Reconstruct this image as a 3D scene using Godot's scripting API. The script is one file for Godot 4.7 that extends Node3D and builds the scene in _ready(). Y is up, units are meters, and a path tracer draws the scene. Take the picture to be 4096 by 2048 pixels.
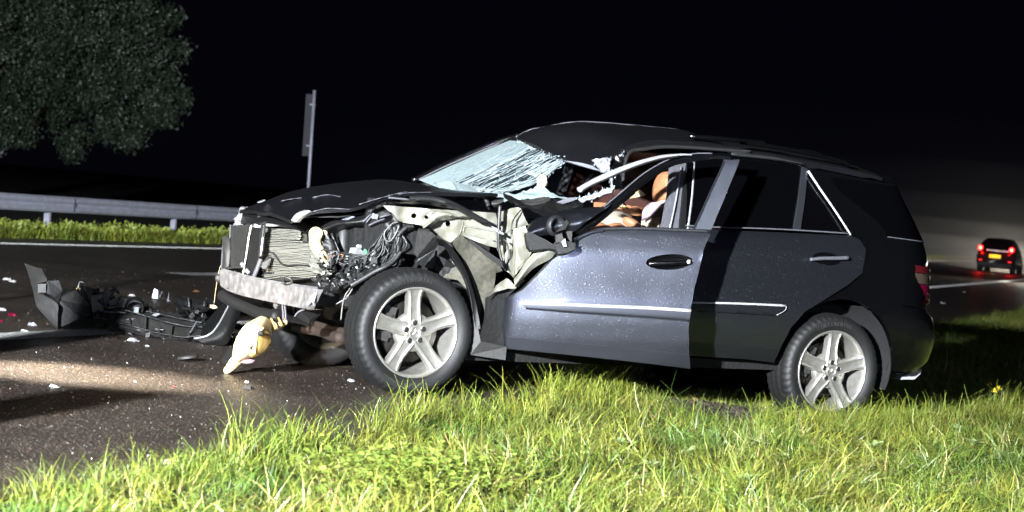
extends Node3D
# A wrecked dark estate car half on the verge of a motorway at night, lit by an unseen lamp mast off to the left.

const TH := 0.3414                     # the road runs this far to the right of the view
var U := Vector3(sin(TH), 0, -cos(TH)) # along the road
var NP := Vector3(-cos(TH), 0, -sin(TH)) # across it, away from the camera
const EDGE := 3.73                     # where the asphalt ends and the near verge begins
const FAR_EDGE := 17.3
var rng := RandomNumberGenerator.new()
var car: Node3D
var M := {}
var soft := FastNoiseLite.new()
var used := {}

func _ready() -> void:
	rng.seed = 7
	soft.seed = 3
	soft.frequency = 1.0
	soft.fractal_octaves = 3
	view_and_light()
	materials()
	setting()
	lamps()
	far_things()
	wreck()
	debris()
	plants()

# ---------------------------------------------------------------- camera, sky, light
func view_and_light() -> void:
	var cam := Camera3D.new()
	cam.name = "camera"
	cam.keep_aspect = Camera3D.KEEP_HEIGHT
	cam.fov = 14.66
	cam.near = 0.1
	cam.far = 1500.0
	cam.transform = Transform3D(Basis(Vector3.RIGHT, -0.02345) * Basis(Vector3.BACK, 0.08976), Vector3(0, 1.115, 0))
	var optics := CameraAttributesPhysical.new()
	optics.frustum_focal_length = 93.3
	optics.exposure_aperture = 6.0
	optics.frustum_focus_distance = 11.6
	optics.frustum_near = 0.1
	optics.frustum_far = 1500.0
	cam.attributes = optics
	add_child(cam)
	cam.current = true
	var sky_m := ProceduralSkyMaterial.new()
	sky_m.sky_top_color = Color(0.008, 0.009, 0.030)
	sky_m.sky_horizon_color = Color(0.014, 0.015, 0.032)
	sky_m.ground_bottom_color = Color(0.01, 0.01, 0.014)
	sky_m.ground_horizon_color = Color(0.014, 0.015, 0.028)
	sky_m.sky_curve = 0.1
	sky_m.sun_angle_max = 1.0
	var sky := Sky.new()
	sky.sky_material = sky_m
	var env := Environment.new()
	env.background_mode = Environment.BG_SKY
	env.sky = sky
	env.tonemap_mode = Environment.TONE_MAPPER_LINEAR
	env.tonemap_exposure = 1.0
	env.sdfgi_enabled = true
	env.ssao_enabled = true
	env.ssil_enabled = true
	env.volumetric_fog_enabled = true
	env.volumetric_fog_density = 0.0
	var we := WorldEnvironment.new()
	we.name = "world_environment"
	we.environment = env
	add_child(we)
	var added_moon := DirectionalLight3D.new()  # faint added light from above; no moon is seen
	added_moon.name = "added_moon"
	added_moon.light_energy = 0.004
	added_moon.light_color = Color(0.6, 0.7, 1.0)
	added_moon.light_angular_distance = 10.0
	added_moon.shadow_enabled = true
	added_moon.rotation = Vector3(deg_to_rad(-55), deg_to_rad(30), 0)
	add_child(added_moon)

func spot(called: String, at: Vector3, to: Vector3, energy: float, angle: float, color: Color, size: float, falloff := 0.5) -> void:
	var l := SpotLight3D.new()
	l.name = called
	l.light_energy = energy
	l.light_color = color
	l.light_size = size
	l.spot_angle = angle
	l.spot_angle_attenuation = falloff
	l.spot_range = 120.0
	l.spot_attenuation = 2.0
	l.shadow_enabled = true
	add_child(l)
	l.look_at_from_position(at, to, Vector3.UP)

# ---------------------------------------------------------------- materials
func lin(r: float, g: float, b: float) -> Color:
	return Color(r, g, b).linear_to_srgb()

func mat(r: float, g: float, b: float, rough := 0.6, metal := 0.0) -> StandardMaterial3D:
	var m := StandardMaterial3D.new()
	m.albedo_color = lin(r, g, b)
	m.roughness = rough
	m.metallic = metal
	return m

func noise_tex(freq: float, s: int, lo: Color, hi: Color, size := 512, oct := 4, as_normal := false, bump := 4.0) -> NoiseTexture2D:
	var n := FastNoiseLite.new()
	n.seed = s
	n.frequency = freq
	n.fractal_octaves = oct
	var t := NoiseTexture2D.new()
	t.width = size
	t.height = size
	t.seamless = true
	t.noise = n
	if as_normal:
		t.as_normal_map = true
		t.bump_strength = bump
	else:
		var g := Gradient.new()
		g.set_color(0, lo)
		g.set_color(1, hi)
		t.color_ramp = g
	return t

func tri(m: StandardMaterial3D, scale: float, world := false) -> StandardMaterial3D:
	m.uv1_triplanar = true
	m.uv1_world_triplanar = world
	m.uv1_scale = Vector3.ONE * scale
	return m

func dirty(m: StandardMaterial3D, scale: float, t: Texture2D, n: Texture2D = null, depth := 1.0) -> StandardMaterial3D:
	m.albedo_texture = t
	if n:
		m.normal_enabled = true
		m.normal_texture = n
		m.normal_scale = depth
	return tri(m, scale)

func drops_normal() -> ImageTexture:        # rain drops: small round bumps of many sizes
	var s := 512
	var h := Image.create(s, s, false, Image.FORMAT_RGB8)
	h.fill(Color.BLACK)
	var a := PackedFloat32Array()
	a.resize(s * s)
	var r := RandomNumberGenerator.new()
	r.seed = 11
	for i in 800:
		var cx := r.randi() % s
		var cy := r.randi() % s
		var rad := 1.5 + 4.5 * pow(r.randf(), 3.0)
		var k := int(ceil(rad))
		var long := 1.0 + (1.2 if r.randf() < 0.2 else 0.0)
		for dy in range(-k * 2, k * 2 + 1):
			for dx in range(-k, k + 1):
				var d := sqrt(dx * dx + dy * dy / long / long) / rad
				if d < 1.0:
					var q: int = posmod(cy + dy, s) * s + posmod(cx + dx, s)
					a[q] = maxf(a[q], sqrt(1.0 - d * d) * minf(1.0, rad / 5.0))
	for q in s * s:
		h.set_pixel(q % s, q / s, Color(a[q], a[q], a[q]))
	h.bump_map_to_normal_map(6.0)
	return ImageTexture.create_from_image(h)

func aggregate() -> Array:                  # asphalt: stones of many greys pressed into dark binder
	var s := 1024
	var im := Image.create(s, s, false, Image.FORMAT_RGB8)
	im.fill(Color(0.30, 0.29, 0.28))
	var h := Image.create(s, s, false, Image.FORMAT_RGB8)
	h.fill(Color.BLACK)
	var r := RandomNumberGenerator.new()
	r.seed = 4
	for i in 30000:
		var c := Vector2i(r.randi() % s, r.randi() % s)
		var w := r.randi_range(2, 6)
		var g := 0.34 + 0.30 * r.randf() * r.randf()
		if r.randf() < 0.035:
			g = r.randf_range(0.75, 1.0)
		var warm := r.randf_range(0.0, 0.10)
		var z := r.randf_range(0.35, 1.0)
		im.fill_rect(Rect2i(c.x, c.y, w, maxi(2, w - 1)), Color(g, g * (1.0 - warm * 0.6), g * (1.0 - warm)))
		h.fill_rect(Rect2i(c.x, c.y, w, maxi(2, w - 1)), Color(z, z, z))
	h.bump_map_to_normal_map(3.0)
	return [ImageTexture.create_from_image(im), ImageTexture.create_from_image(h)]

func materials() -> void:
	var grime := noise_tex(0.012, 1, Color(0.8, 0.8, 0.8), Color(1, 1, 1), 512, 5)
	var grain := noise_tex(0.06, 2, Color(0.35, 0.35, 0.35), Color(1, 1, 1), 512, 4)
	var lumpy := noise_tex(0.02, 4, Color.BLACK, Color.WHITE, 512, 4, true, 6.0)
	var fine := noise_tex(0.09, 5, Color.BLACK, Color.WHITE, 512, 3, true, 5.0)
	var drops := drops_normal()
	var p := mat(0.135, 0.144, 0.172, 0.38, 1.0)
	p.clearcoat_enabled = true
	p.clearcoat = 0.5
	p.clearcoat_roughness = 0.18
	p.normal_enabled = true
	p.normal_texture = drops
	p.normal_scale = 0.28
	M.paint = tri(p, 2.9)
	M.low_paint = tri(mat(0.10, 0.105, 0.125, 0.42, 1.0), 5.0)
	M.post = tri(mat(0.30, 0.32, 0.38, 0.38, 1.0), 3.4)  # lighter copy of the body paint, so the posts look lit
	M.post.normal_enabled = true
	M.post.normal_texture = drops
	M.post.normal_scale = 0.3
	M.black_and_unlit_paint = tri(mat(0.0014, 0.0014, 0.0017, 0.22, 0.0), 3.0)  # black trim, and body paint darkened where the car is unlit
	M.black_and_unlit_paint.clearcoat_enabled = true
	M.black_and_unlit_paint.clearcoat = 0.6
	M.black_and_unlit_paint.clearcoat_roughness = 0.1
	M.black_and_unlit_paint.normal_enabled = true
	M.black_and_unlit_paint.normal_texture = drops
	M.black_and_unlit_paint.normal_scale = 0.4
	M.roof_sheen_paint = tri(mat(0.0048, 0.0048, 0.0058, 0.34, 0.0), 3.0)  # paler copy of the black; the roof's sheen is in the colour
	M.roof_sheen_paint.normal_enabled = true
	M.roof_sheen_paint.normal_texture = drops
	M.roof_sheen_paint.normal_scale = 0.25
	M.cladding = dirty(mat(0.012, 0.012, 0.0145, 0.5), 2.0, grime, drops, 0.5)
	M.plastic = dirty(mat(0.006, 0.006, 0.0063, 0.5), 3.0, grain, fine, 0.5)
	M.grey_plastic = dirty(mat(0.025, 0.0245, 0.023, 0.6), 3.0, grime, lumpy, 0.4)
	M.liner = dirty(mat(0.085, 0.082, 0.068, 0.85), 2.5, noise_tex(0.02, 8, Color(0.65, 0.66, 0.64), Color(1, 0.98, 0.92), 512, 5), lumpy, 0.6)
	M.primer = dirty(mat(0.23, 0.232, 0.21, 0.5), 1.6, noise_tex(0.01, 9, Color(0.72, 0.7, 0.62), Color(1, 1, 1), 512, 5), lumpy, 0.25)
	M.near_black = dirty(mat(0.002, 0.002, 0.002, 0.7), 3.0, grain, lumpy, 0.6)  # near black for dark parts and for shade in gaps
	M.rubber = dirty(mat(0.014, 0.0145, 0.015, 0.55), 2.0, grime, fine, 0.4)
	M.tread = dirty(mat(0.007, 0.0072, 0.0076, 0.6), 4.0, grain, fine, 0.5)
	M.letters = mat(0.018, 0.018, 0.0175, 0.7)
	M.alloy = dirty(mat(0.52, 0.51, 0.485, 0.36, 0.8), 2.2, noise_tex(0.014, 12, Color(0.84, 0.83, 0.8), Color(1, 1, 1), 512, 5), lumpy, 0.12)
	M.disc = dirty(mat(0.06, 0.054, 0.05, 0.4, 0.8), 5.0, grain)
	M.rust = dirty(mat(0.05, 0.03, 0.022, 0.8, 0.2), 5.0, grain)
	M.chrome = mat(0.75, 0.76, 0.78, 0.22, 1.0)
	M.trim = mat(0.36, 0.365, 0.38, 0.4, 0.5)
	M.alu = dirty(mat(0.24, 0.245, 0.25, 0.45, 0.15), 2.5, noise_tex(0.012, 14, Color(0.6, 0.56, 0.54), Color(1, 1, 1), 512, 5), lumpy, 0.15)
	M.fin = dirty(mat(0.27, 0.27, 0.235, 0.55, 0.3), 6.0, grime)
	M.fin_back = mat(0.03, 0.03, 0.026, 0.7)
	M.wire = mat(0.02, 0.02, 0.02, 0.45)
	M.wire_pale = mat(0.14, 0.14, 0.13, 0.5)
	M.copper = mat(0.2, 0.09, 0.045, 0.4, 0.6)
	M.pcb = mat(0.07, 0.26, 0.13, 0.5)
	M.cream = dirty(mat(0.68, 0.63, 0.48, 0.45), 3.0, noise_tex(0.01, 15, Color(0.82, 0.72, 0.5), Color(1, 1, 1), 512, 5))
	M.cream.backlight_enabled = true
	M.cream.backlight = Color(0.5, 0.42, 0.22)
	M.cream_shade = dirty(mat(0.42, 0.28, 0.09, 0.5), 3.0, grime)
	M.tan = dirty(mat(0.38, 0.165, 0.08, 0.5), 4.0, grime, fine, 0.2)
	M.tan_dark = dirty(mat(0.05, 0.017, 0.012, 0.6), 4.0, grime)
	M.beige = dirty(mat(0.55, 0.475, 0.38, 0.8), 6.0, grime)
	M.lilac = dirty(mat(0.34, 0.24, 0.29, 0.8), 6.0, grime)
	M.trim_grey = dirty(mat(0.085, 0.085, 0.10, 0.6), 3.0, grime)
	M.frost = dirty(mat(0.25, 0.275, 0.275, 0.5), 5.0, noise_tex(0.03, 16, Color(0.6, 0.7, 0.72), Color(1, 1, 1), 512, 5), lumpy, 0.5)
	M.crack = mat(0.25, 0.30, 0.31, 0.35)
	M.dark_glass = mat(0.015, 0.02, 0.024, 0.12)
	M.dark_glass.metallic_specular = 0.6
	M.tint = mat(0.0009, 0.0009, 0.0012, 0.1)
	M.tint.normal_enabled = true
	M.tint.normal_texture = drops
	M.tint.normal_scale = 0.35
	tri(M.tint, 3.0)
	M.bright = mat(0.5, 0.5, 0.52, 0.35, 0.4)  # pale colour stands in for the shine of chrome
	M.white = mat(0.3, 0.3, 0.29, 0.5)
	M.torn = mat(0.24, 0.25, 0.29, 0.4, 0.3)
	M.red_lens = mat(0.09, 0.002, 0.015, 0.2)
	M.red_dark = mat(0.05, 0.004, 0.006, 0.2)
	M.clear_lens = mat(0.045, 0.033, 0.026, 0.2)
	M.steel = dirty(mat(0.58, 0.60, 0.72, 0.55, 0.3), 0.8, grime, lumpy, 0.2)
	M.line = dirty(mat(0.84, 0.84, 0.83, 0.6), 1.3, noise_tex(0.03, 18, Color(0.55, 0.55, 0.53), Color(1, 1, 1), 512, 5), fine, 0.5)
	var road := mat(0.56, 0.46, 0.37, 0.40)
	var stones := aggregate()
	road.albedo_texture = stones[0]
	road.normal_enabled = true
	road.normal_texture = stones[1]
	road.normal_scale = 1.6
	road.detail_enabled = true
	road.detail_blend_mode = BaseMaterial3D.BLEND_MODE_MUL
	road.detail_albedo = noise_tex(0.006, 22, Color(0.6, 0.55, 0.52), Color(1, 1, 1), 512, 5)
	road.detail_uv_layer = BaseMaterial3D.DETAIL_UV_2
	road.uv2_triplanar = true
	road.uv2_world_triplanar = true
	road.uv2_scale = Vector3.ONE * 0.21
	M.road = tri(road, 0.4, true)
	M.soil = tri(mat(0.025, 0.019, 0.011, 0.9), 1.4, true)
	M.soil.albedo_texture = noise_tex(0.03, 23, Color(0.4, 0.4, 0.4), Color(1, 1, 1), 512, 5)
	M.soil.normal_enabled = true
	M.soil.normal_texture = noise_tex(0.05, 24, Color.BLACK, Color.WHITE, 512, 4, true, 9.0)
	M.mud = tri(mat(0.075, 0.06, 0.038, 0.8), 2.0)
	M.mud.normal_enabled = true
	M.mud.normal_texture = lumpy
	var grass := mat(1, 1, 1, 0.5)
	grass.vertex_color_use_as_albedo = true
	grass.backlight_enabled = true
	grass.backlight = Color(0.3, 0.33, 0.18)
	M.grass = grass
	M.stem = mat(0.10, 0.12, 0.03, 0.6)
	M.petal = mat(0.62, 0.45, 0.02, 0.6)
	M.pale_leaf = mat(0.17, 0.22, 0.085, 0.55)
	M.pale_leaf.backlight_enabled = true
	M.pale_leaf.backlight = Color(0.35, 0.4, 0.25)
	M.bumper = dirty(mat(0.042, 0.040, 0.038, 0.5), 3.0, grain, lumpy, 0.8)
	M.arch = dirty(mat(0.007, 0.007, 0.008, 0.8), 2.5, grime, lumpy, 0.6)
	M.sign_back = mat(0.055, 0.055, 0.065, 0.6)
	M.bark = tri(mat(0.04, 0.035, 0.03, 0.9), 2.0)
	M.hazard_red = mat(0.5, 0.03, 0.03, 0.5)

# ---------------------------------------------------------------- shape helpers
func numbered(n: String, parent: Node) -> String:
	var key := str(parent.get_instance_id()) + n
	used[key] = used.get(key, -1) + 1
	return n if used[key] == 0 else "%s_%03d" % [n, used[key]]

func begin() -> SurfaceTool:
	var st := SurfaceTool.new()
	st.begin(Mesh.PRIMITIVE_TRIANGLES)
	st.set_smooth_group(0)
	return st

func done(st: SurfaceTool, called: String, m: Material, parent: Node = self) -> MeshInstance3D:
	st.generate_normals()
	var o := MeshInstance3D.new()
	o.mesh = st.commit()
	o.material_override = null
	o.mesh.surface_set_material(0, m)
	return place(o, called, parent)

func place(o: Node3D, called: String, parent: Node) -> Node3D:
	o.name = numbered(called, parent)
	parent.add_child(o, true)
	if parent is Node3D and parent.has_meta("built_in_world"):
		o.position -= parent.position
	return o

func thing(called: String, label: String, category: String, at: Vector3, group := "") -> Node3D:
	var o := Node3D.new()
	o.name = numbered(called, self)
	add_child(o, true)
	o.position = at
	o.set_meta("built_in_world", true)
	tag(o, label, category, group)
	return o

func tag(o: Node, label: String, category: String, group := "") -> Node:
	o.set_meta("label", label)
	o.set_meta("category", category)
	if group:
		o.set_meta("group", group)
	return o

func kind(o: Node, k: String) -> Node:
	o.set_meta("kind", k)
	return o

func part(called: String, parent: Node3D) -> Node3D:
	var o := Node3D.new()
	o.name = numbered(called, parent)
	parent.add_child(o, true)
	return o

func t3(st: SurfaceTool, a: Vector3, b: Vector3, c: Vector3, out: Vector3) -> void:
	if (b - a).cross(c - a).dot(out) > 0:
		var t := b
		b = c
		c = t
	st.add_vertex(a)
	st.add_vertex(b)
	st.add_vertex(c)

func q4(st: SurfaceTool, a: Vector3, b: Vector3, c: Vector3, d: Vector3, out: Vector3) -> void:
	t3(st, a, b, c, out)
	t3(st, a, c, d, out)

func box(st: SurfaceTool, c: Vector3, s: Vector3, b := Basis()) -> void:
	st.set_smooth_group(-1)
	var h := s / 2
	for ax in 3:
		for sg in [-1, 1]:
			var n := Vector3.ZERO
			n[ax] = sg
			var u := Vector3.ZERO
			var v := Vector3.ZERO
			u[(ax + 1) % 3] = h[(ax + 1) % 3]
			v[(ax + 2) % 3] = h[(ax + 2) % 3]
			var o := n * h[ax]
			q4(st, c + b * (o - u - v), c + b * (o + u - v), c + b * (o + u + v), c + b * (o - u + v), b * n)
	st.set_smooth_group(0)

func bar(st: SurfaceTool, a: Vector3, b: Vector3, w: float, h: float, up := Vector3.UP) -> void:
	var f := (b - a).normalized()
	var r := f.cross(up).normalized()
	var u := r.cross(f)
	box(st, (a + b) / 2, Vector3(w, h, a.distance_to(b)), Basis(r, u, -f))

func curve(pts: Array, n: int) -> Array:       # n points along a smooth line through pts
	var out := []
	var k := pts.size() - 1
	for i in n:
		var t := float(i) / (n - 1) * k
		var j := mini(int(t), k - 1)
		var f := t - j
		var p0: Vector3 = pts[maxi(j - 1, 0)]
		var p3: Vector3 = pts[mini(j + 2, k)]
		var p1: Vector3 = pts[j]
		var p2: Vector3 = pts[j + 1]
		out.append(p1.cubic_interpolate(p2, p0, p3, f))
	return out

func tube(st: SurfaceTool, pts: Array, r0: float, r1 := -1.0, sides := 6, seg := 4, wob := 0.0) -> void:
	if r1 < 0:
		r1 = r0
	var n := (pts.size() - 1) * seg + 1
	var c := curve(pts, n)
	var rings := []
	var side := Vector3(0.31, 0.9, 0.2)
	for i in n:
		var f: Vector3 = (c[mini(i + 1, n - 1)] - c[maxi(i - 1, 0)]).normalized()
		side = (side - f * side.dot(f)).normalized()
		var s2 := f.cross(side)
		var r := lerpf(r0, r1, float(i) / (n - 1)) * (1.0 + wob * sin(i * 2.1))
		var ring := []
		for k in sides:
			var a := TAU * k / sides
			ring.append(c[i] + (side * cos(a) + s2 * sin(a)) * r)
		rings.append(ring)
	for i in n - 1:
		for k in sides:
			var l := (k + 1) % sides
			q4(st, rings[i][k], rings[i][l], rings[i + 1][l], rings[i + 1][k], rings[i][k] + rings[i][l] - c[i] * 2)
	for e in [[0, 1], [n - 1, n - 2]]:
		for k in sides:
			t3(st, c[e[0]], rings[e[0]][k], rings[e[0]][(k + 1) % sides], c[e[0]] - c[e[1]])

func patch(st: SurfaceTool, rows: Array, nu: int, nv: int, out: Vector3, amp := 0.0, freq := 6.0, thick := 0.006) -> void:
	# a smooth sheet through rows of points, crumpled by amp, with a turned edge
	var lines := []
	for r in rows:
		lines.append(curve(r, nu))
	var g := []
	for i in nu:
		var col := []
		for r in lines:
			col.append(r[i])
		g.append(curve(col, nv))
	for i in nu:
		for j in nv:
			var p: Vector3 = g[i][j]
			if amp > 0:
				g[i][j] = p + out * amp * (soft.get_noise_3dv(p * freq) + 0.5 * soft.get_noise_3dv(p * freq * 2.7 + Vector3.ONE * 9))
	for i in nu - 1:
		for j in nv - 1:
			q4(st, g[i][j], g[i + 1][j], g[i + 1][j + 1], g[i][j + 1], out)
	if thick > 0:
		st.set_smooth_group(-1)
		var d := out * -thick
		for i in nu - 1:
			for j in [0, nv - 1]:
				var away: Vector3 = g[i][j] - g[i][absi(j - 1)]
				q4(st, g[i][j], g[i + 1][j], g[i + 1][j] + d, g[i][j] + d, away)
		for j in nv - 1:
			for i in [0, nu - 1]:
				var away: Vector3 = g[i][j] - g[absi(i - 1)][j]
				q4(st, g[i][j], g[i][j + 1], g[i][j + 1] + d, g[i][j] + d, away)
		st.set_smooth_group(0)

func plate(st: SurfaceTool, pts: Array, thick := 0.01, face := Vector3(0.38, 0.05, -0.92)) -> void:
	# a flat or slightly folded piece with the outline pts, thick away from face
	var n := Vector3.ZERO
	for i in pts.size():
		n += (pts[i] as Vector3).cross(pts[(i + 1) % pts.size()])
	n = n.normalized()
	if n.dot(face) < 0:
		n = -n
	var u := n.cross(Vector3(0.3, 0.8, 0.5)).normalized()
	var v := n.cross(u)
	var flat := PackedVector2Array()
	for p in pts:
		flat.append(Vector2(u.dot(p), v.dot(p)))
	var ids := Geometry2D.triangulate_polygon(flat)
	st.set_smooth_group(-1)
	var d := n * -thick
	for i in range(0, ids.size(), 3):
		t3(st, pts[ids[i]], pts[ids[i + 1]], pts[ids[i + 2]], n)
		t3(st, pts[ids[i]] + d, pts[ids[i + 1]] + d, pts[ids[i + 2]] + d, -n)
	var mid := Vector3.ZERO
	for p in pts:
		mid += p / pts.size()
	for i in pts.size():
		var a: Vector3 = pts[i]
		var b: Vector3 = pts[(i + 1) % pts.size()]
		var e := (b - a).cross(n)
		if Geometry2D.is_polygon_clockwise(flat) == (u.cross(v).dot(n) > 0):
			e = -e
		q4(st, a, b, b + d, a + d, e)
	st.set_smooth_group(0)

func clip_sheet(st: SurfaceTool, outline: Array, zf: Callable, cell := 0.04, thick := 0.02, holes := []) -> void:
	# a curved sheet over the outline in x and y; zf gives its z; its outer face looks towards -z
	var o := PackedVector2Array(outline)
	var lo := o[0]
	var hi := o[0]
	for p in o:
		lo = lo.min(p)
		hi = hi.max(p)
	var out := Vector3(0, 0, -1)
	var nx := int(ceil((hi.x - lo.x) / cell))
	var ny := int(ceil((hi.y - lo.y) / cell))
	for i in nx:
		for j in ny:
			var a := lo + Vector2(i, j) * cell
			var pieces := Geometry2D.intersect_polygons(PackedVector2Array([a, a + Vector2(cell, 0), a + Vector2(cell, cell), a + Vector2(0, cell)]), o)
			for h in holes:
				var left := []
				for p in pieces:
					left.append_array(Geometry2D.clip_polygons(p, PackedVector2Array(h)))
				pieces.assign(left)
			for p in pieces:
				if p.size() < 3:
					continue
				var ids := Geometry2D.triangulate_polygon(p)
				for k in range(0, ids.size(), 3):
					var v := []
					for l in 3:
						var w: Vector2 = p[ids[k + l]]
						v.append(Vector3(w.x, w.y, zf.call(w.x, w.y)))
					t3(st, v[0], v[1], v[2], out)
	st.set_smooth_group(-1)
	var loops := [[o, 1.0]]
	for h in holes:
		loops.append([PackedVector2Array(h), -1.0])
	for lp in loops:
		var ring: PackedVector2Array = lp[0]
		var sign: float = lp[1] * (-1.0 if Geometry2D.is_polygon_clockwise(ring) else 1.0)
		for i in ring.size():
			var a := ring[i]
			var b := ring[(i + 1) % ring.size()]
			var n := maxi(1, int(a.distance_to(b) / cell))
			var e := Vector3((b - a).y, -(b - a).x, 0) * sign
			for k in n:
				var p := a.lerp(b, float(k) / n)
				var q := a.lerp(b, float(k + 1) / n)
				var pz: float = zf.call(p.x, p.y)
				var qz: float = zf.call(q.x, q.y)
				q4(st, Vector3(p.x, p.y, pz), Vector3(q.x, q.y, qz), Vector3(q.x, q.y, qz + thick), Vector3(p.x, p.y, pz + thick), e)
	st.set_smooth_group(0)

func lathe(st: SurfaceTool, prof: Array, n := 48, base := Transform3D(), bump = null) -> void:
	# prof: Vector2(radius, distance along the axis -z); outward where the profile turns left
	var rings := []
	for i in n:
		var a := TAU * i / n
		var ring := []
		for k in prof.size():
			var p: Vector2 = prof[k]
			var r: float = p.x + (bump.call(i, k) if bump else 0.0)
			ring.append(base * Vector3(cos(a) * r, sin(a) * r, -p.y))
		rings.append(ring)
	for i in n:
		var j := (i + 1) % n
		var a := TAU * (i + 0.5) / n
		for k in prof.size() - 1:
			var d: Vector2 = prof[k + 1] - prof[k]
			var out := base.basis * (Vector3(cos(a), sin(a), 0) * d.y + Vector3(0, 0, 1) * d.x)
			q4(st, rings[i][k], rings[j][k], rings[j][k + 1], rings[i][k + 1], out)

func blob(st: SurfaceTool, c: Vector3, r: Vector3, b := Basis(), rough := 0.0, n := 14, power := 1.0) -> void:
	var g := []
	for i in n + 1:
		var row := []
		for j in n * 2:
			var t := PI * i / n
			var a := TAU * j / (n * 2)
			var d := Vector3(sin(t) * cos(a), cos(t), sin(t) * sin(a))
			d = Vector3(signf(d.x) * pow(absf(d.x), power), signf(d.y) * pow(absf(d.y), power), signf(d.z) * pow(absf(d.z), power))
			var k := 1.0 + rough * soft.get_noise_3dv(d * 2.0 + c * 3.0)
			row.append(c + b * (d * r * k))
		g.append(row)
	for i in n:
		for j in n * 2:
			var l := (j + 1) % (n * 2)
			var mid: Vector3 = (g[i][j] + g[i + 1][l]) / 2 - c
			q4(st, g[i][j], g[i][l], g[i + 1][l], g[i + 1][j], mid)

func shards(st: SurfaceTool, along: Array, n: int, size: float, spread: float) -> void:
	var c := curve(along, 60)
	st.set_smooth_group(-1)
	for i in n:
		var p: Vector3 = c[rng.randi() % 60] + Vector3(rng.randf_range(-1, 1), rng.randf_range(-1, 1), rng.randf_range(-1, 1)) * spread
		var u := Vector3(rng.randf_range(-1, 1), rng.randf_range(-1, 1), rng.randf_range(-1, 1)).normalized()
		var v := u.cross(Vector3(rng.randf_range(-1, 1), rng.randf_range(-1, 1), rng.randf_range(-1, 1)).normalized())
		var s := size * rng.randf_range(0.3, 1.0)
		var w := s * rng.randf_range(0.3, 0.9)
		q4(st, p - u * s, p + v * w, p + u * s * 0.8, p - v * w * 0.7, u.cross(v))
	st.set_smooth_group(0)

# ---------------------------------------------------------------- the setting
func road_point(u: float, p: float, y := 0.0) -> Vector3:
	return U * u + NP * p + Vector3(0, y, 0)

func ground_y(u: float, p: float) -> float:
	if p > FAR_EDGE:
		var d := p - FAR_EDGE
		return rise(u) - 0.02 - 0.05 * minf(d, 4.0) + 0.05 * soft.get_noise_2d(u * 0.5, p * 0.5)
	if p > EDGE:
		return rise(u) - 0.02
	var d2 := EDGE - p
	var y := rise(u) - 0.02 - 0.03 * minf(d2, 6.0) + 0.05 * soft.get_noise_2d(u * 0.7, p * 0.7) * minf(1.0, d2)
	var k := Vector2(u, p).distance_to(Vector2(RUT.x, RUT.y))
	return y - 0.13 * exp(-k * k * 14.0)

const RUT := Vector2(10.3, 3.05)

func setting() -> void:
	var st := begin()
	var us := []
	var u := -12.0
	while u < 700:
		us.append(u)
		u += 0.3 if u < 24 else (2.0 if u < 120 else 40.0)
	var ps := []
	var p := -500.0
	while p < 600:
		ps.append(p)
		p += 0.25 if p >= -8 and p < 5 else (60.0 if p < -68 or p > 80 else (4.0 if p < -12 else 1.0))
	for i in us.size() - 1:
		for j in ps.size() - 1:
			var c := []
			for k in [[0, 0], [1, 0], [1, 1], [0, 1]]:
				c.append(road_point(us[i + k[0]], ps[j + k[1]], ground_y(us[i + k[0]], ps[j + k[1]])))
			q4(st, c[0], c[1], c[2], c[3], Vector3.UP)
	kind(done(st, "ground", M.soil), "structure")
	st = begin()
	for s in [[-30, 50], [50, 100], [100, 150], [150, 300], [300, 700]]:
		q4(st, road_point(s[0], EDGE + 0.04, rise(s[0])), road_point(s[1], EDGE + 0.04, rise(s[1])), road_point(s[1], FAR_EDGE, rise(s[1])), road_point(s[0], FAR_EDGE, rise(s[0])), Vector3.UP)
	# the broken edge of the asphalt
	for i in 400:
		var a := -4.0 + i * 0.08
		var e0 := EDGE + 0.04 - 0.06 * (0.6 + soft.get_noise_1d(a * 4.0))
		var e1 := EDGE + 0.04 - 0.06 * (0.6 + soft.get_noise_1d((a + 0.08) * 4.0))
		q4(st, road_point(a, EDGE + 0.04), road_point(a + 0.08, EDGE + 0.04), road_point(a + 0.08, e1), road_point(a, e0), Vector3.UP)
	kind(done(st, "road", M.road), "structure")
	for ln in [[7.33, 0.31, -20.0, 500.0], [15.96, 0.32, -20.0, 500.0]]:
		st = begin()
		var a: float = ln[2]
		while a < ln[3]:
			var b: float = a + (0.5 if a < 60 else 12.0)
			var w0: float = 0.5 * ln[1] + 0.008 * soft.get_noise_1d(a * 9.0)
			var w1: float = 0.5 * ln[1] + 0.008 * soft.get_noise_1d(b * 9.0)
			q4(st, road_point(a, ln[0] - w0, 0.004 + rise(a)), road_point(b, ln[0] - w1, 0.004 + rise(b)), road_point(b, ln[0] + w1, 0.004 + rise(b)), road_point(a, ln[0] + w0, 0.004 + rise(a)), Vector3.UP)
			a = b
		# raised ribs across the line, added to catch lamp light and brighten it
		a = 14.0 if ln[0] > 10.0 else 26.0
		while a < 140.0:
			var mid := road_point(a, ln[0], 0.0055 + rise(a))
			box(st, mid, Vector3(ln[1] * 0.94, 0.004, 0.03), Basis(Vector3.UP, -TH))
			a += 0.14
		kind(done(st, "edge_line", M.line), "structure")
	for k in 8:
		var a := DASH + (k - 1) * 12.0
		if k == 2:
			a = DASH + 12.0
		st = begin()
		q4(st, road_point(a, 11.32, 0.004 + rise(a)), road_point(a + 3.2, 11.32, 0.004 + rise(a + 3.2)), road_point(a + 3.2, 11.68, 0.004 + rise(a + 3.2)), road_point(a, 11.68, 0.004 + rise(a)), Vector3.UP)
		kind(done(st, "lane_dash", M.line), "structure")

const DASH := 20.74

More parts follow.
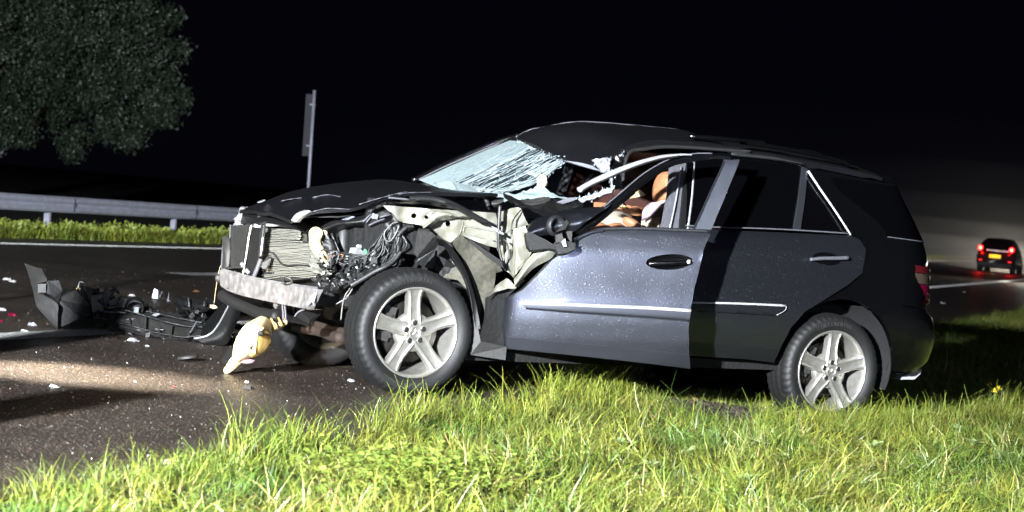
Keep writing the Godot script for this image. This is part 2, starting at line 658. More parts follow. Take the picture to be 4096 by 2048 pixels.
# ---------------------------------------------------------------- lamps that light the place (outside the picture, to the left and behind)
func lamp_stand(label: String, at: Vector3, to: Vector3, heads: int, beacon: bool) -> Node3D:
	var t := thing("unseen_work_lamp", label, "work lamp", Vector3(at.x, 0, at.z))
	var st := begin()
	tube(st, [Vector3(at.x, 0.25, at.z), Vector3(at.x, at.y - 0.1, at.z)], 0.03, 0.022, 8, 1)
	done(st, "mast", M.steel, t)
	for k in 3:
		st = begin()
		var a := TAU * k / 3.0 + 0.4
		tube(st, [Vector3(at.x, 0.75, at.z), Vector3(at.x + cos(a) * 0.6, 0.0, at.z + sin(a) * 0.6)], 0.018, 0.018, 6, 1)
		done(st, "leg", M.steel, t)
	var f := (to - at).normalized()
	var r := f.cross(Vector3.UP).normalized()
	var b := Basis(r, r.cross(f), -f)
	var glow := mat(0.9, 0.9, 0.85, 0.3)
	glow.emission_enabled = true
	glow.emission = Color(1, 0.98, 0.93)
	glow.emission_energy_multiplier = 6.0
	for k in heads:
		var c := at + r * (k - (heads - 1) / 2.0) * 0.34
		st = begin()
		box(st, c - f * 0.14, Vector3(0.3, 0.24, 0.12), b)
		done(st, "lamp_housing", M.plastic, t)
		st = begin()
		box(st, c - f * 0.074, Vector3(0.26, 0.2, 0.01), b)
		done(st, "lamp_face", glow, t)
	if beacon:
		var blue := mat(0.05, 0.1, 0.8, 0.2)
		blue.emission_enabled = true
		blue.emission = Color(0.1, 0.2, 1.0)
		blue.emission_energy_multiplier = 5.0
		st = begin()
		lathe(st, [Vector2(0.07, 0.0), Vector2(0.07, 0.1), Vector2(0.05, 0.14), Vector2(0.001, 0.15)], 16, Transform3D(Basis(Vector3.RIGHT, PI / 2), at + Vector3(0, 0.12, 0)))
		done(st, "beacon_lamp", blue, t)
	return t

const KEY_AT := Vector3(-5.1, 3.5, 3.2)
const GLANCE_AT := Vector3(-2.9, 0.7, -4.2)
const LOW_AT := Vector3(-4.4, 2.7, -11.0)
const BLUE_AT := Vector3(3.5, 3.2, 3.0)

func lamps() -> void:
	lamp_stand("unseen tall lamp on a tripod mast with two heads, lighting the car", KEY_AT, Vector3(0.5, 0.8, -12), 2, false)
	spot("unseen_key_lamp", KEY_AT, Vector3(0.5, 0.8, -12), 2050.0, 50.0, Color(0.96, 0.98, 1.0), 0.2, 0.35)  # out of view; lights the car and turf from the left
	lamp_stand("unseen lamp on a tall stand, lighting the patch of asphalt at left", LOW_AT, Vector3(-2.3, 0.0, -10.9), 1, false)
	spot("unseen_low_lamp", LOW_AT, Vector3(-2.3, 0.0, -10.9), 330.0, 12.0, Color(1.0, 0.97, 0.9), 0.09, 1.0)  # out of view; makes the bright patch on the left asphalt
	lamp_stand("unseen small low lamp, lighting the far wheel under the car's nose", GLANCE_AT, Vector3(-1.4, 0.2, -12.7), 1, false)
	spot("unseen_glance_lamp", GLANCE_AT, Vector3(-1.4, 0.2, -12.7), 230.0, 6.0, Color(1.0, 0.93, 0.82), 0.09, 1.0)  # out of view; lights the far front wheel
	lamp_stand("unseen weak lamp and blue beacon on a stand behind the camera, lighting the shadows", BLUE_AT, Vector3(0.5, 0.8, -12), 1, true)
	spot("unseen_weak_lamp", BLUE_AT, Vector3(0.5, 0.8, -12), 26.0, 45.0, Color(0.9, 0.94, 1.0), 0.1, 0.5)  # out of view; lights the shaded side weakly
	var l := OmniLight3D.new()
	l.name = "unseen_blue_beacon"  # out of view; tints the shadows blue
	l.light_color = Color(0.16, 0.2, 1.0)
	l.light_energy = 7.0
	l.light_size = 0.1
	l.omni_range = 80.0
	l.shadow_enabled = true
	add_child(l)
	l.position = BLUE_AT + Vector3(0, 0.2, 0)
	for k in 2:  # boards out of view, placed to cast shadow bands on the asphalt
		var at: Vector3 = [Vector3(-2.84, 0, -6.4), Vector3(-3.5, 0, -9.0)][k]
		var t := thing("unseen_board", ["striped board out of view, shading the lower dark band on the asphalt", "striped board out of view, shading the upper dark band on the asphalt"][k], "warning board", at, "unseen boards shading the asphalt")
		var st := begin()
		box(st, at + Vector3(0, 0.06, 0), Vector3(0.5, 0.12, 0.3))
		done(st, "base", M.plastic, t)
		for j in (3 if k == 0 else 5):
			st = begin()
			box(st, at + Vector3(0, 0.3 + j * 0.25 + 0.125, 0), Vector3(0.32, 0.25, 0.03))
			done(st, "stripe", M.hazard_red if j % 2 else M.white, t)

# ---------------------------------------------------------------- far things

# ---------------------------------------------------------------- the wrecked car; its own axes: x forward, y up, z to its right, origin on the ground under the front axle
func half_width(yb: float) -> float:
	var ks := [[0.0, 0.80], [0.10, 0.86], [0.22, 0.905], [0.34, 0.936], [0.45, 0.952], [0.52, 0.953], [0.58, 0.949], [0.64, 0.937], [0.70, 0.922], [0.76, 0.909], [0.82, 0.900], [0.863, 0.898], [0.867, 0.897], [0.975, 0.862], [0.995, 0.846], [1.2, 0.77], [1.4, 0.68], [1.52, 0.60], [1.62, 0.45], [1.8, 0.2]]
	for i in ks.size() - 1:
		if yb < ks[i + 1][0]:
			return lerpf(ks[i][1], ks[i + 1][1], clampf((yb - ks[i][0]) / (ks[i + 1][0] - ks[i][0]), 0, 1))
	return 0.2

func body_z(x: float, y: float) -> float:
	var yb := y + 0.085 * x
	var s := 0.0
	for k in [-1, 0, 1]:          # rounded a little between the knots
		s += half_width(yb + k * 0.006) / 3.0
	return -s

func door_z(x: float, y: float) -> float:
	var dent := 0.0022 * soft.get_noise_2d(x * 2.5, y * 2.5) + 0.012 * exp(-pow((x + 0.62) / 0.16, 2.0) - pow((y - 0.72) / 0.2, 2.0))
	return body_z(x, y) - 0.42 * clampf((-0.56 - x) / 1.25, 0.0, 1.15) - 0.007 * maxf(0.0, 1.0 - pow((x + 1.15) / 0.68, 2.0)) + dent

func sheet(called: String, parent: Node3D, m: Material, outline: Array, zf: Callable, thick := 0.02, holes := [], cell := 0.04) -> MeshInstance3D:
	var st := begin()
	clip_sheet(st, outline, zf, cell, thick, holes)
	return done(st, called, m, parent)

func plated(called: String, parent: Node3D, m: Material, pts: Array, thick := 0.012) -> MeshInstance3D:
	var st := begin()
	plate(st, pts, thick)
	return done(st, called, m, parent)

func tubed(called: String, parent: Node3D, m: Material, pts: Array, r: float, r1 := -1.0, sides := 7, seg := 5, wob := 0.0) -> MeshInstance3D:
	var st := begin()
	tube(st, pts, r, r1, sides, seg, wob)
	return done(st, called, m, parent)

func patched(called: String, parent: Node3D, m: Material, rows: Array, nu: int, nv: int, out: Vector3, amp := 0.0, freq := 6.0, thick := 0.008) -> MeshInstance3D:
	var st := begin()
	patch(st, rows, nu, nv, out, amp, freq, thick)
	return done(st, called, m, parent)

func blobbed(called: String, parent: Node3D, m: Material, c: Vector3, r: Vector3, turn := Vector3.ZERO, rough := 0.0, power := 1.0) -> MeshInstance3D:
	var st := begin()
	blob(st, c, r, Basis.from_euler(turn), rough, 14, power)
	return done(st, called, m, parent)

func boxed(called: String, parent: Node3D, m: Material, c: Vector3, s: Vector3, turn := Vector3.ZERO) -> MeshInstance3D:
	var st := begin()
	box(st, c, s, Basis.from_euler(turn))
	return done(st, called, m, parent)

func lift(pts: Array, zf: Callable, off := 0.0) -> Array:
	var out := []
	for p in pts:
		out.append(Vector3(p.x, p.y, zf.call(p.x, p.y) + off))
	return out

func wheel(angle: float) -> Node3D:
	# axle along z, the outer face towards -z, hub centre at the origin
	var w := part("wheel", car)
	var st := begin()
	var prof := [Vector2(0.245, -0.215), Vector2(0.262, -0.222), Vector2(0.30, -0.236), Vector2(0.335, -0.232), Vector2(0.352, -0.215)]
	var tread := []
	for i in 15:
		var z := -0.205 + i * (0.19 / 14.0)
		tread.append(Vector2(0.367 - 0.006 * pow(absf(i - 7) / 7.0, 2.0), z))
	prof.append_array(tread)
	prof.append_array([Vector2(0.352, 0.002), Vector2(0.342, 0.014), Vector2(0.325, 0.021), Vector2(0.302, 0.022), Vector2(0.285, 0.016), Vector2(0.271, 0.008), Vector2(0.262, 0.0)])
	var groove := func(i: int, k: int) -> float:
		if k < 4 or k > 21:
			return 0.0
		var d := 0.0
		if k in [8, 12, 16]:
			d = -0.009
		elif (k <= 7 or k >= 17) and i % 4 == 0:
			d = -0.005
		elif k in [10, 14] and i % 4 == 2:
			d = -0.005
		return d
	lathe(st, prof, 208, Transform3D(), groove)
	var tyre := done(st, "tyre", M.tread, w)
	tyre.rotation.z = angle
	st = begin()
	var word := "CONTINENTAL"
	var font := SystemFont.new()
	font.font_names = PackedStringArray(["Droid Sans"])
	for side in 2:
		for i in word.length():
			var tm := TextMesh.new()
			tm.text = word[i]
			tm.font = font
			tm.font_size = 34
			tm.pixel_size = 0.00095
			tm.depth = 0.004
			tm.curve_step = 2.0
			var a := PI / 2 + (i - 5.0) * 0.082 + side * PI
			st.append_from(tm, 0, Transform3D(Basis(Vector3.BACK, a - PI / 2) * Basis(Vector3.UP, PI), Vector3(cos(a), sin(a), 0) * 0.304 + Vector3(0, 0, -0.0225)).rotated_local(Vector3.UP, 0.0))
	var o := MeshInstance3D.new()
	o.mesh = st.commit()
	o.mesh.surface_set_material(0, M.letters)
	place(o, "tyre_lettering", w)
	o.rotation.z = -0.12
	st = begin()
	lathe(st, [Vector2(0.262, -0.004), Vector2(0.2625, 0.004), Vector2(0.259, 0.0075), Vector2(0.252, 0.0055), Vector2(0.247, -0.004), Vector2(0.242, -0.012), Vector2(0.238, -0.03), Vector2(0.226, -0.075), Vector2(0.215, -0.12), Vector2(0.214, -0.19), Vector2(0.235, -0.21), Vector2(0.25, -0.215)], 72)
	# drawn twice so that the barrel has an outside too
	lathe(st, [Vector2(0.25, -0.218), Vector2(0.222, -0.19), Vector2(0.222, -0.12), Vector2(0.243, -0.05), Vector2(0.262, -0.006)], 48)
	done(st, "rim", M.alloy, w)
	for k in 5:
		st = begin()
		var rows := []
		for q in [[0.052, 0.056, -0.014], [0.085, 0.056, -0.016], [0.115, 0.050, -0.02], [0.16, 0.046, -0.02], [0.205, 0.049, -0.015], [0.238, 0.056, -0.006], [0.2475, 0.062, -0.001]]:
			var r: float = q[0]
			var h: float = q[1]
			var z: float = -q[2]
			var row := []
			for c in [[-1.0, 0.055], [-0.98, 0.02], [-0.86, 0.004], [-0.62, 0.0], [-0.55, 0.004], [-0.25, 0.006], [0.25, 0.006], [0.55, 0.004], [0.62, 0.0], [0.86, 0.004], [0.98, 0.02], [1.0, 0.055]]:
				row.append(Vector3(c[0] * h * 0.9, sqrt(maxf(0.0, r * r - pow(c[0] * h * 0.9, 2.0))), z + c[1] - 0.006))
			rows.append(row)
		var turn := Basis(Vector3.BACK, TAU * k / 5.0)
		for i in rows.size() - 1:
			for j in 11:
				st.set_smooth_group(0 if j > 2 and j < 8 else 1)
				var a: Vector3 = turn * rows[i][j]
				var b: Vector3 = turn * rows[i][j + 1]
				var c2: Vector3 = turn * rows[i + 1][j + 1]
				var d: Vector3 = turn * rows[i + 1][j]
				q4(st, a, b, c2, d, (turn * Vector3((j - 5) * 0.25, 0, -1)))
		done(st, "spoke", M.alloy, w)
	st = begin()
	var hub := []
	for i in 9:
		var t := i / 8.0
		hub.append(Vector2(0.112 * (1.0 - t) + 0.036 * t, -0.03 + 0.022 * sin(t * PI * 0.5) - 0.004 * t))
	hub.push_front(Vector2(0.115, -0.07))
	hub.append(Vector2(0.033, -0.014))
	hub.append(Vector2(0.001, -0.014))
	lathe(st, hub, 60)
	done(st, "hub_face", M.alloy, w)
	for k in 5:
		var a := TAU * (k + 0.5) / 5.0 + PI / 2 + 0.62
		var c := Vector3(cos(a), sin(a), 0) * 0.056
		st = begin()
		lathe(st, [Vector2(0.0185, -0.02), Vector2(0.0185, 0.0), Vector2(0.016, 0.0014), Vector2(0.0157, -0.001)], 14, Transform3D(Basis(), c + Vector3(0, 0, 0.008)))
		done(st, "bolt_rim", M.alloy, w)
		st = begin()
		lathe(st, [Vector2(0.0158, -0.02), Vector2(0.0158, -0.0012), Vector2(0.001, -0.0012)], 12, Transform3D(Basis(), c + Vector3(0, 0, 0.0085)))
		done(st, "dark_bolt_hole", M.near_black, w)  # black disc put in for the dark of the bolt hole
	st = begin()
	lathe(st, [Vector2(0.0355, -0.016), Vector2(0.035, -0.006), Vector2(0.032, -0.0035), Vector2(0.031, -0.006), Vector2(0.001, -0.005)], 40)
	for k in 3:
		var a := PI / 2 + TAU * k / 3.0
		var d := Vector3(cos(a), sin(a), 0)
		var s := Vector3(-sin(a), cos(a), 0) * 0.0055
		var top := Vector3(0, 0, 0.0008)
		for e in [-1, 1]:
			t3(st, d * 0.031 + top, s * e + top, Vector3(0, 0, -0.003), Vector3(0, 0, -1) + s * e * 60)
			t3(st, d * 0.031 + top, s * e + top, s * e + Vector3(0, 0, 0.006), s * e)
	done(st, "centre_cap", M.alloy, w)
	st = begin()
	lathe(st, [Vector2(0.178, -0.13), Vector2(0.178, -0.105), Vector2(0.176, -0.103), Vector2(0.105, -0.103), Vector2(0.10, -0.085), Vector2(0.07, -0.08), Vector2(0.001, -0.08)], 48)
	done(st, "brake_disc", M.disc, w)
	st = begin()
	box(st, Vector3(0.15, 0.05, 0.115), Vector3(0.07, 0.2, 0.09), Basis(Vector3.BACK, 0.3))
	box(st, Vector3(0.152, 0.08, 0.066), Vector3(0.05, 0.06, 0.02), Basis(Vector3.BACK, 0.3))
	box(st, Vector3(0.152, 0.0, 0.066), Vector3(0.05, 0.06, 0.02), Basis(Vector3.BACK, 0.1))
	done(st, "brake_caliper", M.grey_plastic, w)
	st = begin()
	lathe(st, [Vector2(0.213, -0.2), Vector2(0.06, -0.19), Vector2(0.001, -0.19)], 32)
	done(st, "back_plate", M.near_black, w)
	return w

func wreck() -> void:
	car = Node3D.new()
	car.name = "wrecked_car"
	add_child(car)
	car.transform = Transform3D(Basis(Vector3.UP, 3.60488) * Basis(Vector3.BACK, 0.0324), Vector3(-0.9217, 0, -12.1625))
	tag(car, "crashed dark grey estate car, its front torn open, standing half on the verge", "car")
	var fl := wheel(0.1)
	fl.position = Vector3(0, 0.363, -0.9)
	fl.rotation = Vector3(0, 0, -0.11)
	for q in [[Vector3(-2.915, 0.363, -0.9), Vector3(0, 0, 0.0)], [Vector3(-0.02, 0.363, 0.84), Vector3(0, PI + 0.12, 0.5)], [Vector3(-2.915, 0.363, 0.84), Vector3(0, PI, 0.3)]]:
		var w: Node3D = fl.duplicate()
		w.name = numbered("wheel", car)
		car.add_child(w, true)
		w.position = q[0]
		w.rotation = q[1]
	shell()
	front_door()
	rear_door()
	front_end()
	glasshouse()
	cabin()

func shell() -> void:
	# floor, bulkhead, far side: what keeps the light out
	boxed("floor_pan", car, M.near_black, Vector3(-1.9, 0.33, 0), Vector3(3.3, 0.06, 1.6), Vector3(0, 0, -0.05))
	boxed("bulkhead", car, M.near_black, Vector3(-0.50, 0.66, 0.05), Vector3(0.05, 0.7, 1.4))
	boxed("sill", car, M.near_black, Vector3(-1.5, 0.37, -0.66), Vector3(2.0, 0.12, 0.1), Vector3(0, 0, -0.075))  # coloured near black for the shade under the doors
	var far := [Vector2(0.6, 0.45), Vector2(-0.45, 0.3), Vector2(-2.4, 0.45), Vector2(-3.4, 0.5), Vector2(-3.4, 1.28), Vector2(-2.0, 1.16), Vector2(-0.6, 1.02), Vector2(0.55, 0.9)]
	sheet("right_body_side", car, M.black_and_unlit_paint, far, func(x, y): return -body_z(x, y) - 0.02, -0.02, [], 0.08)
	for q in [[Vector3(-0.62, 1.2, 0.72), Vector3(-1.22, 1.62, 0.58), 0.035], [Vector3(-1.75, 1.14, 0.74), Vector3(-1.9, 1.66, 0.57), 0.05], [Vector3(-2.9, 1.24, 0.75), Vector3(-2.75, 1.7, 0.57), 0.06], [Vector3(-1.22, 1.62, 0.58), Vector3(-3.2, 1.7, 0.57), 0.04]]:
		tubed("right_pillar", car, M.plastic, [q[0], q[1]], q[2], q[2], 8, 1)
	# roof, bent down at its near front corner
	var rows := [
		[Vector3(-1.293,1.457,-0.5),Vector3(-1.273,1.48,-0.3),Vector3(-1.231,1.505,-0.1),Vector3(-1.206,1.559,0.15),Vector3(-1.209,1.598,0.36),Vector3(-1.205,1.631,0.56)],
		[Vector3(-1.364,1.548,-0.54),Vector3(-1.371,1.568,-0.35),Vector3(-1.354,1.61,-0.12),Vector3(-1.315,1.665,0.1),Vector3(-1.296,1.703,0.36),Vector3(-1.308,1.694,0.56)],
		[Vector3(-1.431,1.612,-0.56),Vector3(-1.462,1.652,-0.36),Vector3(-1.475,1.691,-0.15),Vector3(-1.495,1.746,0.08),Vector3(-1.48,1.767,0.34),Vector3(-1.496,1.754,0.56)],
		[Vector3(-1.536,1.66,-0.57),Vector3(-1.595,1.691,-0.36),Vector3(-1.631,1.725,-0.15),Vector3(-1.655,1.762,0.08),Vector3(-1.662,1.793,0.34),Vector3(-1.68,1.782,0.56)],
		[Vector3(-1.725,1.684,-0.58),Vector3(-1.792,1.717,-0.36),Vector3(-1.842,1.744,-0.15),Vector3(-1.891,1.774,0.08),Vector3(-1.89,1.808,0.34),Vector3(-1.89,1.791,0.56)],
		[Vector3(-2.119,1.704,-0.59),Vector3(-2.199,1.738,-0.36),Vector3(-2.255,1.765,-0.15),Vector3(-2.309,1.796,0.08),Vector3(-2.325,1.83,0.34),Vector3(-2.318,1.814,0.56)],
		[Vector3(-2.084,1.675,-0.59),Vector3(-2.174,1.705,-0.36),Vector3(-2.23,1.731,-0.15),Vector3(-2.297,1.762,0.08),Vector3(-2.322,1.798,0.34),Vector3(-2.326,1.786,0.56)],
		[Vector3(-2.454,1.692,-0.59),Vector3(-2.549,1.723,-0.36),Vector3(-2.621,1.751,-0.15),Vector3(-2.684,1.78,0.08),Vector3(-2.715,1.817,0.34),Vector3(-2.723,1.803,0.56)],
		[Vector3(-2.764,1.679,-0.59),Vector3(-2.864,1.718,-0.36),Vector3(-2.949,1.747,-0.15),Vector3(-3.036,1.78,0.08),Vector3(-3.081,1.822,0.34),Vector3(-3.093,1.806,0.56)],
		[Vector3(-3.087,1.673,-0.58),Vector3(-3.195,1.71,-0.36),Vector3(-3.295,1.74,-0.15),Vector3(-3.397,1.774,0.08),Vector3(-3.457,1.817,0.34),Vector3(-3.473,1.801,0.56)],
		[Vector3(-3.388,1.653,-0.55),Vector3(-3.489,1.678,-0.36),Vector3(-3.604,1.7,-0.15),Vector3(-3.723,1.723,0.08),Vector3(-3.81,1.753,0.34),Vector3(-3.8,1.736,0.52)]]
	patched("roof", car, M.roof_sheen_paint, rows, 34, 60, Vector3(0.1, 1, -0.2), 0.006, 5.0, 0.02)
	tubed("roof_edge_sheen", car, M.trim_grey, [Vector3(-1.205,1.633,0.56),Vector3(-1.308,1.696,0.56),Vector3(-1.341,1.715,0.45),Vector3(-1.48,1.768,0.34),Vector3(-1.662,1.794,0.34),Vector3(-1.89,1.809,0.34),Vector3(-2.325,1.83,0.34)], 0.005, 0.005, 6, 5)  # pale tube put in for the highlight along the roof edge
	tubed("roof_rail", car, M.black_and_unlit_paint, [Vector3(-1.897,1.735,-0.5),Vector3(-2.1,1.749,-0.53),Vector3(-2.325,1.758,-0.54),Vector3(-2.454,1.764,-0.54)] + [Vector3(-2.212,1.747,-0.54),Vector3(-2.479,1.749,-0.54),Vector3(-2.79,1.74,-0.54),Vector3(-3.041,1.725,-0.53),Vector3(-3.119,1.704,-0.53)], 0.016, 0.016, 8, 4)
	plated("roof_fin", car, M.black_and_unlit_paint, [Vector3(-2.677,1.813,-0.1),Vector3(-2.695,1.812,-0.1),Vector3(-2.737,1.783,-0.1),Vector3(-2.7,1.781,-0.1)], 0.02)
	# the frame over the doors and down to the rear
	sheet("upper_side_frame", car, M.roof_sheen_paint, [Vector2(-1.355,1.588),Vector2(-1.41,1.62),Vector2(-1.505,1.654),Vector2(-1.73,1.686),Vector2(-2.116,1.703),Vector2(-2.291,1.712)] + [Vector2(-2.14,1.685),Vector2(-2.432,1.693),Vector2(-2.723,1.679),Vector2(-2.985,1.667),Vector2(-3.269,1.643),Vector2(-3.12,1.625),Vector2(-2.783,1.644),Vector2(-2.709,1.634),Vector2(-2.679,1.649),Vector2(-2.424,1.665),Vector2(-2.131,1.655)] + [Vector2(-2.283,1.685),Vector2(-1.72,1.648),Vector2(-1.51,1.608),Vector2(-1.408,1.575)], body_z, 0.04)
	tubed("door_seal", car, M.rubber, [Vector3(-1.314,1.342,-0.762),Vector3(-1.337,1.46,-0.71),Vector3(-1.394,1.571,-0.651),Vector3(-1.507,1.607,-0.633),Vector3(-1.717,1.648,-0.618),Vector3(-2.28,1.686,-0.624)] + [Vector3(-2.128,1.656,-0.636),Vector3(-2.42,1.666,-0.646),Vector3(-2.676,1.652,-0.67)], 0.012, 0.012, 6, 4)
	# rear quarter: flat side, then round the corner to the tail
	var arch := []
	for i in 16:
		var a := lerpf(0.36, PI + 0.15, i / 15.0)
		arch.append(Vector2(-2.915 - 0.01 - cos(a) * 0.445, 0.40 + sin(a) * 0.43))
	arch.reverse()
	var q := [Vector2(-2.709,1.634),Vector2(-2.814,1.523),Vector2(-2.919,1.387),Vector2(-3.04,1.238),Vector2(-3.083,1.168),Vector2(-3.06,1.003),Vector2(-2.952,0.916),Vector2(-2.808,0.829)]
	q.append_array(arch.slice(6))
	q.append_array([Vector2(-3.36, 0.55), Vector2(-3.36, 1.61)])
	sheet("rear_quarter_panel", car, M.black_and_unlit_paint, q, body_z, 0.03)
	var tail := [[1.66, -3.40], [1.55, -3.506], [1.39, -3.671], [1.29, -3.752], [1.18, -3.802], [1.04, -3.817], [0.93, -3.813], [0.82, -3.805], [0.77, -3.896], [0.68, -3.957], [0.58, -3.981], [0.47, -3.961], [0.40, -3.86]]
	var corner := func(y: float, t: float, off := 0.0) -> Vector3:
		var xt := -3.8
		for i in tail.size() - 1:
			if y <= tail[i][0] and y >= tail[i + 1][0]:
				xt = lerpf(tail[i][1], tail[i + 1][1], (tail[i][0] - y) / (tail[i][0] - tail[i + 1][0]))
		var w := half_width(y - 0.085 * 3.36) + off
		return Vector3(-3.36 + (xt - off + 3.36) * pow(absf(sin(t)), 0.74), y, -signf(cos(t)) * w * pow(absf(cos(t)), 0.74))
	for band in [["tailgate", 1.66, 0.83, M.black_and_unlit_paint], ["rear_bumper", 0.825, 0.40, M.black_and_unlit_paint]]:
		var st := begin()
		var g := []
		for i in 25:
			var y: float = lerpf(band[1], band[2], i / 24.0)
			var row := []
			for j in 49:
				row.append(corner.call(y, lerpf(0.0, PI, j / 48.0)))
			g.append(row)
		for i in 24:
			for j in 48:
				q4(st, g[i][j], g[i][j + 1], g[i + 1][j + 1], g[i + 1][j], g[i][j] - Vector3(-3.2, g[i][j].y, 0))
		done(st, band[0], band[3], car)
	# tail lamp wraps the corner
	var lamp := part("tail_light", car)
	for band in [["dark_lens", 1.10, 1.055, M.red_dark], ["clear_lens", 1.05, 0.985, M.clear_lens], ["red_lens", 0.98, 0.93, M.red_lens], ["red_lens", 0.925, 0.89, M.red_lens], ["red_lens", 0.885, 0.855, M.red_dark]]:
		var st := begin()
		var rows2 := []
		for i in 4:
			var y: float = lerpf(band[1], band[2], i / 3.0)
			var row := []
			for j in 13:
				row.append(corner.call(y, lerpf(0.12 + 0.35 * clampf((1.02 - y) / 0.2, 0, 1), 1.25, j / 12.0), 0.016 + 0.005 * sin(PI * i / 3.0)))
			rows2.append(row)
		for i in 3:
			for j in 12:
				q4(st, rows2[i][j], rows2[i][j + 1], rows2[i + 1][j + 1], rows2[i + 1][j], rows2[i][j] - Vector3(-3.2, rows2[i][j].y, 0))
		done(st, band[0], band[3], lamp)
	# cargo glass
	var st := begin()
	var grid := []
	for i in 9:
		var t := i / 8.0
		var y := lerpf(1.60, 1.26, t)
		var row := []
		for j in 20:
			var s := j / 19.0
			var x0 := lerpf(-2.86, -3.25, smoothstep(0.0, 1.0, t))
			if s < 0.5:
				var x := lerpf(x0, -3.36, s * 2)
				row.append(Vector3(x, y, body_z(x, y) - 0.005))
			else:
				row.append(corner.call(y, lerpf(0.0, 1.2, s * 2 - 1), 0.005))
		grid.append(row)
	for i in 8:
		for j in 19:
			q4(st, grid[i][j], grid[i][j + 1], grid[i + 1][j + 1], grid[i + 1][j], grid[i][j] - Vector3(-3.2, grid[i][j].y, 0))
	done(st, "cargo_window", M.tint, car)
	var edge := []
	for i in 8:
		edge.append(corner.call(lerpf(1.62, 1.30, i / 7.0), 1.0, 0.008))
	tubed("glass_edge", car, M.trim_grey, edge, 0.003, 0.003, 5, 3)
	tubed("window_seam", car, M.trim_grey, grid[8].slice(0, 17), 0.0035, 0.0035, 5, 2)
	# wheel arch lining, bumper valance and exhaust
	var lining := []
	for i in 9:
		var a := lerpf(-0.3, 1.2, i / 8.0)
		lining.append([Vector3(-2.925 - cos(a) * 0.44, 0.40 + sin(a) * 0.425, -0.9), Vector3(-2.925 - cos(a) * 0.435, 0.40 + sin(a) * 0.42, -0.72), Vector3(-2.925 - cos(a) * 0.43, 0.40 + sin(a) * 0.415, -0.5)])
	patched("wheel_arch_liner", car, M.arch, lining, 8, 30, Vector3(1, 0, -0.2), 0.005)
	plated("exhaust_tip", car, M.bright, [Vector3(-3.583,0.338,-0.72),Vector3(-3.676,0.395,-0.72),Vector3(-3.763,0.423,-0.72),Vector3(-3.76,0.392,-0.72),Vector3(-3.716,0.351,-0.72)], 0.06)
	boxed("rear_axle", car, M.near_black, Vector3(-2.9, 0.34, 0), Vector3(0.15, 0.14, 1.5))
	boxed("rear_inner_arch", car, M.near_black, Vector3(-2.95, 0.75, -0.6), Vector3(1.0, 0.5, 0.05))

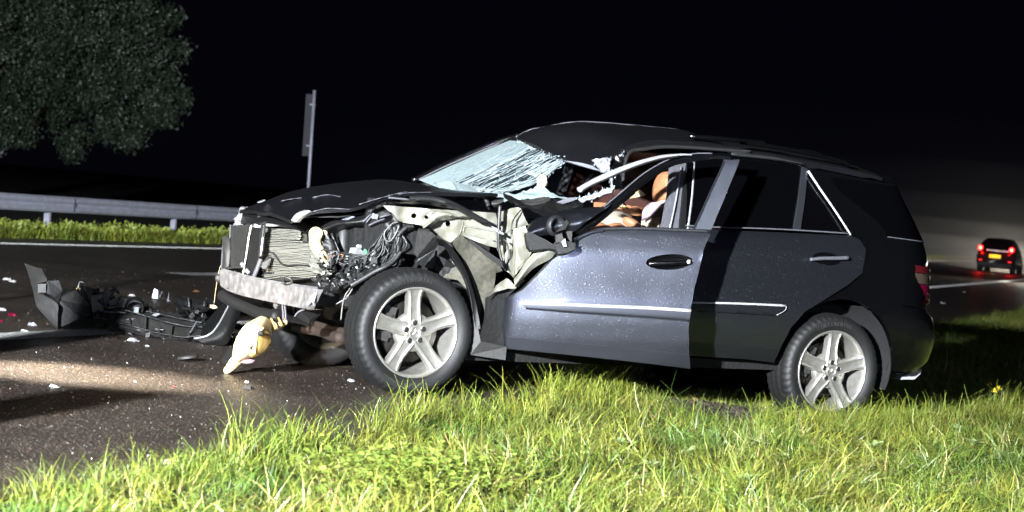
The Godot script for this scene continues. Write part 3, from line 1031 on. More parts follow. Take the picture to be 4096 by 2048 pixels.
func front_door() -> void:
	var d := part("front_door", car)
	var outline := [Vector2(-0.911,0.985),Vector2(-0.962,1.034),Vector2(-1.055,1.074),Vector2(-1.165,1.093),Vector2(-1.331,1.112),Vector2(-1.498,1.126),Vector2(-1.685,1.141),Vector2(-1.654,1.081),Vector2(-1.63,1.027),Vector2(-1.61,0.904),Vector2(-1.583,0.799),Vector2(-1.565,0.677),Vector2(-1.569,0.557),Vector2(-1.599,0.428),Vector2(-1.637,0.32),Vector2(-1.438,0.324),Vector2(-1.226,0.325),Vector2(-0.892,0.324),Vector2(-0.587,0.32),Vector2(-0.568,0.34),Vector2(-0.533,0.469),Vector2(-0.518,0.604),Vector2(-0.619,0.67),Vector2(-0.699,0.76),Vector2(-0.777,0.862),Vector2(-0.815,0.901),Vector2(-0.878,0.933),Vector2(-0.902,0.963)]
	var handle_hole := []
	for i in 18:
		handle_hole.append(Vector2(HANDLE.x, HANDLE.y) + Vector2(cos(TAU * i / 18) * 0.137, sin(TAU * i / 18) * 0.046).rotated(-0.17))
	sheet("door_skin", d, M.paint, outline, door_z, 0.03, [handle_hole], 0.03)
	# sunk bowl behind the handle
	var st := begin()
	var rings := []
	for r in 6:
		var ring := []
		var k := 1.0 - r / 5.0
		for i in 18:
			var x: float = HANDLE.x + (handle_hole[i].x - HANDLE.x) * k
			var y: float = HANDLE.y + (handle_hole[i].y - HANDLE.y) * k
			ring.append(Vector3(x, y, door_z(x, y) + 0.03 * sqrt(1.0 - k * k)))
		rings.append(ring)
	for r in 5:
		for i in 18:
			q4(st, rings[r][i], rings[r][(i + 1) % 18], rings[r + 1][(i + 1) % 18], rings[r + 1][i], Vector3(0, 0, -1))
	done(st, "handle_bowl", M.black_and_unlit_paint, d)
	var grip := []
	for x in [0.118, 0.09, 0.05, 0.0, -0.05, -0.09, -0.118]:
		grip.append(Vector3(HANDLE.x + x, HANDLE.y - 0.004 - x * 0.17, door_z(HANDLE.x + x, HANDLE.y) - 0.022 * (1.0 - pow(x / 0.125, 4.0))))
	tubed("door_handle", d, M.black_and_unlit_paint, grip, 0.014, 0.014, 10, 4)
	st = begin()
	var lock: Vector3 = Vector3(HANDLE.x - 0.092, HANDLE.y + 0.014, door_z(HANDLE.x - 0.092, HANDLE.y) - 0.036)
	lathe(st, [Vector2(0.012, -0.01), Vector2(0.012, 0.002), Vector2(0.001, 0.003)], 14, Transform3D(Basis(), lock))
	done(st, "lock_cylinder", M.white, d)
	sheet("door_cladding", d, M.low_paint, [Vector2(-0.556,0.389),Vector2(-0.872,0.395),Vector2(-1.204,0.402),Vector2(-1.599,0.404),Vector2(-1.596,0.428),Vector2(-1.632,0.323),Vector2(-1.434,0.327),Vector2(-1.222,0.328),Vector2(-0.888,0.327),Vector2(-0.586,0.323),Vector2(-0.568,0.343)], func(x, y): return door_z(x, y) - 0.007, 0.01)
	# side moulding: a bright upper edge over a dark bar
	var top := [Vector2(-0.618,0.597),Vector2(-0.835,0.615),Vector2(-1.079,0.634),Vector2(-1.326,0.653),Vector2(-1.558,0.665)]
	var low := [Vector2(-0.637,0.566),Vector2(-0.84,0.573),Vector2(-1.085,0.584),Vector2(-1.332,0.596),Vector2(-1.554,0.604)]
	st = begin()
	patch(st, [lift(top, door_z, -0.004), lift(top, door_z, -0.022), lift(low, door_z, -0.02), lift(low, door_z, -0.003)], 24, 10, Vector3(0, 0, -1), 0.0, 1.0, 0.0)
	done(st, "side_moulding", M.low_paint, d)
	tubed("moulding_trim", d, M.bright, lift(top, door_z, -0.018), 0.0105, 0.0105, 8, 5)
	tubed("moulding_lip", d, M.trim, lift(low, door_z, -0.006), 0.0035, 0.0035, 6, 5)
	tubed("belt_trim", d, M.cladding, [Vector3(-0.908,0.998,-1.011),Vector3(-0.958,1.038,-1.016),Vector3(-1.052,1.077,-1.032),Vector3(-1.161,1.097,-1.062),Vector3(-1.327,1.116,-1.116),Vector3(-1.494,1.129,-1.17),Vector3(-1.677,1.144,-1.23)], 0.011, 0.011, 8, 4)
	# window frame: the rear post, and the bowed front rail
	sheet("frame_post", d, M.post, [Vector2(-1.815,1.587),Vector2(-1.845,1.587),Vector2(-1.894,1.598),Vector2(-1.785,1.378),Vector2(-1.68,1.151),Vector2(-1.59,1.147),Vector2(-1.697,1.367)], func(x, y): return door_z(x, y) - 0.012, 0.03, [], 0.03)
	plated("frame_tip", d, M.chrome, [Vector3(-1.803,1.587,-1.087),Vector3(-1.822,1.584,-1.097),Vector3(-1.84,1.592,-1.098),Vector3(-1.848,1.63,-1.076),Vector3(-1.842,1.636,-1.07),Vector3(-1.831,1.611,-1.082)], 0.01)
	st = begin()
	patch(st, [[Vector3(-1.851,1.631,-1.085),Vector3(-1.738,1.619,-1.05),Vector3(-1.616,1.6,-1.017),Vector3(-1.482,1.554,-0.996),Vector3(-1.32,1.448,-0.991),Vector3(-1.166,1.308,-0.997),Vector3(-1.068,1.216,-0.996),Vector3(-0.988,1.142,-0.993),Vector3(-0.903,1.045,-1.006)], [Vector3(-1.831,1.612,-1.105),Vector3(-1.726,1.6,-1.073),Vector3(-1.603,1.574,-1.044),Vector3(-1.481,1.532,-1.026),Vector3(-1.321,1.424,-1.017),Vector3(-1.173,1.285,-1.023),Vector3(-1.076,1.197,-1.02),Vector3(-0.995,1.12,-1.019),Vector3(-0.903,1.034,-1.024)], [Vector3(-1.81,1.588,-1.098),Vector3(-1.721,1.578,-1.071),Vector3(-1.605,1.546,-1.048),Vector3(-1.489,1.506,-1.027),Vector3(-1.339,1.397,-1.021),Vector3(-1.194,1.259,-1.026),Vector3(-1.103,1.174,-1.024),Vector3(-1.023,1.099,-1.022),Vector3(-0.925,1.028,-1.019)]], 40, 7, Vector3(0.2, 0.1, -1), 0.002, 6.0, 0.03)
	done(st, "frame_rail", M.black_and_unlit_paint, d)
	tubed("frame_edge", d, M.trim_grey, [Vector3(-1.728,1.615,-1.067),Vector3(-1.606,1.596,-1.034),Vector3(-1.472,1.549,-1.014),Vector3(-1.31,1.443,-1.007),Vector3(-1.158,1.304,-1.013),Vector3(-1.06,1.212,-1.012)], 0.004, 0.004, 5, 5)
	# trim strip torn off and hanging into the opening
	st = begin()
	patch(st, [[Vector3(-0.91,1.307,-0.94),Vector3(-0.984,1.358,-0.946),Vector3(-1.065,1.407,-0.954),Vector3(-1.227,1.492,-0.977),Vector3(-1.393,1.557,-1),Vector3(-1.523,1.587,-1.03),Vector3(-1.595,1.594,-1.053)], [Vector3(-0.912,1.295,-0.957),Vector3(-0.982,1.345,-0.961),Vector3(-1.067,1.393,-0.971),Vector3(-1.225,1.479,-0.992),Vector3(-1.386,1.547,-1.015),Vector3(-1.517,1.581,-1.042),Vector3(-1.589,1.589,-1.064)], [Vector3(-0.924,1.283,-0.957),Vector3(-0.991,1.331,-0.96),Vector3(-1.08,1.381,-0.971),Vector3(-1.234,1.467,-0.991),Vector3(-1.393,1.538,-1.013),Vector3(-1.521,1.574,-1.038),Vector3(-1.593,1.585,-1.058)]], 36, 5, Vector3(0.1, 0.3, -1), 0.0, 1.0, 0.008)
	done(st, "loose_trim", M.trim, d)
	tubed("loose_trim_edge", d, M.plastic, [Vector3(-0.923,1.28,-0.96),Vector3(-0.99,1.328,-0.963),Vector3(-1.078,1.378,-0.974),Vector3(-1.233,1.464,-0.994),Vector3(-1.391,1.534,-1.017),Vector3(-1.519,1.57,-1.042)], 0.006, 0.006, 6, 5)
	plated("torn_end", d, M.torn, [Vector3(-0.902,1.306,-0.948),Vector3(-0.912,1.31,-0.949),Vector3(-0.93,1.294,-0.964),Vector3(-0.927,1.284,-0.967),Vector3(-0.914,1.282,-0.963),Vector3(-0.904,1.29,-0.955)], 0.01)
	# bent skin around the mirror and what is left of the mirror
	st = begin()
	patch(st, [[Vector3(-0.646,1.051,-0.888),Vector3(-0.694,1.098,-0.888),Vector3(-0.802,1.143,-0.913),Vector3(-0.98,1.196,-0.96),Vector3(-1.073,1.216,-0.987),Vector3(-1.122,1.262,-0.988)], [Vector3(-0.612,1.027,-0.952),Vector3(-0.69,1.075,-0.955),Vector3(-0.797,1.116,-0.981),Vector3(-0.943,1.158,-1.02),Vector3(-1.02,1.181,-1.041),Vector3(-1.076,1.219,-1.047)], [Vector3(-0.61,1.004,-0.989),Vector3(-0.679,1.036,-1.003),Vector3(-0.774,1.067,-1.02),Vector3(-0.873,1.092,-1.049),Vector3(-0.927,1.114,-1.061),Vector3(-0.982,1.156,-1.066)], [Vector3(-0.67,0.989,-0.946),Vector3(-0.746,1.01,-0.968),Vector3(-0.807,1.029,-0.985),Vector3(-0.872,1.041,-1.005),Vector3(-0.908,1.061,-1.008),Vector3(-0.951,1.106,-1.003)]], 24, 16, Vector3(0.2, 0.2, -1), 0.012, 7.0, 0.015)
	done(st, "mirror_base", M.paint, d)
	st = begin()
	lathe(st, [Vector2(0.062, -0.03), Vector2(0.062, 0.0), Vector2(0.052, 0.006), Vector2(0.042, -0.004), Vector2(0.036, -0.03), Vector2(0.001, -0.032)], 28, Transform3D(Basis(Vector3.UP, 0.25), [Vector3(-0.762,1.066,-1.026)][0]))
	done(st, "mirror_socket", M.cladding, d)
	plated("mirror_stub", d, M.near_black, [Vector3(-0.572,1.004,-0.994),Vector3(-0.602,1.012,-1.003),Vector3(-0.676,0.982,-1.041),Vector3(-0.735,0.954,-1.072),Vector3(-0.753,0.931,-1.086),Vector3(-0.704,0.931,-1.068),Vector3(-0.6,0.909,-1.034),Vector3(-0.581,0.932,-1.021)], 0.05)
	plated("mirror_stub", d, M.near_black, [Vector3(-0.723,0.961,-1.075),Vector3(-0.75,0.992,-1.076),Vector3(-0.78,0.988,-1.088),Vector3(-0.844,0.98,-1.114),Vector3(-0.842,0.945,-1.125),Vector3(-0.806,0.921,-1.116),Vector3(-0.75,0.904,-1.098),Vector3(-0.737,0.928,-1.091)], 0.05)
	plated("mirror_bracket", d, M.grey_plastic, [Vector3(-0.727,1.01,-1.081),Vector3(-0.761,1.026,-1.089),Vector3(-0.778,0.973,-1.112),Vector3(-0.763,0.96,-1.111),Vector3(-0.745,0.977,-1.098),Vector3(-0.729,0.967,-1.096)], 0.03)
	plated("mirror_bracket", d, M.trim, [Vector3(-0.755,0.979,-1.112),Vector3(-0.775,1.001,-1.112),Vector3(-0.783,0.955,-1.13),Vector3(-0.766,0.949,-1.125)], 0.01)
	plated("mirror_bracket", d, M.grey_plastic, [Vector3(-0.792,1.041,-1.086),Vector3(-0.825,1.047,-1.095),Vector3(-0.818,0.978,-1.116),Vector3(-0.802,1.007,-1.1)], 0.02)
	plated("mirror_tear", d, M.near_black, [Vector3(-0.742,1.03,-1.055),Vector3(-0.806,1.108,-1.042),Vector3(-0.82,1.094,-1.053),Vector3(-0.794,1.052,-1.063)], 0.02)
	tubed("skin_crease", d, M.paint, [Vector3(-0.889,0.991,-1.01),Vector3(-0.928,1.02,-1.015),Vector3(-0.998,1.056,-1.029),Vector3(-1.062,1.073,-1.043)], 0.014, 0.008, 8, 4)
	# peeled front edge of the skin, showing pale primer
	st = begin()
	patch(st, [[Vector3(-0.791,0.918,-1.001),Vector3(-0.755,0.869,-0.992),Vector3(-0.66,0.798,-0.97),Vector3(-0.573,0.684,-0.964)], [Vector3(-0.756,0.92,-1.029),Vector3(-0.701,0.901,-1.01),Vector3(-0.627,0.824,-0.993),Vector3(-0.544,0.697,-0.996)], [Vector3(-0.669,0.902,-0.959),Vector3(-0.628,0.846,-0.95),Vector3(-0.585,0.766,-0.949),Vector3(-0.559,0.733,-0.947)]], 18, 10, Vector3(0.5, 0.2, -1), 0.006, 9.0, 0.008)
	done(st, "peeled_skin", M.primer, d)
	st = begin()
	patch(st, [[Vector3(-0.57,0.682,-0.974),Vector3(-0.515,0.728,-0.957),Vector3(-0.489,0.717,-0.958),Vector3(-0.446,0.686,-0.965),Vector3(-0.411,0.649,-0.972)], [Vector3(-0.566,0.671,-0.959),Vector3(-0.523,0.671,-0.956),Vector3(-0.489,0.658,-0.957),Vector3(-0.437,0.641,-0.959),Vector3(-0.397,0.606,-0.965)]], 14, 5, Vector3(0.5, 0.2, -1), 0.006, 9.0, 0.01)
	done(st, "peeled_skin", M.primer, d)
	sheet("door_front_shade", d, M.near_black, [Vector2(-0.422,0.601),Vector2(-0.479,0.639),Vector2(-0.595,0.673),Vector2(-0.654,0.731),Vector2(-0.538,0.609),Vector2(-0.55,0.481),Vector2(-0.589,0.33),Vector2(-0.415,0.347),Vector2(-0.428,0.454)], func(x, y): return door_z(x, y) + 0.035, 0.03)  # black sheet put in for the shadow at the door's front edge

const HANDLE := Vector2(-1.439, 0.935)

func rear_door() -> void:
	var d := part("rear_door", car)
	var seam := 0.003
	sheet("door_skin", d, M.paint, [Vector2(-1.709,1.143),Vector2(-1.943,1.163),Vector2(-2.439,1.199),Vector2(-2.969,1.236),Vector2(-3.033,1.219),Vector2(-3.071,1.164),Vector2(-3.047,1.007),Vector2(-2.943,0.927),Vector2(-2.799,0.84),Vector2(-2.613,0.723),Vector2(-2.529,0.612),Vector2(-2.493,0.499),Vector2(-2.472,0.387),Vector2(-2.26,0.391),Vector2(-2.017,0.384),Vector2(-1.777,0.383)], body_z, 0.03, [], 0.03)
	sheet("door_cladding", d, M.low_paint, [Vector2(-1.75,0.461),Vector2(-1.987,0.466),Vector2(-2.229,0.471),Vector2(-2.481,0.469),Vector2(-2.469,0.384),Vector2(-2.257,0.389),Vector2(-2.014,0.382),Vector2(-1.774,0.38)], func(x, y): return body_z(x, y) - 0.006, 0.01)
	var top := [Vector2(-1.733,0.701),Vector2(-1.932,0.717),Vector2(-2.168,0.733),Vector2(-2.457,0.748)]
	var low := [Vector2(-1.739,0.648),Vector2(-1.938,0.663),Vector2(-2.175,0.676),Vector2(-2.399,0.684)]
	var st := begin()
	patch(st, [lift(top, body_z, -0.004), lift(top, body_z, -0.02), lift(low, body_z, -0.018), lift(low, body_z, -0.003)], 16, 8, Vector3(0, 0, -1), 0.0, 1.0, 0.0)
	done(st, "side_moulding", M.low_paint, d)
	tubed("moulding_trim", d, M.bright, lift(top, body_z, -0.016), 0.0075, 0.0075, 8, 5)
	tubed("moulding_lip", d, M.trim, [Vector3(-2.452,0.748,-0.972),Vector3(-2.458,0.734,-0.973),Vector3(-2.442,0.712,-0.973),Vector3(-2.394,0.684,-0.972)], 0.003, 0.003, 6, 4)
	var c: Vector3 = [Vector3(-2.767,1.071,-0.929)][0]
	var bowl := []
	for i in 16:
		bowl.append(Vector2(c.x + cos(TAU * i / 16) * 0.11, c.y + sin(TAU * i / 16) * 0.04))
	sheet("handle_bowl", d, M.black_and_unlit_paint, bowl, func(x, y): return body_z(x, y) - 0.003, 0.004)  # flat black oval put in for the shaded handle recess
	tubed("door_handle", d, M.trim_grey, [Vector3(-2.624,1.052,-0.93),Vector3(-2.704,1.068,-0.929),Vector3(-2.811,1.08,-0.929),Vector3(-2.911,1.093,-0.929)], 0.011, 0.013, 9, 4)
	# glass, post, quarter light and bright trim
	sheet("window_pane", d, M.tint, [Vector2(-1.751,1.156),Vector2(-1.809,1.612),Vector2(-2.137,1.65),Vector2(-2.43,1.66),Vector2(-2.667,1.642),Vector2(-2.545,1.23)], func(x, y): return body_z(x, y) + 0.012, 0.006)
	sheet("quarter_pane", d, M.tint, [Vector2(-2.692,1.615),Vector2(-2.97,1.244),Vector2(-2.591,1.232)], func(x, y): return body_z(x, y) + 0.012, 0.006)
	sheet("window_post", d, M.post, [Vector2(-2.659,1.644),Vector2(-2.694,1.628),Vector2(-2.583,1.229),Vector2(-2.534,1.23)], func(x, y): return body_z(x, y) - 0.004, 0.02, [], 0.03)
	tubed("window_trim", d, M.bright, [Vector3(-2.689,1.618,-0.695),Vector3(-2.768,1.503,-0.75),Vector3(-2.866,1.374,-0.806),Vector3(-2.961,1.241,-0.86)], 0.008, 0.006, 8, 4)
	tubed("window_trim", d, M.trim_grey, [Vector3(-1.739,1.167,-0.845),Vector3(-1.94,1.18,-0.847),Vector3(-2.263,1.207,-0.847),Vector3(-2.577,1.229,-0.848),Vector3(-2.965,1.25,-0.853)], 0.005, 0.005, 6, 4)
	tubed("window_trim", d, M.black_and_unlit_paint, [Vector3(-2.127,1.655,-0.637),Vector3(-2.42,1.665,-0.647),Vector3(-2.667,1.646,-0.673)], 0.01, 0.01, 6, 4)
	sheet("frame_corner", d, M.black_and_unlit_paint, [Vector2(-2.674,1.646),Vector2(-2.709,1.634),Vector2(-2.814,1.523),Vector2(-2.919,1.387),Vector2(-3.04,1.238),Vector2(-3.033,1.219),Vector2(-2.97,1.239),Vector2(-2.835,1.436)], body_z, 0.02)

func front_end() -> void:
	# bonnet, buckled
	var rows := [
		[[Vector3(0.652,0.913,-0.42),Vector3(0.592,0.942,0.05),Vector3(0.578,0.943,0.4),Vector3(0.589,0.936,0.7)], 0],
		[[Vector3(0.558,0.982,-0.5),Vector3(0.517,1.014,-0.05),Vector3(0.495,1.024,0.35),Vector3(0.512,0.972,0.72)], 0],
		[[Vector3(0.441,1.009,-0.56),Vector3(0.413,1.063,-0.12),Vector3(0.397,1.084,0.3),Vector3(0.393,1.028,0.72)], 0],
		[[Vector3(0.337,1.033,-0.6),Vector3(0.304,1.107,-0.15),Vector3(0.281,1.131,0.28),Vector3(0.279,1.081,0.72)], 0],
		[[Vector3(0.207,1.09,-0.62),Vector3(0.148,1.153,-0.18),Vector3(0.144,1.172,0.25),Vector3(0.114,1.126,0.72)], 0],
		[[Vector3(0.091,1.142,-0.65),Vector3(-0.003,1.186,-0.2),Vector3(-0.031,1.21,0.22),Vector3(-0.053,1.169,0.72)], 0],
		[[Vector3(-0.016,1.162,-0.66),Vector3(-0.154,1.204,-0.2),Vector3(-0.197,1.238,0.22),Vector3(-0.211,1.203,0.72)], 0],
		[[Vector3(-0.14,1.18,-0.66),Vector3(-0.291,1.2,-0.2),Vector3(-0.357,1.238,0.22),Vector3(-0.373,1.222,0.72)], 0],
		[[Vector3(-0.333,1.198,-0.64),Vector3(-0.477,1.209,-0.2),Vector3(-0.539,1.223,0.22),Vector3(-0.529,1.233,0.7)], 0],
		[[Vector3(-0.572,1.219,-0.58),Vector3(-0.634,1.223,-0.2),Vector3(-0.677,1.225,0.18),Vector3(-0.652,1.237,0.66)], 0]]
	var rr := []
	for r in rows:
		rr.append(r[0])
	patched("bonnet", car, M.roof_sheen_paint, rr, 26, 60, Vector3(0.1, 1, -0.35), 0.005, 4.0, 0.02)
	patched("bonnet_underside", car, M.near_black, [[Vector3(0.644,0.907,-0.4),Vector3(0.59,0.933,0.05),Vector3(0.576,0.931,0.4)], [Vector3(0.524,0.949,-0.42),Vector3(0.508,0.938,-0.05),Vector3(0.442,0.928,0.35)], [Vector3(0.336,0.984,-0.5),Vector3(0.302,0.974,-0.1),Vector3(0.253,0.965,0.3)], [Vector3(0.119,1.056,-0.5),Vector3(0.019,1.041,-0.1),Vector3(-0.025,1.041,0.3)], [Vector3(-0.125,1.139,-0.55),Vector3(-0.268,1.117,-0.1),Vector3(-0.381,1.127,0.3)]], 8, 24, Vector3(0, 1, -0.3), 0.01)
	patched("bonnet_lip_highlight", car, M.trim, [[Vector3(0.656,0.917,-0.43),Vector3(0.64,0.951,-0.44),Vector3(0.615,0.972,-0.45),Vector3(0.585,0.987,-0.46)], [Vector3(0.645,0.91,-0.47),Vector3(0.628,0.939,-0.48),Vector3(0.607,0.963,-0.49),Vector3(0.58,0.983,-0.5)], [Vector3(0.608,0.913,-0.45),Vector3(0.6,0.938,-0.47),Vector3(0.587,0.961,-0.49),Vector3(0.562,0.981,-0.5)]], 14, 8, Vector3(0.3, 0.4, -0.8), 0.002)  # folded bonnet corner; its glossy reflection is put in as pale trim
	for l in [[Vector3(0.321,1.052,-0.61),Vector3(0.262,1.08,-0.62),Vector3(0.195,1.109,-0.64),Vector3(0.118,1.141,-0.66),Vector3(0.054,1.161,-0.67)], [Vector3(0.106,1.139,-0.66),Vector3(0.022,1.159,-0.67),Vector3(-0.113,1.176,-0.67)], [Vector3(0.561,0.979,-0.51),Vector3(0.488,1.008,-0.54),Vector3(0.394,1.017,-0.58),Vector3(0.365,1.019,-0.59)], [Vector3(0.539,1.022,0.1),Vector3(0.495,1.041,0.05),Vector3(0.447,1.056,0)], [Vector3(0.567,0.998,0.45),Vector3(0.556,1.009,0.42),Vector3(0.535,1.02,0.4)], [Vector3(0.417,1.064,-0.1),Vector3(0.352,1.091,-0.16),Vector3(0.315,1.087,-0.3)]]:
		tubed("torn_edge", car, M.trim_grey, l, 0.003, 0.0015, 5, 4, 0.5)
	plated("paint_chip", car, M.torn, [Vector3(0.587,0.995,0.4),Vector3(0.538,1.018,0.4),Vector3(0.531,1.016,0.4),Vector3(0.564,0.998,0.4)], 0.004)
	# folded wing top with its black rubber strip
	patched("wing_fold", car, M.black_and_unlit_paint, [[Vector3(0.28,1.047,-0.62),Vector3(0.149,1.121,-0.66),Vector3(-0.043,1.152,-0.68),Vector3(-0.172,1.149,-0.7)], [Vector3(0.284,1.033,-0.66),Vector3(0.163,1.1,-0.7),Vector3(-0.05,1.131,-0.72),Vector3(-0.192,1.122,-0.74)], [Vector3(0.254,1.019,-0.62),Vector3(0.144,1.08,-0.66),Vector3(-0.072,1.1,-0.68),Vector3(-0.248,1.1,-0.7)]], 24, 6, Vector3(0, 0.6, -0.8), 0.014, 8.0)
	st_strip()
	tubed("gas_strut", car, M.trim_grey, [Vector3(0.182,1.112,-0.7),Vector3(0.125,1.114,-0.71),Vector3(0.061,1.115,-0.72)], 0.006, 0.006, 7, 3)
	# pale inner wing with its holes and pressed panel
	var inner := [Vector2(0.19,1.064),Vector2(0.131,1.069),Vector2(0.03,1.072),Vector2(-0.084,1.079)] + [Vector2(-0.064,1.076),Vector2(-0.177,1.082),Vector2(-0.265,1.087),Vector2(-0.54,1.102),Vector2(-0.567,1.004),Vector2(-0.609,0.993),Vector2(-0.567,0.897),Vector2(-0.494,0.903),Vector2(-0.411,0.924),Vector2(-0.311,0.951),Vector2(-0.263,0.895),Vector2(-0.228,0.907),Vector2(-0.113,0.969),Vector2(-0.073,0.974),Vector2(-0.044,0.973)] + [Vector2(-0.118,0.981),Vector2(-0.061,0.975),Vector2(-0.028,0.977),Vector2(0.05,0.98),Vector2(0.088,0.99),Vector2(0.126,1.023),Vector2(0.159,1.037)]
	var holes := []
	for h in [[Vector2(-0.003,1.026)], [Vector2(-0.077,1.026)], [Vector2(-0.156,1.033)], [Vector2(-0.231,1.004)], [Vector2(-0.579,1.044)], [Vector2(-0.592,0.933)], [Vector2(-0.368,1.042)]]:
		var ring := []
		var r: float = [0.017, 0.013, 0.016, 0.019, 0.014, 0.014, 0.006][holes.size()]
		for i in 10:
			ring.append(h[0] + Vector2(cos(TAU * i / 10), sin(TAU * i / 10)) * r)
		holes.append(ring)
	var crush := func(x: float, y: float) -> float:
		return -0.66 + 0.03 * soft.get_noise_2d(x * 5.0, y * 5.0) - 0.045 * exp(-pow((x + 0.10) / 0.07, 2.0)) * (0.5 + soft.get_noise_2d(x * 14.0, y * 14.0)) + 0.06 * (y - 1.0) * (y - 1.0)
	sheet("inner_wing", car, M.primer, inner, crush, 0.012, holes, 0.022)
	for h in holes:
		var ring := []
		for p in h + [h[0]]:
			ring.append(Vector3(p.x, p.y, crush.call(p.x, p.y) - 0.001))
		tubed("hole_rim", car, M.primer, ring, 0.0025, 0.0025, 5, 1)
	boxed("wing_backing", car, M.near_black, Vector3(-0.15, 0.95, -0.56), Vector3(0.8, 0.3, 0.02))
	tubed("pressed_rib", car, M.primer, lift2([Vector2(-0.542,0.935),Vector2(-0.416,0.951),Vector2(-0.345,0.962),Vector2(-0.335,0.983),Vector2(-0.347,1.001),Vector2(-0.401,1.001),Vector2(-0.555,0.991)], crush, -0.002), 0.005, 0.005, 6, 5)
	tubed("weld_seam", car, M.primer, lift2([Vector2(-0.331,1.039),Vector2(-0.321,0.994),Vector2(-0.311,0.951)], crush, -0.002), 0.003, 0.003, 5, 4)
	patched("crumpled_flange", car, M.primer, [[Vector3(-0.051,0.97,-0.7),Vector3(-0.073,1.001,-0.72),Vector3(-0.118,1.058,-0.71),Vector3(-0.159,1.082,-0.7)], [Vector3(-0.039,0.961,-0.75),Vector3(-0.068,0.999,-0.77),Vector3(-0.115,1.043,-0.76),Vector3(-0.204,1.068,-0.74)], [Vector3(-0.084,0.968,-0.7),Vector3(-0.126,0.995,-0.71),Vector3(-0.162,1.019,-0.71),Vector3(-0.312,1.057,-0.7)]], 16, 9, Vector3(0.2, 0.3, -1), 0.025, 14.0, 0.006)
	patched("crumpled_flange", car, M.primer, [[Vector3(-0.143,1.068,-0.7),Vector3(-0.222,1.071,-0.7),Vector3(-0.318,1.08,-0.7)], [Vector3(-0.179,1.051,-0.76),Vector3(-0.244,1.06,-0.75),Vector3(-0.319,1.067,-0.73)], [Vector3(-0.217,1.04,-0.7),Vector3(-0.269,1.046,-0.7),Vector3(-0.353,1.051,-0.69)]], 12, 7, Vector3(0.1, 0.5, -1), 0.018, 16.0, 0.006)
	# pale corner of the bulkhead behind, with the torn flaps
	patched("bulkhead_corner", car, M.primer, [[Vector3(-0.564,1.104,-0.62),Vector3(-0.611,1.126,-0.62),Vector3(-0.688,1.152,-0.62),Vector3(-0.711,1.14,-0.64)], [Vector3(-0.573,1.036,-0.63),Vector3(-0.629,1.051,-0.64),Vector3(-0.695,1.074,-0.63),Vector3(-0.742,1.088,-0.64)], [Vector3(-0.587,0.964,-0.63),Vector3(-0.623,0.994,-0.65),Vector3(-0.671,1.015,-0.64),Vector3(-0.778,1.056,-0.62)]], 12, 9, Vector3(0.2, 0.1, -1), 0.012, 9.0)
	plated("bulkhead_corner", car, M.primer, [Vector3(-0.582,0.898,-0.63),Vector3(-0.583,0.989,-0.64),Vector3(-0.671,1.015,-0.64),Vector3(-0.687,0.926,-0.64),Vector3(-0.67,0.843,-0.65),Vector3(-0.636,0.791,-0.66)], 0.01)
	patched("torn_flap", car, M.primer, [[Vector3(-0.637,1.013,-0.68),Vector3(-0.658,1.024,-0.7),Vector3(-0.708,1.047,-0.72)], [Vector3(-0.653,0.926,-0.7),Vector3(-0.661,0.946,-0.75),Vector3(-0.736,0.97,-0.74)], [Vector3(-0.651,0.829,-0.72),Vector3(-0.65,0.849,-0.78),Vector3(-0.752,0.907,-0.76)], [Vector3(-0.661,0.73,-0.74),Vector3(-0.647,0.761,-0.8),Vector3(-0.707,0.831,-0.78)]], 12, 16, Vector3(0.5, 0.1, -1), 0.02, 10.0, 0.006)
	patched("torn_flap", car, M.primer, [[Vector3(-0.605,0.872,-0.7),Vector3(-0.611,0.89,-0.72),Vector3(-0.632,0.901,-0.72)], [Vector3(-0.605,0.807,-0.7),Vector3(-0.611,0.819,-0.74),Vector3(-0.655,0.83,-0.72)], [Vector3(-0.615,0.76,-0.71),Vector3(-0.613,0.763,-0.75),Vector3(-0.658,0.734,-0.74)]], 8, 10, Vector3(0.5, 0.1, -1), 0.02, 14.0, 0.006)
	tubed("cable", car, M.wire, [Vector3(-0.534,1.148,-0.7),Vector3(-0.535,1.06,-0.71),Vector3(-0.536,0.98,-0.72),Vector3(-0.551,0.9,-0.72),Vector3(-0.57,0.838,-0.73),Vector3(-0.587,0.792,-0.74),Vector3(-0.595,0.768,-0.74)], 0.011, 0.008, 7, 5)
	tubed("cable", car, M.wire, [Vector3(-0.699,1.141,-0.66),Vector3(-0.65,1.088,-0.68),Vector3(-0.627,1.037,-0.7),Vector3(-0.632,0.956,-0.7)], 0.004, 0.004, 5, 5)
	tubed("cable", car, M.wire, [Vector3(-0.589,0.773,-0.76),Vector3(-0.598,0.875,-0.76),Vector3(-0.591,0.93,-0.74),Vector3(-0.576,0.951,-0.72)], 0.005, 0.005, 5, 5)
	plated("split_metal", car, M.torn, [Vector3(-0.491,1.021,-0.7),Vector3(-0.523,1.003,-0.74),Vector3(-0.562,0.982,-0.74),Vector3(-0.559,0.976,-0.73),Vector3(-0.526,0.991,-0.72)], 0.006)
	# wheel arch: dirty lining, hoop and brackets
	sheet("wheel_arch_liner", car, M.liner, [Vector2(-0.245,0.952),Vector2(-0.338,0.9),Vector2(-0.433,0.852),Vector2(-0.53,0.8),Vector2(-0.559,0.767),Vector2(-0.519,0.749),Vector2(-0.505,0.659),Vector2(-0.473,0.593),Vector2(-0.481,0.464),Vector2(-0.458,0.454),Vector2(-0.429,0.54),Vector2(-0.393,0.632),Vector2(-0.333,0.738),Vector2(-0.278,0.821),Vector2(-0.201,0.894)], func(x, y): return -0.80 - 0.05 * (x + 0.4) + 0.03 * soft.get_noise_2d(x * 4.0, y * 4.0), 0.015)
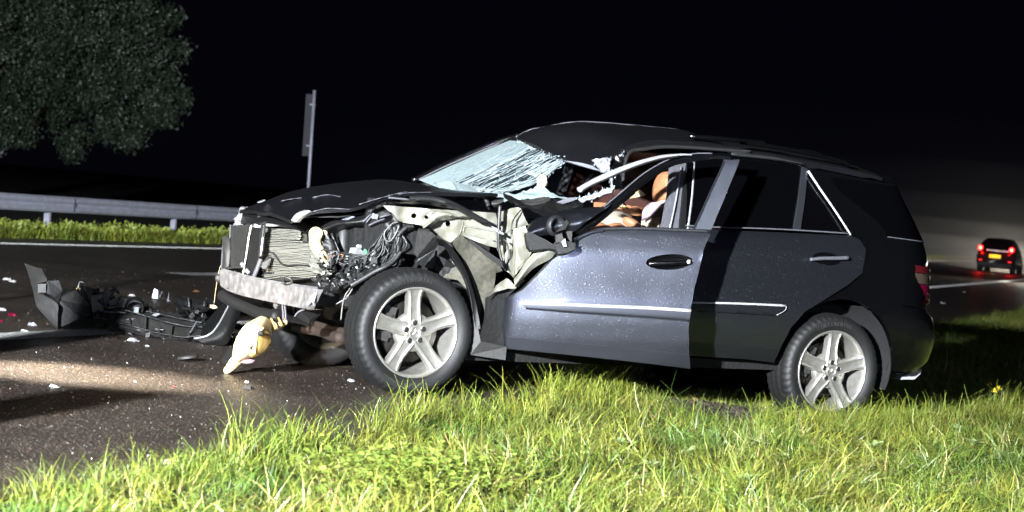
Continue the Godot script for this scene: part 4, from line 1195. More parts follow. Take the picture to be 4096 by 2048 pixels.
	patched("arch_hoop", car, M.plastic, [[Vector3(-0.083,0.912,-0.84),Vector3(-0.126,0.905,-0.86),Vector3(-0.199,0.848,-0.87),Vector3(-0.276,0.754,-0.88),Vector3(-0.32,0.664,-0.89),Vector3(-0.367,0.557,-0.89),Vector3(-0.412,0.418,-0.89)], [Vector3(-0.117,0.887,-0.8),Vector3(-0.157,0.877,-0.82),Vector3(-0.218,0.808,-0.82),Vector3(-0.287,0.728,-0.83),Vector3(-0.328,0.645,-0.84),Vector3(-0.356,0.553,-0.85),Vector3(-0.383,0.413,-0.86)], [Vector3(-0.164,0.872,-0.72),Vector3(-0.207,0.86,-0.72),Vector3(-0.262,0.79,-0.72),Vector3(-0.324,0.709,-0.73),Vector3(-0.368,0.625,-0.73),Vector3(-0.392,0.547,-0.74),Vector3(-0.414,0.405,-0.75)]], 40, 8, Vector3(0.3, 0.1, -1), 0.006, 7.0, 0.01)
	plated("bracket_strip", car, M.plastic, [Vector3(0,0.758,-0.78),Vector3(-0.014,0.78,-0.78),Vector3(-0.087,0.911,-0.82),Vector3(-0.108,0.907,-0.82),Vector3(-0.115,0.876,-0.81),Vector3(-0.109,0.851,-0.8),Vector3(-0.054,0.738,-0.78)], 0.03)
	plated("arch_panel", car, M.grey_plastic, [Vector3(-0.072,0.948,-0.6),Vector3(-0.135,0.97,-0.62),Vector3(-0.183,0.943,-0.6),Vector3(-0.188,0.908,-0.6),Vector3(-0.094,0.781,-0.6),Vector3(-0.064,0.81,-0.6),Vector3(-0.068,0.875,-0.6)], 0.01)
	plated("arch_panel", car, M.grey_plastic, [Vector3(-0.131,0.73,-0.62),Vector3(-0.182,0.848,-0.62),Vector3(-0.195,0.777,-0.62),Vector3(-0.184,0.729,-0.62)], 0.01)
	plated("arch_panel", car, M.near_black, [Vector3(-0.192,0.943,-0.58),Vector3(-0.291,0.894,-0.6),Vector3(-0.41,0.734,-0.62),Vector3(-0.453,0.608,-0.62),Vector3(-0.265,0.686,-0.6),Vector3(-0.215,0.728,-0.58)], 0.01)
	plated("arch_panel", car, M.plastic, [Vector3(-0.172,0.815,-0.7),Vector3(-0.218,0.793,-0.72),Vector3(-0.293,0.761,-0.72),Vector3(-0.259,0.749,-0.71),Vector3(-0.242,0.711,-0.71),Vector3(-0.219,0.752,-0.7)], 0.02)
	plated("arch_panel", car, M.liner, [Vector3(-0.261,0.772,-0.7),Vector3(-0.272,0.815,-0.72),Vector3(-0.349,0.697,-0.76),Vector3(-0.372,0.62,-0.77),Vector3(-0.303,0.683,-0.73),Vector3(-0.219,0.688,-0.7),Vector3(-0.257,0.732,-0.7)], 0.01)
	plated("sill_end", car, M.grey_plastic, [Vector3(-0.378,0.261,-0.86),Vector3(-0.364,0.459,-0.86),Vector3(-0.366,0.539,-0.86),Vector3(-0.413,0.394,-0.88),Vector3(-0.417,0.348,-0.9),Vector3(-0.579,0.33,-0.92),Vector3(-0.581,0.252,-0.92)], 0.05)
	plated("dark_strip", car, M.wire, [Vector3(-0.3,0.931,-0.82),Vector3(-0.336,0.915,-0.82),Vector3(-0.521,0.824,-0.84),Vector3(-0.539,0.784,-0.84),Vector3(-0.42,0.845,-0.83),Vector3(-0.315,0.909,-0.82)], 0.015)
	boxed("strut_tower", car, M.near_black, Vector3(0.0, 0.75, -0.35), Vector3(0.5, 0.6, 0.1))
	boxed("engine_block", car, M.near_black, Vector3(0.1, 0.68, 0.1), Vector3(0.55, 0.5, 0.7))
	tubed("drive_shaft", car, M.near_black, [Vector3(0, 0.36, -0.7), Vector3(-0.02, 0.36, 0.7)], 0.05, 0.05, 10, 2)
	tubed("steering_rod", car, M.rust, [Vector3(0.12, 0.30, -0.6), Vector3(0.14, 0.28, 0.1), Vector3(0.12, 0.30, 0.68)], 0.022, 0.03, 8, 3)
	tubed("lower_arm", car, M.rust, [Vector3(0.283,0.261,0.35),Vector3(0.207,0.251,0.3),Vector3(0.153,0.252,0.2),Vector3(0.177,0.249,-0.1),Vector3(0.211,0.257,-0.3)], 0.03, 0.035, 9, 4)
	front_face()
	engine_bay()

func st_strip() -> void:
	patched("wing_strip", car, M.rubber, [[Vector3(0.049,1.137,-0.7),Vector3(-0.032,1.15,-0.71),Vector3(-0.123,1.152,-0.72),Vector3(-0.212,1.136,-0.74),Vector3(-0.304,1.101,-0.76),Vector3(-0.369,1.073,-0.78),Vector3(-0.422,1.053,-0.79)], [Vector3(0.064,1.121,-0.74),Vector3(-0.016,1.134,-0.75),Vector3(-0.103,1.135,-0.76),Vector3(-0.189,1.12,-0.78),Vector3(-0.279,1.083,-0.8),Vector3(-0.343,1.052,-0.82),Vector3(-0.407,1.044,-0.82)], [Vector3(0.049,1.106,-0.71),Vector3(-0.031,1.12,-0.72),Vector3(-0.114,1.119,-0.73),Vector3(-0.198,1.106,-0.75),Vector3(-0.288,1.071,-0.77),Vector3(-0.356,1.042,-0.78),Vector3(-0.401,1.036,-0.79)]], 40, 6, Vector3(0.1, 0.4, -1), 0.002, 6.0, 0.01)

func lift2(pts: Array, zf: Callable, off: float) -> Array:
	return lift(pts, zf, off)

func front_face() -> void:
	# bumper beam: a bent alloy box with a torn near end
	var beam := part("bumper_beam", car)
	patched("beam_face", beam, M.alu, [
		[Vector3(0.691,0.549,0.64),Vector3(0.68,0.545,0.56),Vector3(0.662,0.537,0.44),Vector3(0.642,0.532,0.31),Vector3(0.608,0.528,0.12),Vector3(0.581,0.529,-0.05),Vector3(0.545,0.53,-0.22),Vector3(0.527,0.535,-0.4),Vector3(0.515,0.541,-0.58)],
		[Vector3(0.683,0.503,0.65),Vector3(0.673,0.495,0.56),Vector3(0.656,0.488,0.44),Vector3(0.636,0.48,0.31),Vector3(0.6,0.469,0.12),Vector3(0.574,0.468,-0.05),Vector3(0.537,0.467,-0.22),Vector3(0.519,0.472,-0.4),Vector3(0.523,0.498,-0.56)],
		[Vector3(0.679,0.454,0.64),Vector3(0.666,0.435,0.56),Vector3(0.648,0.424,0.44),Vector3(0.628,0.418,0.31),Vector3(0.594,0.415,0.12),Vector3(0.567,0.414,-0.05),Vector3(0.53,0.413,-0.22),Vector3(0.521,0.414,-0.36),Vector3(0.527,0.419,-0.5)]], 50, 10, Vector3(1, 0, -0.1), 0.006, 7.0, 0.05)
	patched("beam_top", beam, M.alu, [[Vector3(0.691,0.55,0.64),Vector3(0.662,0.538,0.44),Vector3(0.608,0.53,0.12),Vector3(0.545,0.531,-0.22),Vector3(0.515,0.542,-0.58)], [Vector3(0.678,0.563,0.62),Vector3(0.645,0.554,0.42),Vector3(0.592,0.544,0.1),Vector3(0.53,0.546,-0.24),Vector3(0.494,0.554,-0.56)]], 30, 4, Vector3(0.1, 1, 0), 0.003, 7.0, 0.02)
	plated("torn_end", beam, M.torn, [Vector3(0.536,0.438,-0.52),Vector3(0.522,0.513,-0.57),Vector3(0.509,0.543,-0.58),Vector3(0.501,0.538,-0.58),Vector3(0.51,0.443,-0.56),Vector3(0.516,0.468,-0.56),Vector3(0.523,0.42,-0.5)], 0.02)
	tubed("tow_eye", beam, M.wire, [Vector3(0.658,0.449,0.55),Vector3(0.66,0.534,0.5),Vector3(0.651,0.555,0.48),Vector3(0.659,0.498,0.5),Vector3(0.656,0.449,0.52)], 0.006, 0.006, 6, 6)
	blobbed("bolt", beam, M.wire, [Vector3(0.652,0.447,0.53)][0], Vector3(0.012, 0.012, 0.02))
	blobbed("bolt", beam, M.grey_plastic, [Vector3(0.682,0.498,0.66)][0], Vector3(0.03, 0.03, 0.02))
	# splash beam below it
	tubed("lower_crossmember", car, M.near_black, [Vector3(0.667,0.397,0.62),Vector3(0.64,0.368,0.48),Vector3(0.597,0.348,0.34),Vector3(0.568,0.333,0.2),Vector3(0.542,0.329,0.06),Vector3(0.529,0.334,-0.04)], 0.034, 0.034, 10, 5, 0.02)
	plated("undertray", car, M.plastic, [Vector3(0.497,0.355,-0.25),Vector3(0.483,0.394,-0.28),Vector3(0.45,0.41,-0.3),Vector3(0.365,0.416,-0.35),Vector3(0.396,0.396,-0.38),Vector3(0.448,0.349,-0.38)] + [Vector3(0.452,0.325,-0.38),Vector3(0.547,0.335,-0.3)], 0.02)
	tubed("undertray_rib", car, M.trim_grey, [Vector3(0.505,0.355,-0.27),Vector3(0.492,0.385,-0.29),Vector3(0.463,0.407,-0.32)], 0.006, 0.006, 6, 3)
	for l in [[Vector3(0.529,0.412,-0.1),Vector3(0.518,0.369,-0.1),Vector3(0.51,0.318,-0.1)], [Vector3(0.514,0.413,-0.1),Vector3(0.503,0.37,-0.1),Vector3(0.495,0.32,-0.1)]]:
		tubed("coolant_pipe", car, M.trim_grey, l, 0.006, 0.006, 7, 3)
	plated("hanging_bracket", car, M.grey_plastic, [Vector3(0.542,0.412,0.02),Vector3(0.514,0.408,0),Vector3(0.52,0.378,0),Vector3(0.532,0.374,0),Vector3(0.542,0.387,0.01)], 0.02)
	plated("undertray", car, M.plastic, [Vector3(0.532,0.372,0.05),Vector3(0.511,0.406,-0.05),Vector3(0.501,0.331,-0.05),Vector3(0.511,0.309,0),Vector3(0.54,0.312,0.06)], 0.02)
	# radiator pack: fins in front of a dark core
	var rad := part("radiator", car)
	var core := [Vector3(0.46,0.849,0.589),Vector3(0.46,0.861,-0.06),Vector3(0.46,0.799,-0.081),Vector3(0.46,0.789,-0.209),Vector3(0.46,0.761,-0.324),Vector3(0.46,0.721,-0.417),Vector3(0.46,0.622,-0.559),Vector3(0.46,0.589,-0.332),Vector3(0.46,0.542,0.12),Vector3(0.46,0.52,0.467)]
	plated("core", rad, M.fin_back, core, 0.05)
	var tl: Vector3 = [Vector3(0.475,0.849,0.546)][0]
	var bl: Vector3 = [Vector3(0.475,0.521,0.43)][0]
	var stops := [[0.0, [Vector3(0.475,0.862,-0.101)][0]], [0.23, [Vector3(0.475,0.8,-0.118)][0]], [0.26, [Vector3(0.475,0.789,-0.24)][0]], [0.42, [Vector3(0.475,0.752,-0.39)][0]], [0.62, [Vector3(0.475,0.692,-0.434)][0]], [0.85, [Vector3(0.475,0.641,-0.529)][0]], [1.0, [Vector3(0.475,0.592,-0.403)][0]]]
	for i in 31:
		var t := (i + 0.5) / 31.0
		var a := tl.lerp(bl, t)
		var b: Vector3 = stops[0][1]
		for k in stops.size() - 1:
			if t >= stops[k][0] and t <= stops[k + 1][0]:
				b = stops[k][1].lerp(stops[k + 1][1], (t - stops[k][0]) / (stops[k + 1][0] - stops[k][0]))
		var sag := 0.028 * smoothstep(0.35, 0.6, t) * (1.0 - smoothstep(0.95, 1.1, t))
		var line := []
		for k in 7:
			var s := k / 6.0
			line.append(a.lerp(b, s) + Vector3(0.012 * soft.get_noise_2d(s * 3.0, t * 9.0), sag * sin(PI * s) * 0.6 + 0.004 * soft.get_noise_2d(s * 4.0, t * 30.0), 0))
		var st := begin()
		for k in 6:
			bar(st, line[k], line[k + 1], 0.016, 0.0062, Vector3.UP)
		done(st, "fin", M.fin, rad)
	tubed("header_pipe", rad, M.wire, [Vector3(0.49,0.689,0.441),Vector3(0.49,0.7,0.266),Vector3(0.49,0.64,0.071),Vector3(0.49,0.656,-0.194),Vector3(0.49,0.666,-0.418)], 0.006, 0.006, 6, 4)
	tubed("header_pipe", rad, M.wire, [Vector3(0.49,0.566,0.398),Vector3(0.49,0.574,0.293),Vector3(0.49,0.582,0.225)], 0.008, 0.008, 6, 4)
	patched("crushed_core", rad, M.fin, [[Vector3(0.46,0.754,-0.212),Vector3(0.45,0.759,-0.282),Vector3(0.44,0.742,-0.357)], [Vector3(0.5,0.708,-0.367),Vector3(0.52,0.709,-0.515),Vector3(0.47,0.702,-0.497)], [Vector3(0.5,0.652,-0.465),Vector3(0.53,0.677,-0.645),Vector3(0.48,0.674,-0.61)], [Vector3(0.48,0.616,-0.409),Vector3(0.49,0.632,-0.572),Vector3(0.46,0.625,-0.59)]], 12, 16, Vector3(1, 0.1, -0.2), 0.05, 16.0, 0.006)
	var st2 := begin()
	shards(st2, [Vector3(0.5,0.739,-0.42),Vector3(0.5,0.7,-0.513),Vector3(0.49,0.662,-0.608),Vector3(0.47,0.631,-0.613)], 60, 0.03, 0.03)
	kind(done(st2, "crushed_fin", M.fin, rad), "stuff")
	# upright frames in front of it
	for l in [[[Vector3(0.567,0.861,0.5),Vector3(0.576,0.786,0.5),Vector3(0.578,0.713,0.5),Vector3(0.582,0.627,0.5),Vector3(0.589,0.523,0.5)], 0.011, M.chrome], [[Vector3(0.555,0.87,0.3),Vector3(0.556,0.798,0.3),Vector3(0.556,0.726,0.3),Vector3(0.556,0.666,0.3)], 0.010, M.chrome], [[Vector3(0.554,0.655,0.3),Vector3(0.568,0.599,0.3),Vector3(0.58,0.537,0.32)], 0.014, M.trim_grey], [[Vector3(0.588,0.608,0.55),Vector3(0.57,0.578,0.52),Vector3(0.556,0.555,0.48)], 0.013, M.trim]]:
		tubed("front_upright", car, l[2], l[0], l[1], l[1], 8, 4)
	patched("upright_panel", car, M.grey_plastic, [[Vector3(0.56,0.861,0.5),Vector3(0.57,0.786,0.5),Vector3(0.57,0.701,0.5),Vector3(0.574,0.592,0.5)], [Vector3(0.563,0.86,0.54),Vector3(0.573,0.784,0.54),Vector3(0.573,0.699,0.54),Vector3(0.576,0.589,0.54)], [Vector3(0.576,0.854,0.6),Vector3(0.574,0.781,0.6),Vector3(0.566,0.696,0.6),Vector3(0.56,0.586,0.6)]], 12, 6, Vector3(1, 0, -0.3), 0.003)
	patched("upright_panel", car, M.grey_plastic, [[Vector3(0.559,0.889,0.28),Vector3(0.56,0.799,0.28),Vector3(0.557,0.715,0.28),Vector3(0.563,0.667,0.28)], [Vector3(0.567,0.873,0.34),Vector3(0.563,0.795,0.34),Vector3(0.555,0.712,0.34),Vector3(0.56,0.664,0.34)]], 12, 4, Vector3(1, 0, -0.3), 0.003)
	plated("upright_panel", car, M.grey_plastic, [Vector3(0.583,0.721,0.45),Vector3(0.558,0.723,0.35),Vector3(0.556,0.698,0.35),Vector3(0.583,0.695,0.45)], 0.02)
	plated("slot_back", car, M.near_black, [Vector3(0.579,0.839,0.45),Vector3(0.578,0.844,0.3),Vector3(0.574,0.659,0.3),Vector3(0.57,0.566,0.35),Vector3(0.586,0.593,0.46)], 0.01)  # black plate put in for the shade between the uprights
	patched("side_panel", car, M.grey_plastic, [[Vector3(0.587,0.837,0.84),Vector3(0.579,0.749,0.84),Vector3(0.568,0.657,0.84),Vector3(0.564,0.569,0.84)], [Vector3(0.573,0.844,0.74),Vector3(0.566,0.756,0.74),Vector3(0.557,0.664,0.74),Vector3(0.552,0.577,0.74)], [Vector3(0.568,0.846,0.62),Vector3(0.565,0.762,0.62),Vector3(0.559,0.671,0.62),Vector3(0.556,0.584,0.62)]], 14, 10, Vector3(1, 0, -0.2), 0.006, 6.0, 0.02)
	patched("side_panel", car, M.grey_plastic, [[Vector3(0.625,0.753,0.9),Vector3(0.613,0.675,0.88),Vector3(0.608,0.558,0.86)], [Vector3(0.607,0.763,0.86),Vector3(0.6,0.678,0.85),Vector3(0.596,0.561,0.83)], [Vector3(0.59,0.748,0.83),Vector3(0.581,0.681,0.83),Vector3(0.576,0.567,0.82)]], 10, 8, Vector3(1, 0, -0.3), 0.01, 9.0)
	tubed("panel_edge", car, M.trim_grey, [Vector3(0.589,0.837,0.85),Vector3(0.582,0.748,0.85),Vector3(0.57,0.631,0.85),Vector3(0.571,0.575,0.85)], 0.005, 0.005, 6, 3)
	tubed("panel_edge", car, M.trim_grey, [Vector3(0.607,0.699,0.9),Vector3(0.602,0.625,0.9),Vector3(0.603,0.551,0.88),Vector3(0.64,0.47,0.75)], 0.005, 0.005, 6, 3)
	tubed("front_cable", car, M.wire, [Vector3(0.66,0.551,0.7),Vector3(0.613,0.578,0.6),Vector3(0.553,0.592,0.5),Vector3(0.537,0.605,0.35),Vector3(0.543,0.611,0.3)], 0.009, 0.009, 6, 4)
	plated("hinge_piece", car, M.grey_plastic, [Vector3(0.563,0.633,0.25),Vector3(0.541,0.676,0.22),Vector3(0.516,0.669,0.22),Vector3(0.522,0.627,0.22),Vector3(0.537,0.598,0.24),Vector3(0.555,0.598,0.25)], 0.03)
	# latch panel across the top
	plated("latch_panel", car, M.plastic, [Vector3(0.582,0.914,0.75),Vector3(0.557,0.933,0.65),Vector3(0.522,0.929,0.4),Vector3(0.498,0.937,0.15),Vector3(0.487,0.914,-0.1),Vector3(0.473,0.89,-0.3),Vector3(0.487,0.854,-0.25),Vector3(0.495,0.868,0.1),Vector3(0.55,0.877,0.3),Vector3(0.56,0.854,0.5),Vector3(0.575,0.855,0.7)], 0.04)
	var st := begin()
	shards(st, [Vector3(0.566,0.871,0.78),Vector3(0.555,0.901,0.7),Vector3(0.541,0.881,0.62),Vector3(0.528,0.921,0.45),Vector3(0.514,0.932,0.35)], 46, 0.03, 0.025)
	kind(done(st, "latch_fragment", M.trim_grey, car), "stuff")
	blobbed("latch_piece", car, M.trim, [Vector3(0.56,0.905,0.72)][0], Vector3(0.03, 0.05, 0.03), Vector3(0, 0, 0.3), 0.6, 0.6)
	blobbed("latch_piece", car, M.trim, [Vector3(0.568,0.857,0.74)][0], Vector3(0.03, 0.02, 0.03), Vector3.ZERO, 0.6, 0.6)
	blobbed("latch_piece", car, M.trim, [Vector3(0.545,0.852,0.45)][0], Vector3(0.025, 0.012, 0.02), Vector3.ZERO, 0.6, 0.6)
	plated("latch_piece", car, M.trim, [Vector3(0.554,0.876,0.28),Vector3(0.536,0.877,0.2),Vector3(0.525,0.871,0.12),Vector3(0.534,0.862,0.2),Vector3(0.552,0.858,0.28)], 0.01)

func engine_bay() -> void:
	# black lamp support over the gap
	patched("lamp_support", car, M.plastic, [[Vector3(0.432,0.888,-0.3),Vector3(0.378,0.944,-0.38),Vector3(0.304,0.971,-0.46),Vector3(0.247,0.993,-0.5),Vector3(0.191,1.028,-0.54),Vector3(0.127,1.046,-0.58)], [Vector3(0.423,0.872,-0.34),Vector3(0.371,0.917,-0.42),Vector3(0.316,0.939,-0.5),Vector3(0.259,0.959,-0.54),Vector3(0.19,0.986,-0.58),Vector3(0.112,1.013,-0.6)], [Vector3(0.33,0.862,-0.3),Vector3(0.307,0.9,-0.36),Vector3(0.272,0.926,-0.44),Vector3(0.227,0.94,-0.5),Vector3(0.161,0.964,-0.55),Vector3(0.069,0.993,-0.58)]], 30, 10, Vector3(0.5, 0.2, -1), 0.01, 7.0, 0.02)
	for l in [[Vector3(0.267,0.954,-0.57),Vector3(0.247,0.985,-0.58),Vector3(0.227,1.006,-0.58)], [Vector3(0.252,0.952,-0.58),Vector3(0.232,0.987,-0.59),Vector3(0.216,1.012,-0.59)], [Vector3(0.241,0.939,-0.6),Vector3(0.2,0.967,-0.61),Vector3(0.156,0.988,-0.62)], [Vector3(0.184,0.993,-0.61),Vector3(0.158,1.004,-0.62),Vector3(0.133,1.012,-0.62)]]:
		tubed("support_rib", car, M.trim_grey, l, 0.005, 0.005, 6, 3)
	boxed("support_clip", car, M.trim, [Vector3(0.21,0.995,-0.6)][0], Vector3(0.035, 0.03, 0.012), Vector3(0, 0.2, 0.1))
	plated("support_glint", car, M.torn, [Vector3(0.352,0.955,-0.44),Vector3(0.322,0.979,-0.47),Vector3(0.296,0.981,-0.5),Vector3(0.33,0.959,-0.48)], 0.006)  # pale plate put in for a glint on the support
	plated("dark_backing", car, M.near_black, [Vector3(0.375,0.914,-0.1),Vector3(0.202,0.986,-0.2),Vector3(-0.053,1.031,-0.3),Vector3(-0.17,0.93,-0.35),Vector3(-0.159,0.759,-0.35),Vector3(0.01,0.702,-0.3),Vector3(0.22,0.613,-0.2),Vector3(0.259,0.615,-0.1)], 0.02)
	# white filler neck of the washer tank
	var neck := part("filler_neck", car)
	tubed("pipe", neck, M.cream, [Vector3(0.49,0.851,-0.42),Vector3(0.491,0.814,-0.42),Vector3(0.481,0.781,-0.42),Vector3(0.453,0.745,-0.43),Vector3(0.43,0.71,-0.43),Vector3(0.414,0.675,-0.43)], 0.037, 0.032, 14, 5, 0.05)
	var st := begin()
	var mouth: Vector3 = [Vector3(0.499,0.857,-0.44)][0]
	lathe(st, [Vector2(0.040, -0.03), Vector2(0.040, 0.006), Vector2(0.034, 0.009), Vector2(0.027, 0.004), Vector2(0.024, -0.03), Vector2(0.001, -0.032)], 24, Transform3D(Basis(Vector3.UP, -0.35) * Basis(Vector3.RIGHT, 0.5), mouth))
	done(st, "mouth", M.cream, neck)
	tubed("hook", neck, M.cream, [Vector3(0.463,0.851,-0.42),Vector3(0.45,0.871,-0.42),Vector3(0.431,0.869,-0.42),Vector3(0.43,0.856,-0.42)], 0.010, 0.010, 8, 4)
	# canisters and boxes in the dark
	for q in [[[Vector3(0.266,0.82,-0.3)][0], 0.055, 0.16, M.plastic], [[Vector3(0.187,0.842,-0.32)][0], 0.03, 0.12, M.trim_grey], [[Vector3(0.23,0.788,-0.3)][0], 0.03, 0.1, M.grey_plastic]]:
		st = begin()
		lathe(st, [Vector2(q[1] * 0.8, -q[2]), Vector2(q[1], -q[2] * 0.9), Vector2(q[1], q[2] * 0.8), Vector2(q[1] * 0.7, q[2]), Vector2(0.001, q[2])], 16, Transform3D(Basis(Vector3.RIGHT, PI / 2 + 0.2), q[0]))
		done(st, "canister", q[3], car)
	for q in [[[Vector3(0.101,0.842,-0.38)][0], Vector3(0.07, 0.2, 0.06), 0.15, M.plastic], [[Vector3(0.16,0.865,-0.36)][0], Vector3(0.05, 0.14, 0.04), -0.1, M.grey_plastic], [[Vector3(0.21,0.761,-0.42)][0], Vector3(0.1, 0.05, 0.06), 0.3, M.trim], [[Vector3(0.154,0.784,-0.4)][0], Vector3(0.06, 0.12, 0.05), 0.3, M.plastic]]:
		boxed("engine_part", car, q[3], q[0], q[1], Vector3(0.1, 0.3, q[2]))
	plated("circuit_board", car, M.pcb, [Vector3(0.194,0.77,-0.44),Vector3(0.183,0.807,-0.44),Vector3(0.164,0.851,-0.44),Vector3(0.147,0.826,-0.44),Vector3(0.157,0.761,-0.44)], 0.006)
	plated("engine_part", car, M.torn, [Vector3(0.256,0.782,-0.44),Vector3(0.227,0.779,-0.44),Vector3(0.179,0.757,-0.44),Vector3(0.165,0.743,-0.44),Vector3(0.216,0.741,-0.44),Vector3(0.253,0.752,-0.44)], 0.01)
	blobbed("fuse_cap", car, M.trim, [Vector3(0.219,0.809,-0.45)][0], Vector3(0.025, 0.012, 0.012), Vector3(0, 0, 0.1), 0.2)
	# thick hoses and the loom
	for l in [[[Vector3(0.095,1.013,-0.56),Vector3(0.068,0.988,-0.58),Vector3(0.049,0.942,-0.58),Vector3(0.046,0.888,-0.56),Vector3(0.091,0.852,-0.54),Vector3(0.118,0.824,-0.52)], 0.022], [[Vector3(0.114,0.964,-0.56),Vector3(0.092,0.926,-0.58),Vector3(0.092,0.878,-0.58),Vector3(0.11,0.828,-0.56),Vector3(0.104,0.75,-0.54)], 0.025], [[Vector3(0.076,0.951,-0.58),Vector3(0.065,0.9,-0.6),Vector3(0.046,0.849,-0.6),Vector3(0.055,0.787,-0.58),Vector3(0.072,0.736,-0.56)], 0.02], [[Vector3(-0.012,0.956,-0.6),Vector3(0.036,0.921,-0.6),Vector3(0.038,0.861,-0.6),Vector3(0.051,0.789,-0.6),Vector3(0.069,0.744,-0.58),Vector3(0.126,0.707,-0.56)], 0.018], [[Vector3(-0.028,0.964,-0.62),Vector3(0.01,0.957,-0.62),Vector3(0.044,0.921,-0.62),Vector3(0.06,0.895,-0.62)], 0.014], [[Vector3(0.41,0.824,-0.42),Vector3(0.391,0.768,-0.44),Vector3(0.389,0.697,-0.44),Vector3(0.356,0.635,-0.44)], 0.03], [[Vector3(0.438,0.797,-0.42),Vector3(0.407,0.79,-0.44),Vector3(0.39,0.745,-0.46)], 0.022], [[Vector3(0.167,0.899,-0.46),Vector3(0.187,0.839,-0.48),Vector3(0.169,0.782,-0.5)], 0.02]]:
		tubed("hose", car, M.rubber, l[0], l[1], l[1] * 0.9, 9, 5, 0.08)
	tubed("cable_loop", car, M.wire_pale, [Vector3(0.071,0.977,-0.62),Vector3(0.106,0.968,-0.63),Vector3(0.145,0.922,-0.63),Vector3(0.151,0.892,-0.63),Vector3(0.134,0.864,-0.63),Vector3(0.106,0.867,-0.63),Vector3(0.079,0.912,-0.63),Vector3(0.066,0.96,-0.63)], 0.004, 0.004, 5, 6)
	var r2 := RandomNumberGenerator.new()
	r2.seed = 5
	var knots := [[Vector3(0.423,0.839,-0.4),Vector3(0.355,0.719,-0.46),Vector3(0.289,0.723,-0.5),Vector3(0.277,0.713,-0.52)], [Vector3(0.287,0.711,-0.5),Vector3(0.198,0.745,-0.52),Vector3(0.137,0.789,-0.56),Vector3(0.12,0.845,-0.58)], [Vector3(0.203,0.722,-0.54),Vector3(0.167,0.774,-0.56),Vector3(0.143,0.825,-0.58),Vector3(0.116,0.911,-0.58)], [Vector3(0.12,0.708,-0.56),Vector3(0.07,0.756,-0.58),Vector3(0.044,0.837,-0.6),Vector3(0.035,0.915,-0.6)], [Vector3(0.354,0.713,-0.46),Vector3(0.321,0.736,-0.48),Vector3(0.258,0.732,-0.5),Vector3(0.207,0.751,-0.54)], [Vector3(0.421,0.753,-0.44),Vector3(0.384,0.746,-0.46),Vector3(0.371,0.737,-0.48),Vector3(0.357,0.72,-0.48)]]
	for k in 6:
		for i in 9:
			var pts := []
			for p in knots[k]:
				pts.append(p + Vector3(r2.randf_range(-0.05, 0.05), r2.randf_range(-0.03, 0.03), r2.randf_range(-0.03, 0.02)))
			tubed("wire", car, [M.wire, M.wire, M.wire, M.wire_pale, M.wire, M.wire, M.wire, M.wire, M.copper if k == 5 else M.rubber, M.wire, M.wire][(i * 3 + k) % 11], pts, r2.randf_range(0.0025, 0.007), -1.0, 5, 5, 0.1)
	# mangled lower structure between beam and wheel
	patched("crushed_rail", car, M.near_black, [[Vector3(0.487,0.595,-0.4),Vector3(0.437,0.616,-0.46),Vector3(0.373,0.637,-0.5),Vector3(0.285,0.666,-0.54),Vector3(0.191,0.702,-0.58),Vector3(0.126,0.722,-0.6)], [Vector3(0.483,0.562,-0.5),Vector3(0.437,0.575,-0.54),Vector3(0.372,0.589,-0.56),Vector3(0.314,0.609,-0.6),Vector3(0.227,0.654,-0.62),Vector3(0.119,0.706,-0.62)], [Vector3(0.442,0.52,-0.44),Vector3(0.371,0.53,-0.48),Vector3(0.325,0.549,-0.52),Vector3(0.295,0.578,-0.56),Vector3(0.208,0.63,-0.58),Vector3(0.097,0.695,-0.6)]], 40, 14, Vector3(0.6, 0.3, -1), 0.05, 12.0, 0.02)
	var st3 := begin()
	shards(st3, [Vector3(0.447,0.603,-0.54),Vector3(0.361,0.607,-0.56),Vector3(0.293,0.667,-0.56),Vector3(0.217,0.7,-0.58),Vector3(0.14,0.732,-0.6)], 170, 0.035, 0.05)
	kind(done(st3, "mangled_fragment", M.near_black, car), "stuff")
	st3 = begin()
	shards(st3, [Vector3(0.466,0.591,-0.56),Vector3(0.364,0.567,-0.58),Vector3(0.302,0.673,-0.58),Vector3(0.281,0.732,-0.54),Vector3(0.18,0.746,-0.6)], 40, 0.02, 0.05)
	kind(done(st3, "bright_fragment", M.trim, car), "stuff")
	tubed("arch_edge", car, M.wire, [Vector3(0.319,0.581,-0.62),Vector3(0.257,0.629,-0.64),Vector3(0.196,0.678,-0.66),Vector3(0.145,0.713,-0.68),Vector3(0.093,0.754,-0.68),Vector3(0.056,0.811,-0.68)], 0.016, 0.010, 7, 5)
	plated("bright_fragment", car, M.torn, [Vector3(0.478,0.441,-0.46),Vector3(0.474,0.539,-0.5),Vector3(0.467,0.537,-0.5),Vector3(0.466,0.439,-0.46)], 0.006)
	for l in [[Vector3(0.384,0.467,-0.6),Vector3(0.358,0.492,-0.62),Vector3(0.316,0.523,-0.63)], [Vector3(0.369,0.382,-0.66),Vector3(0.374,0.462,-0.67),Vector3(0.37,0.522,-0.68),Vector3(0.334,0.57,-0.66)], [Vector3(0.364,0.515,-0.66),Vector3(0.349,0.53,-0.68),Vector3(0.329,0.567,-0.68)]]:
		tubed("wire", car, M.wire_pale, l, 0.004, 0.004, 5, 4)
	tubed("hook", car, M.wire, [Vector3(0.591,0.57,-0.2),Vector3(0.572,0.563,-0.2),Vector3(0.583,0.543,-0.22),Vector3(0.559,0.542,-0.22),Vector3(0.537,0.555,-0.24),Vector3(0.552,0.574,-0.24),Vector3(0.575,0.576,-0.22)], 0.009, 0.009, 7, 4)

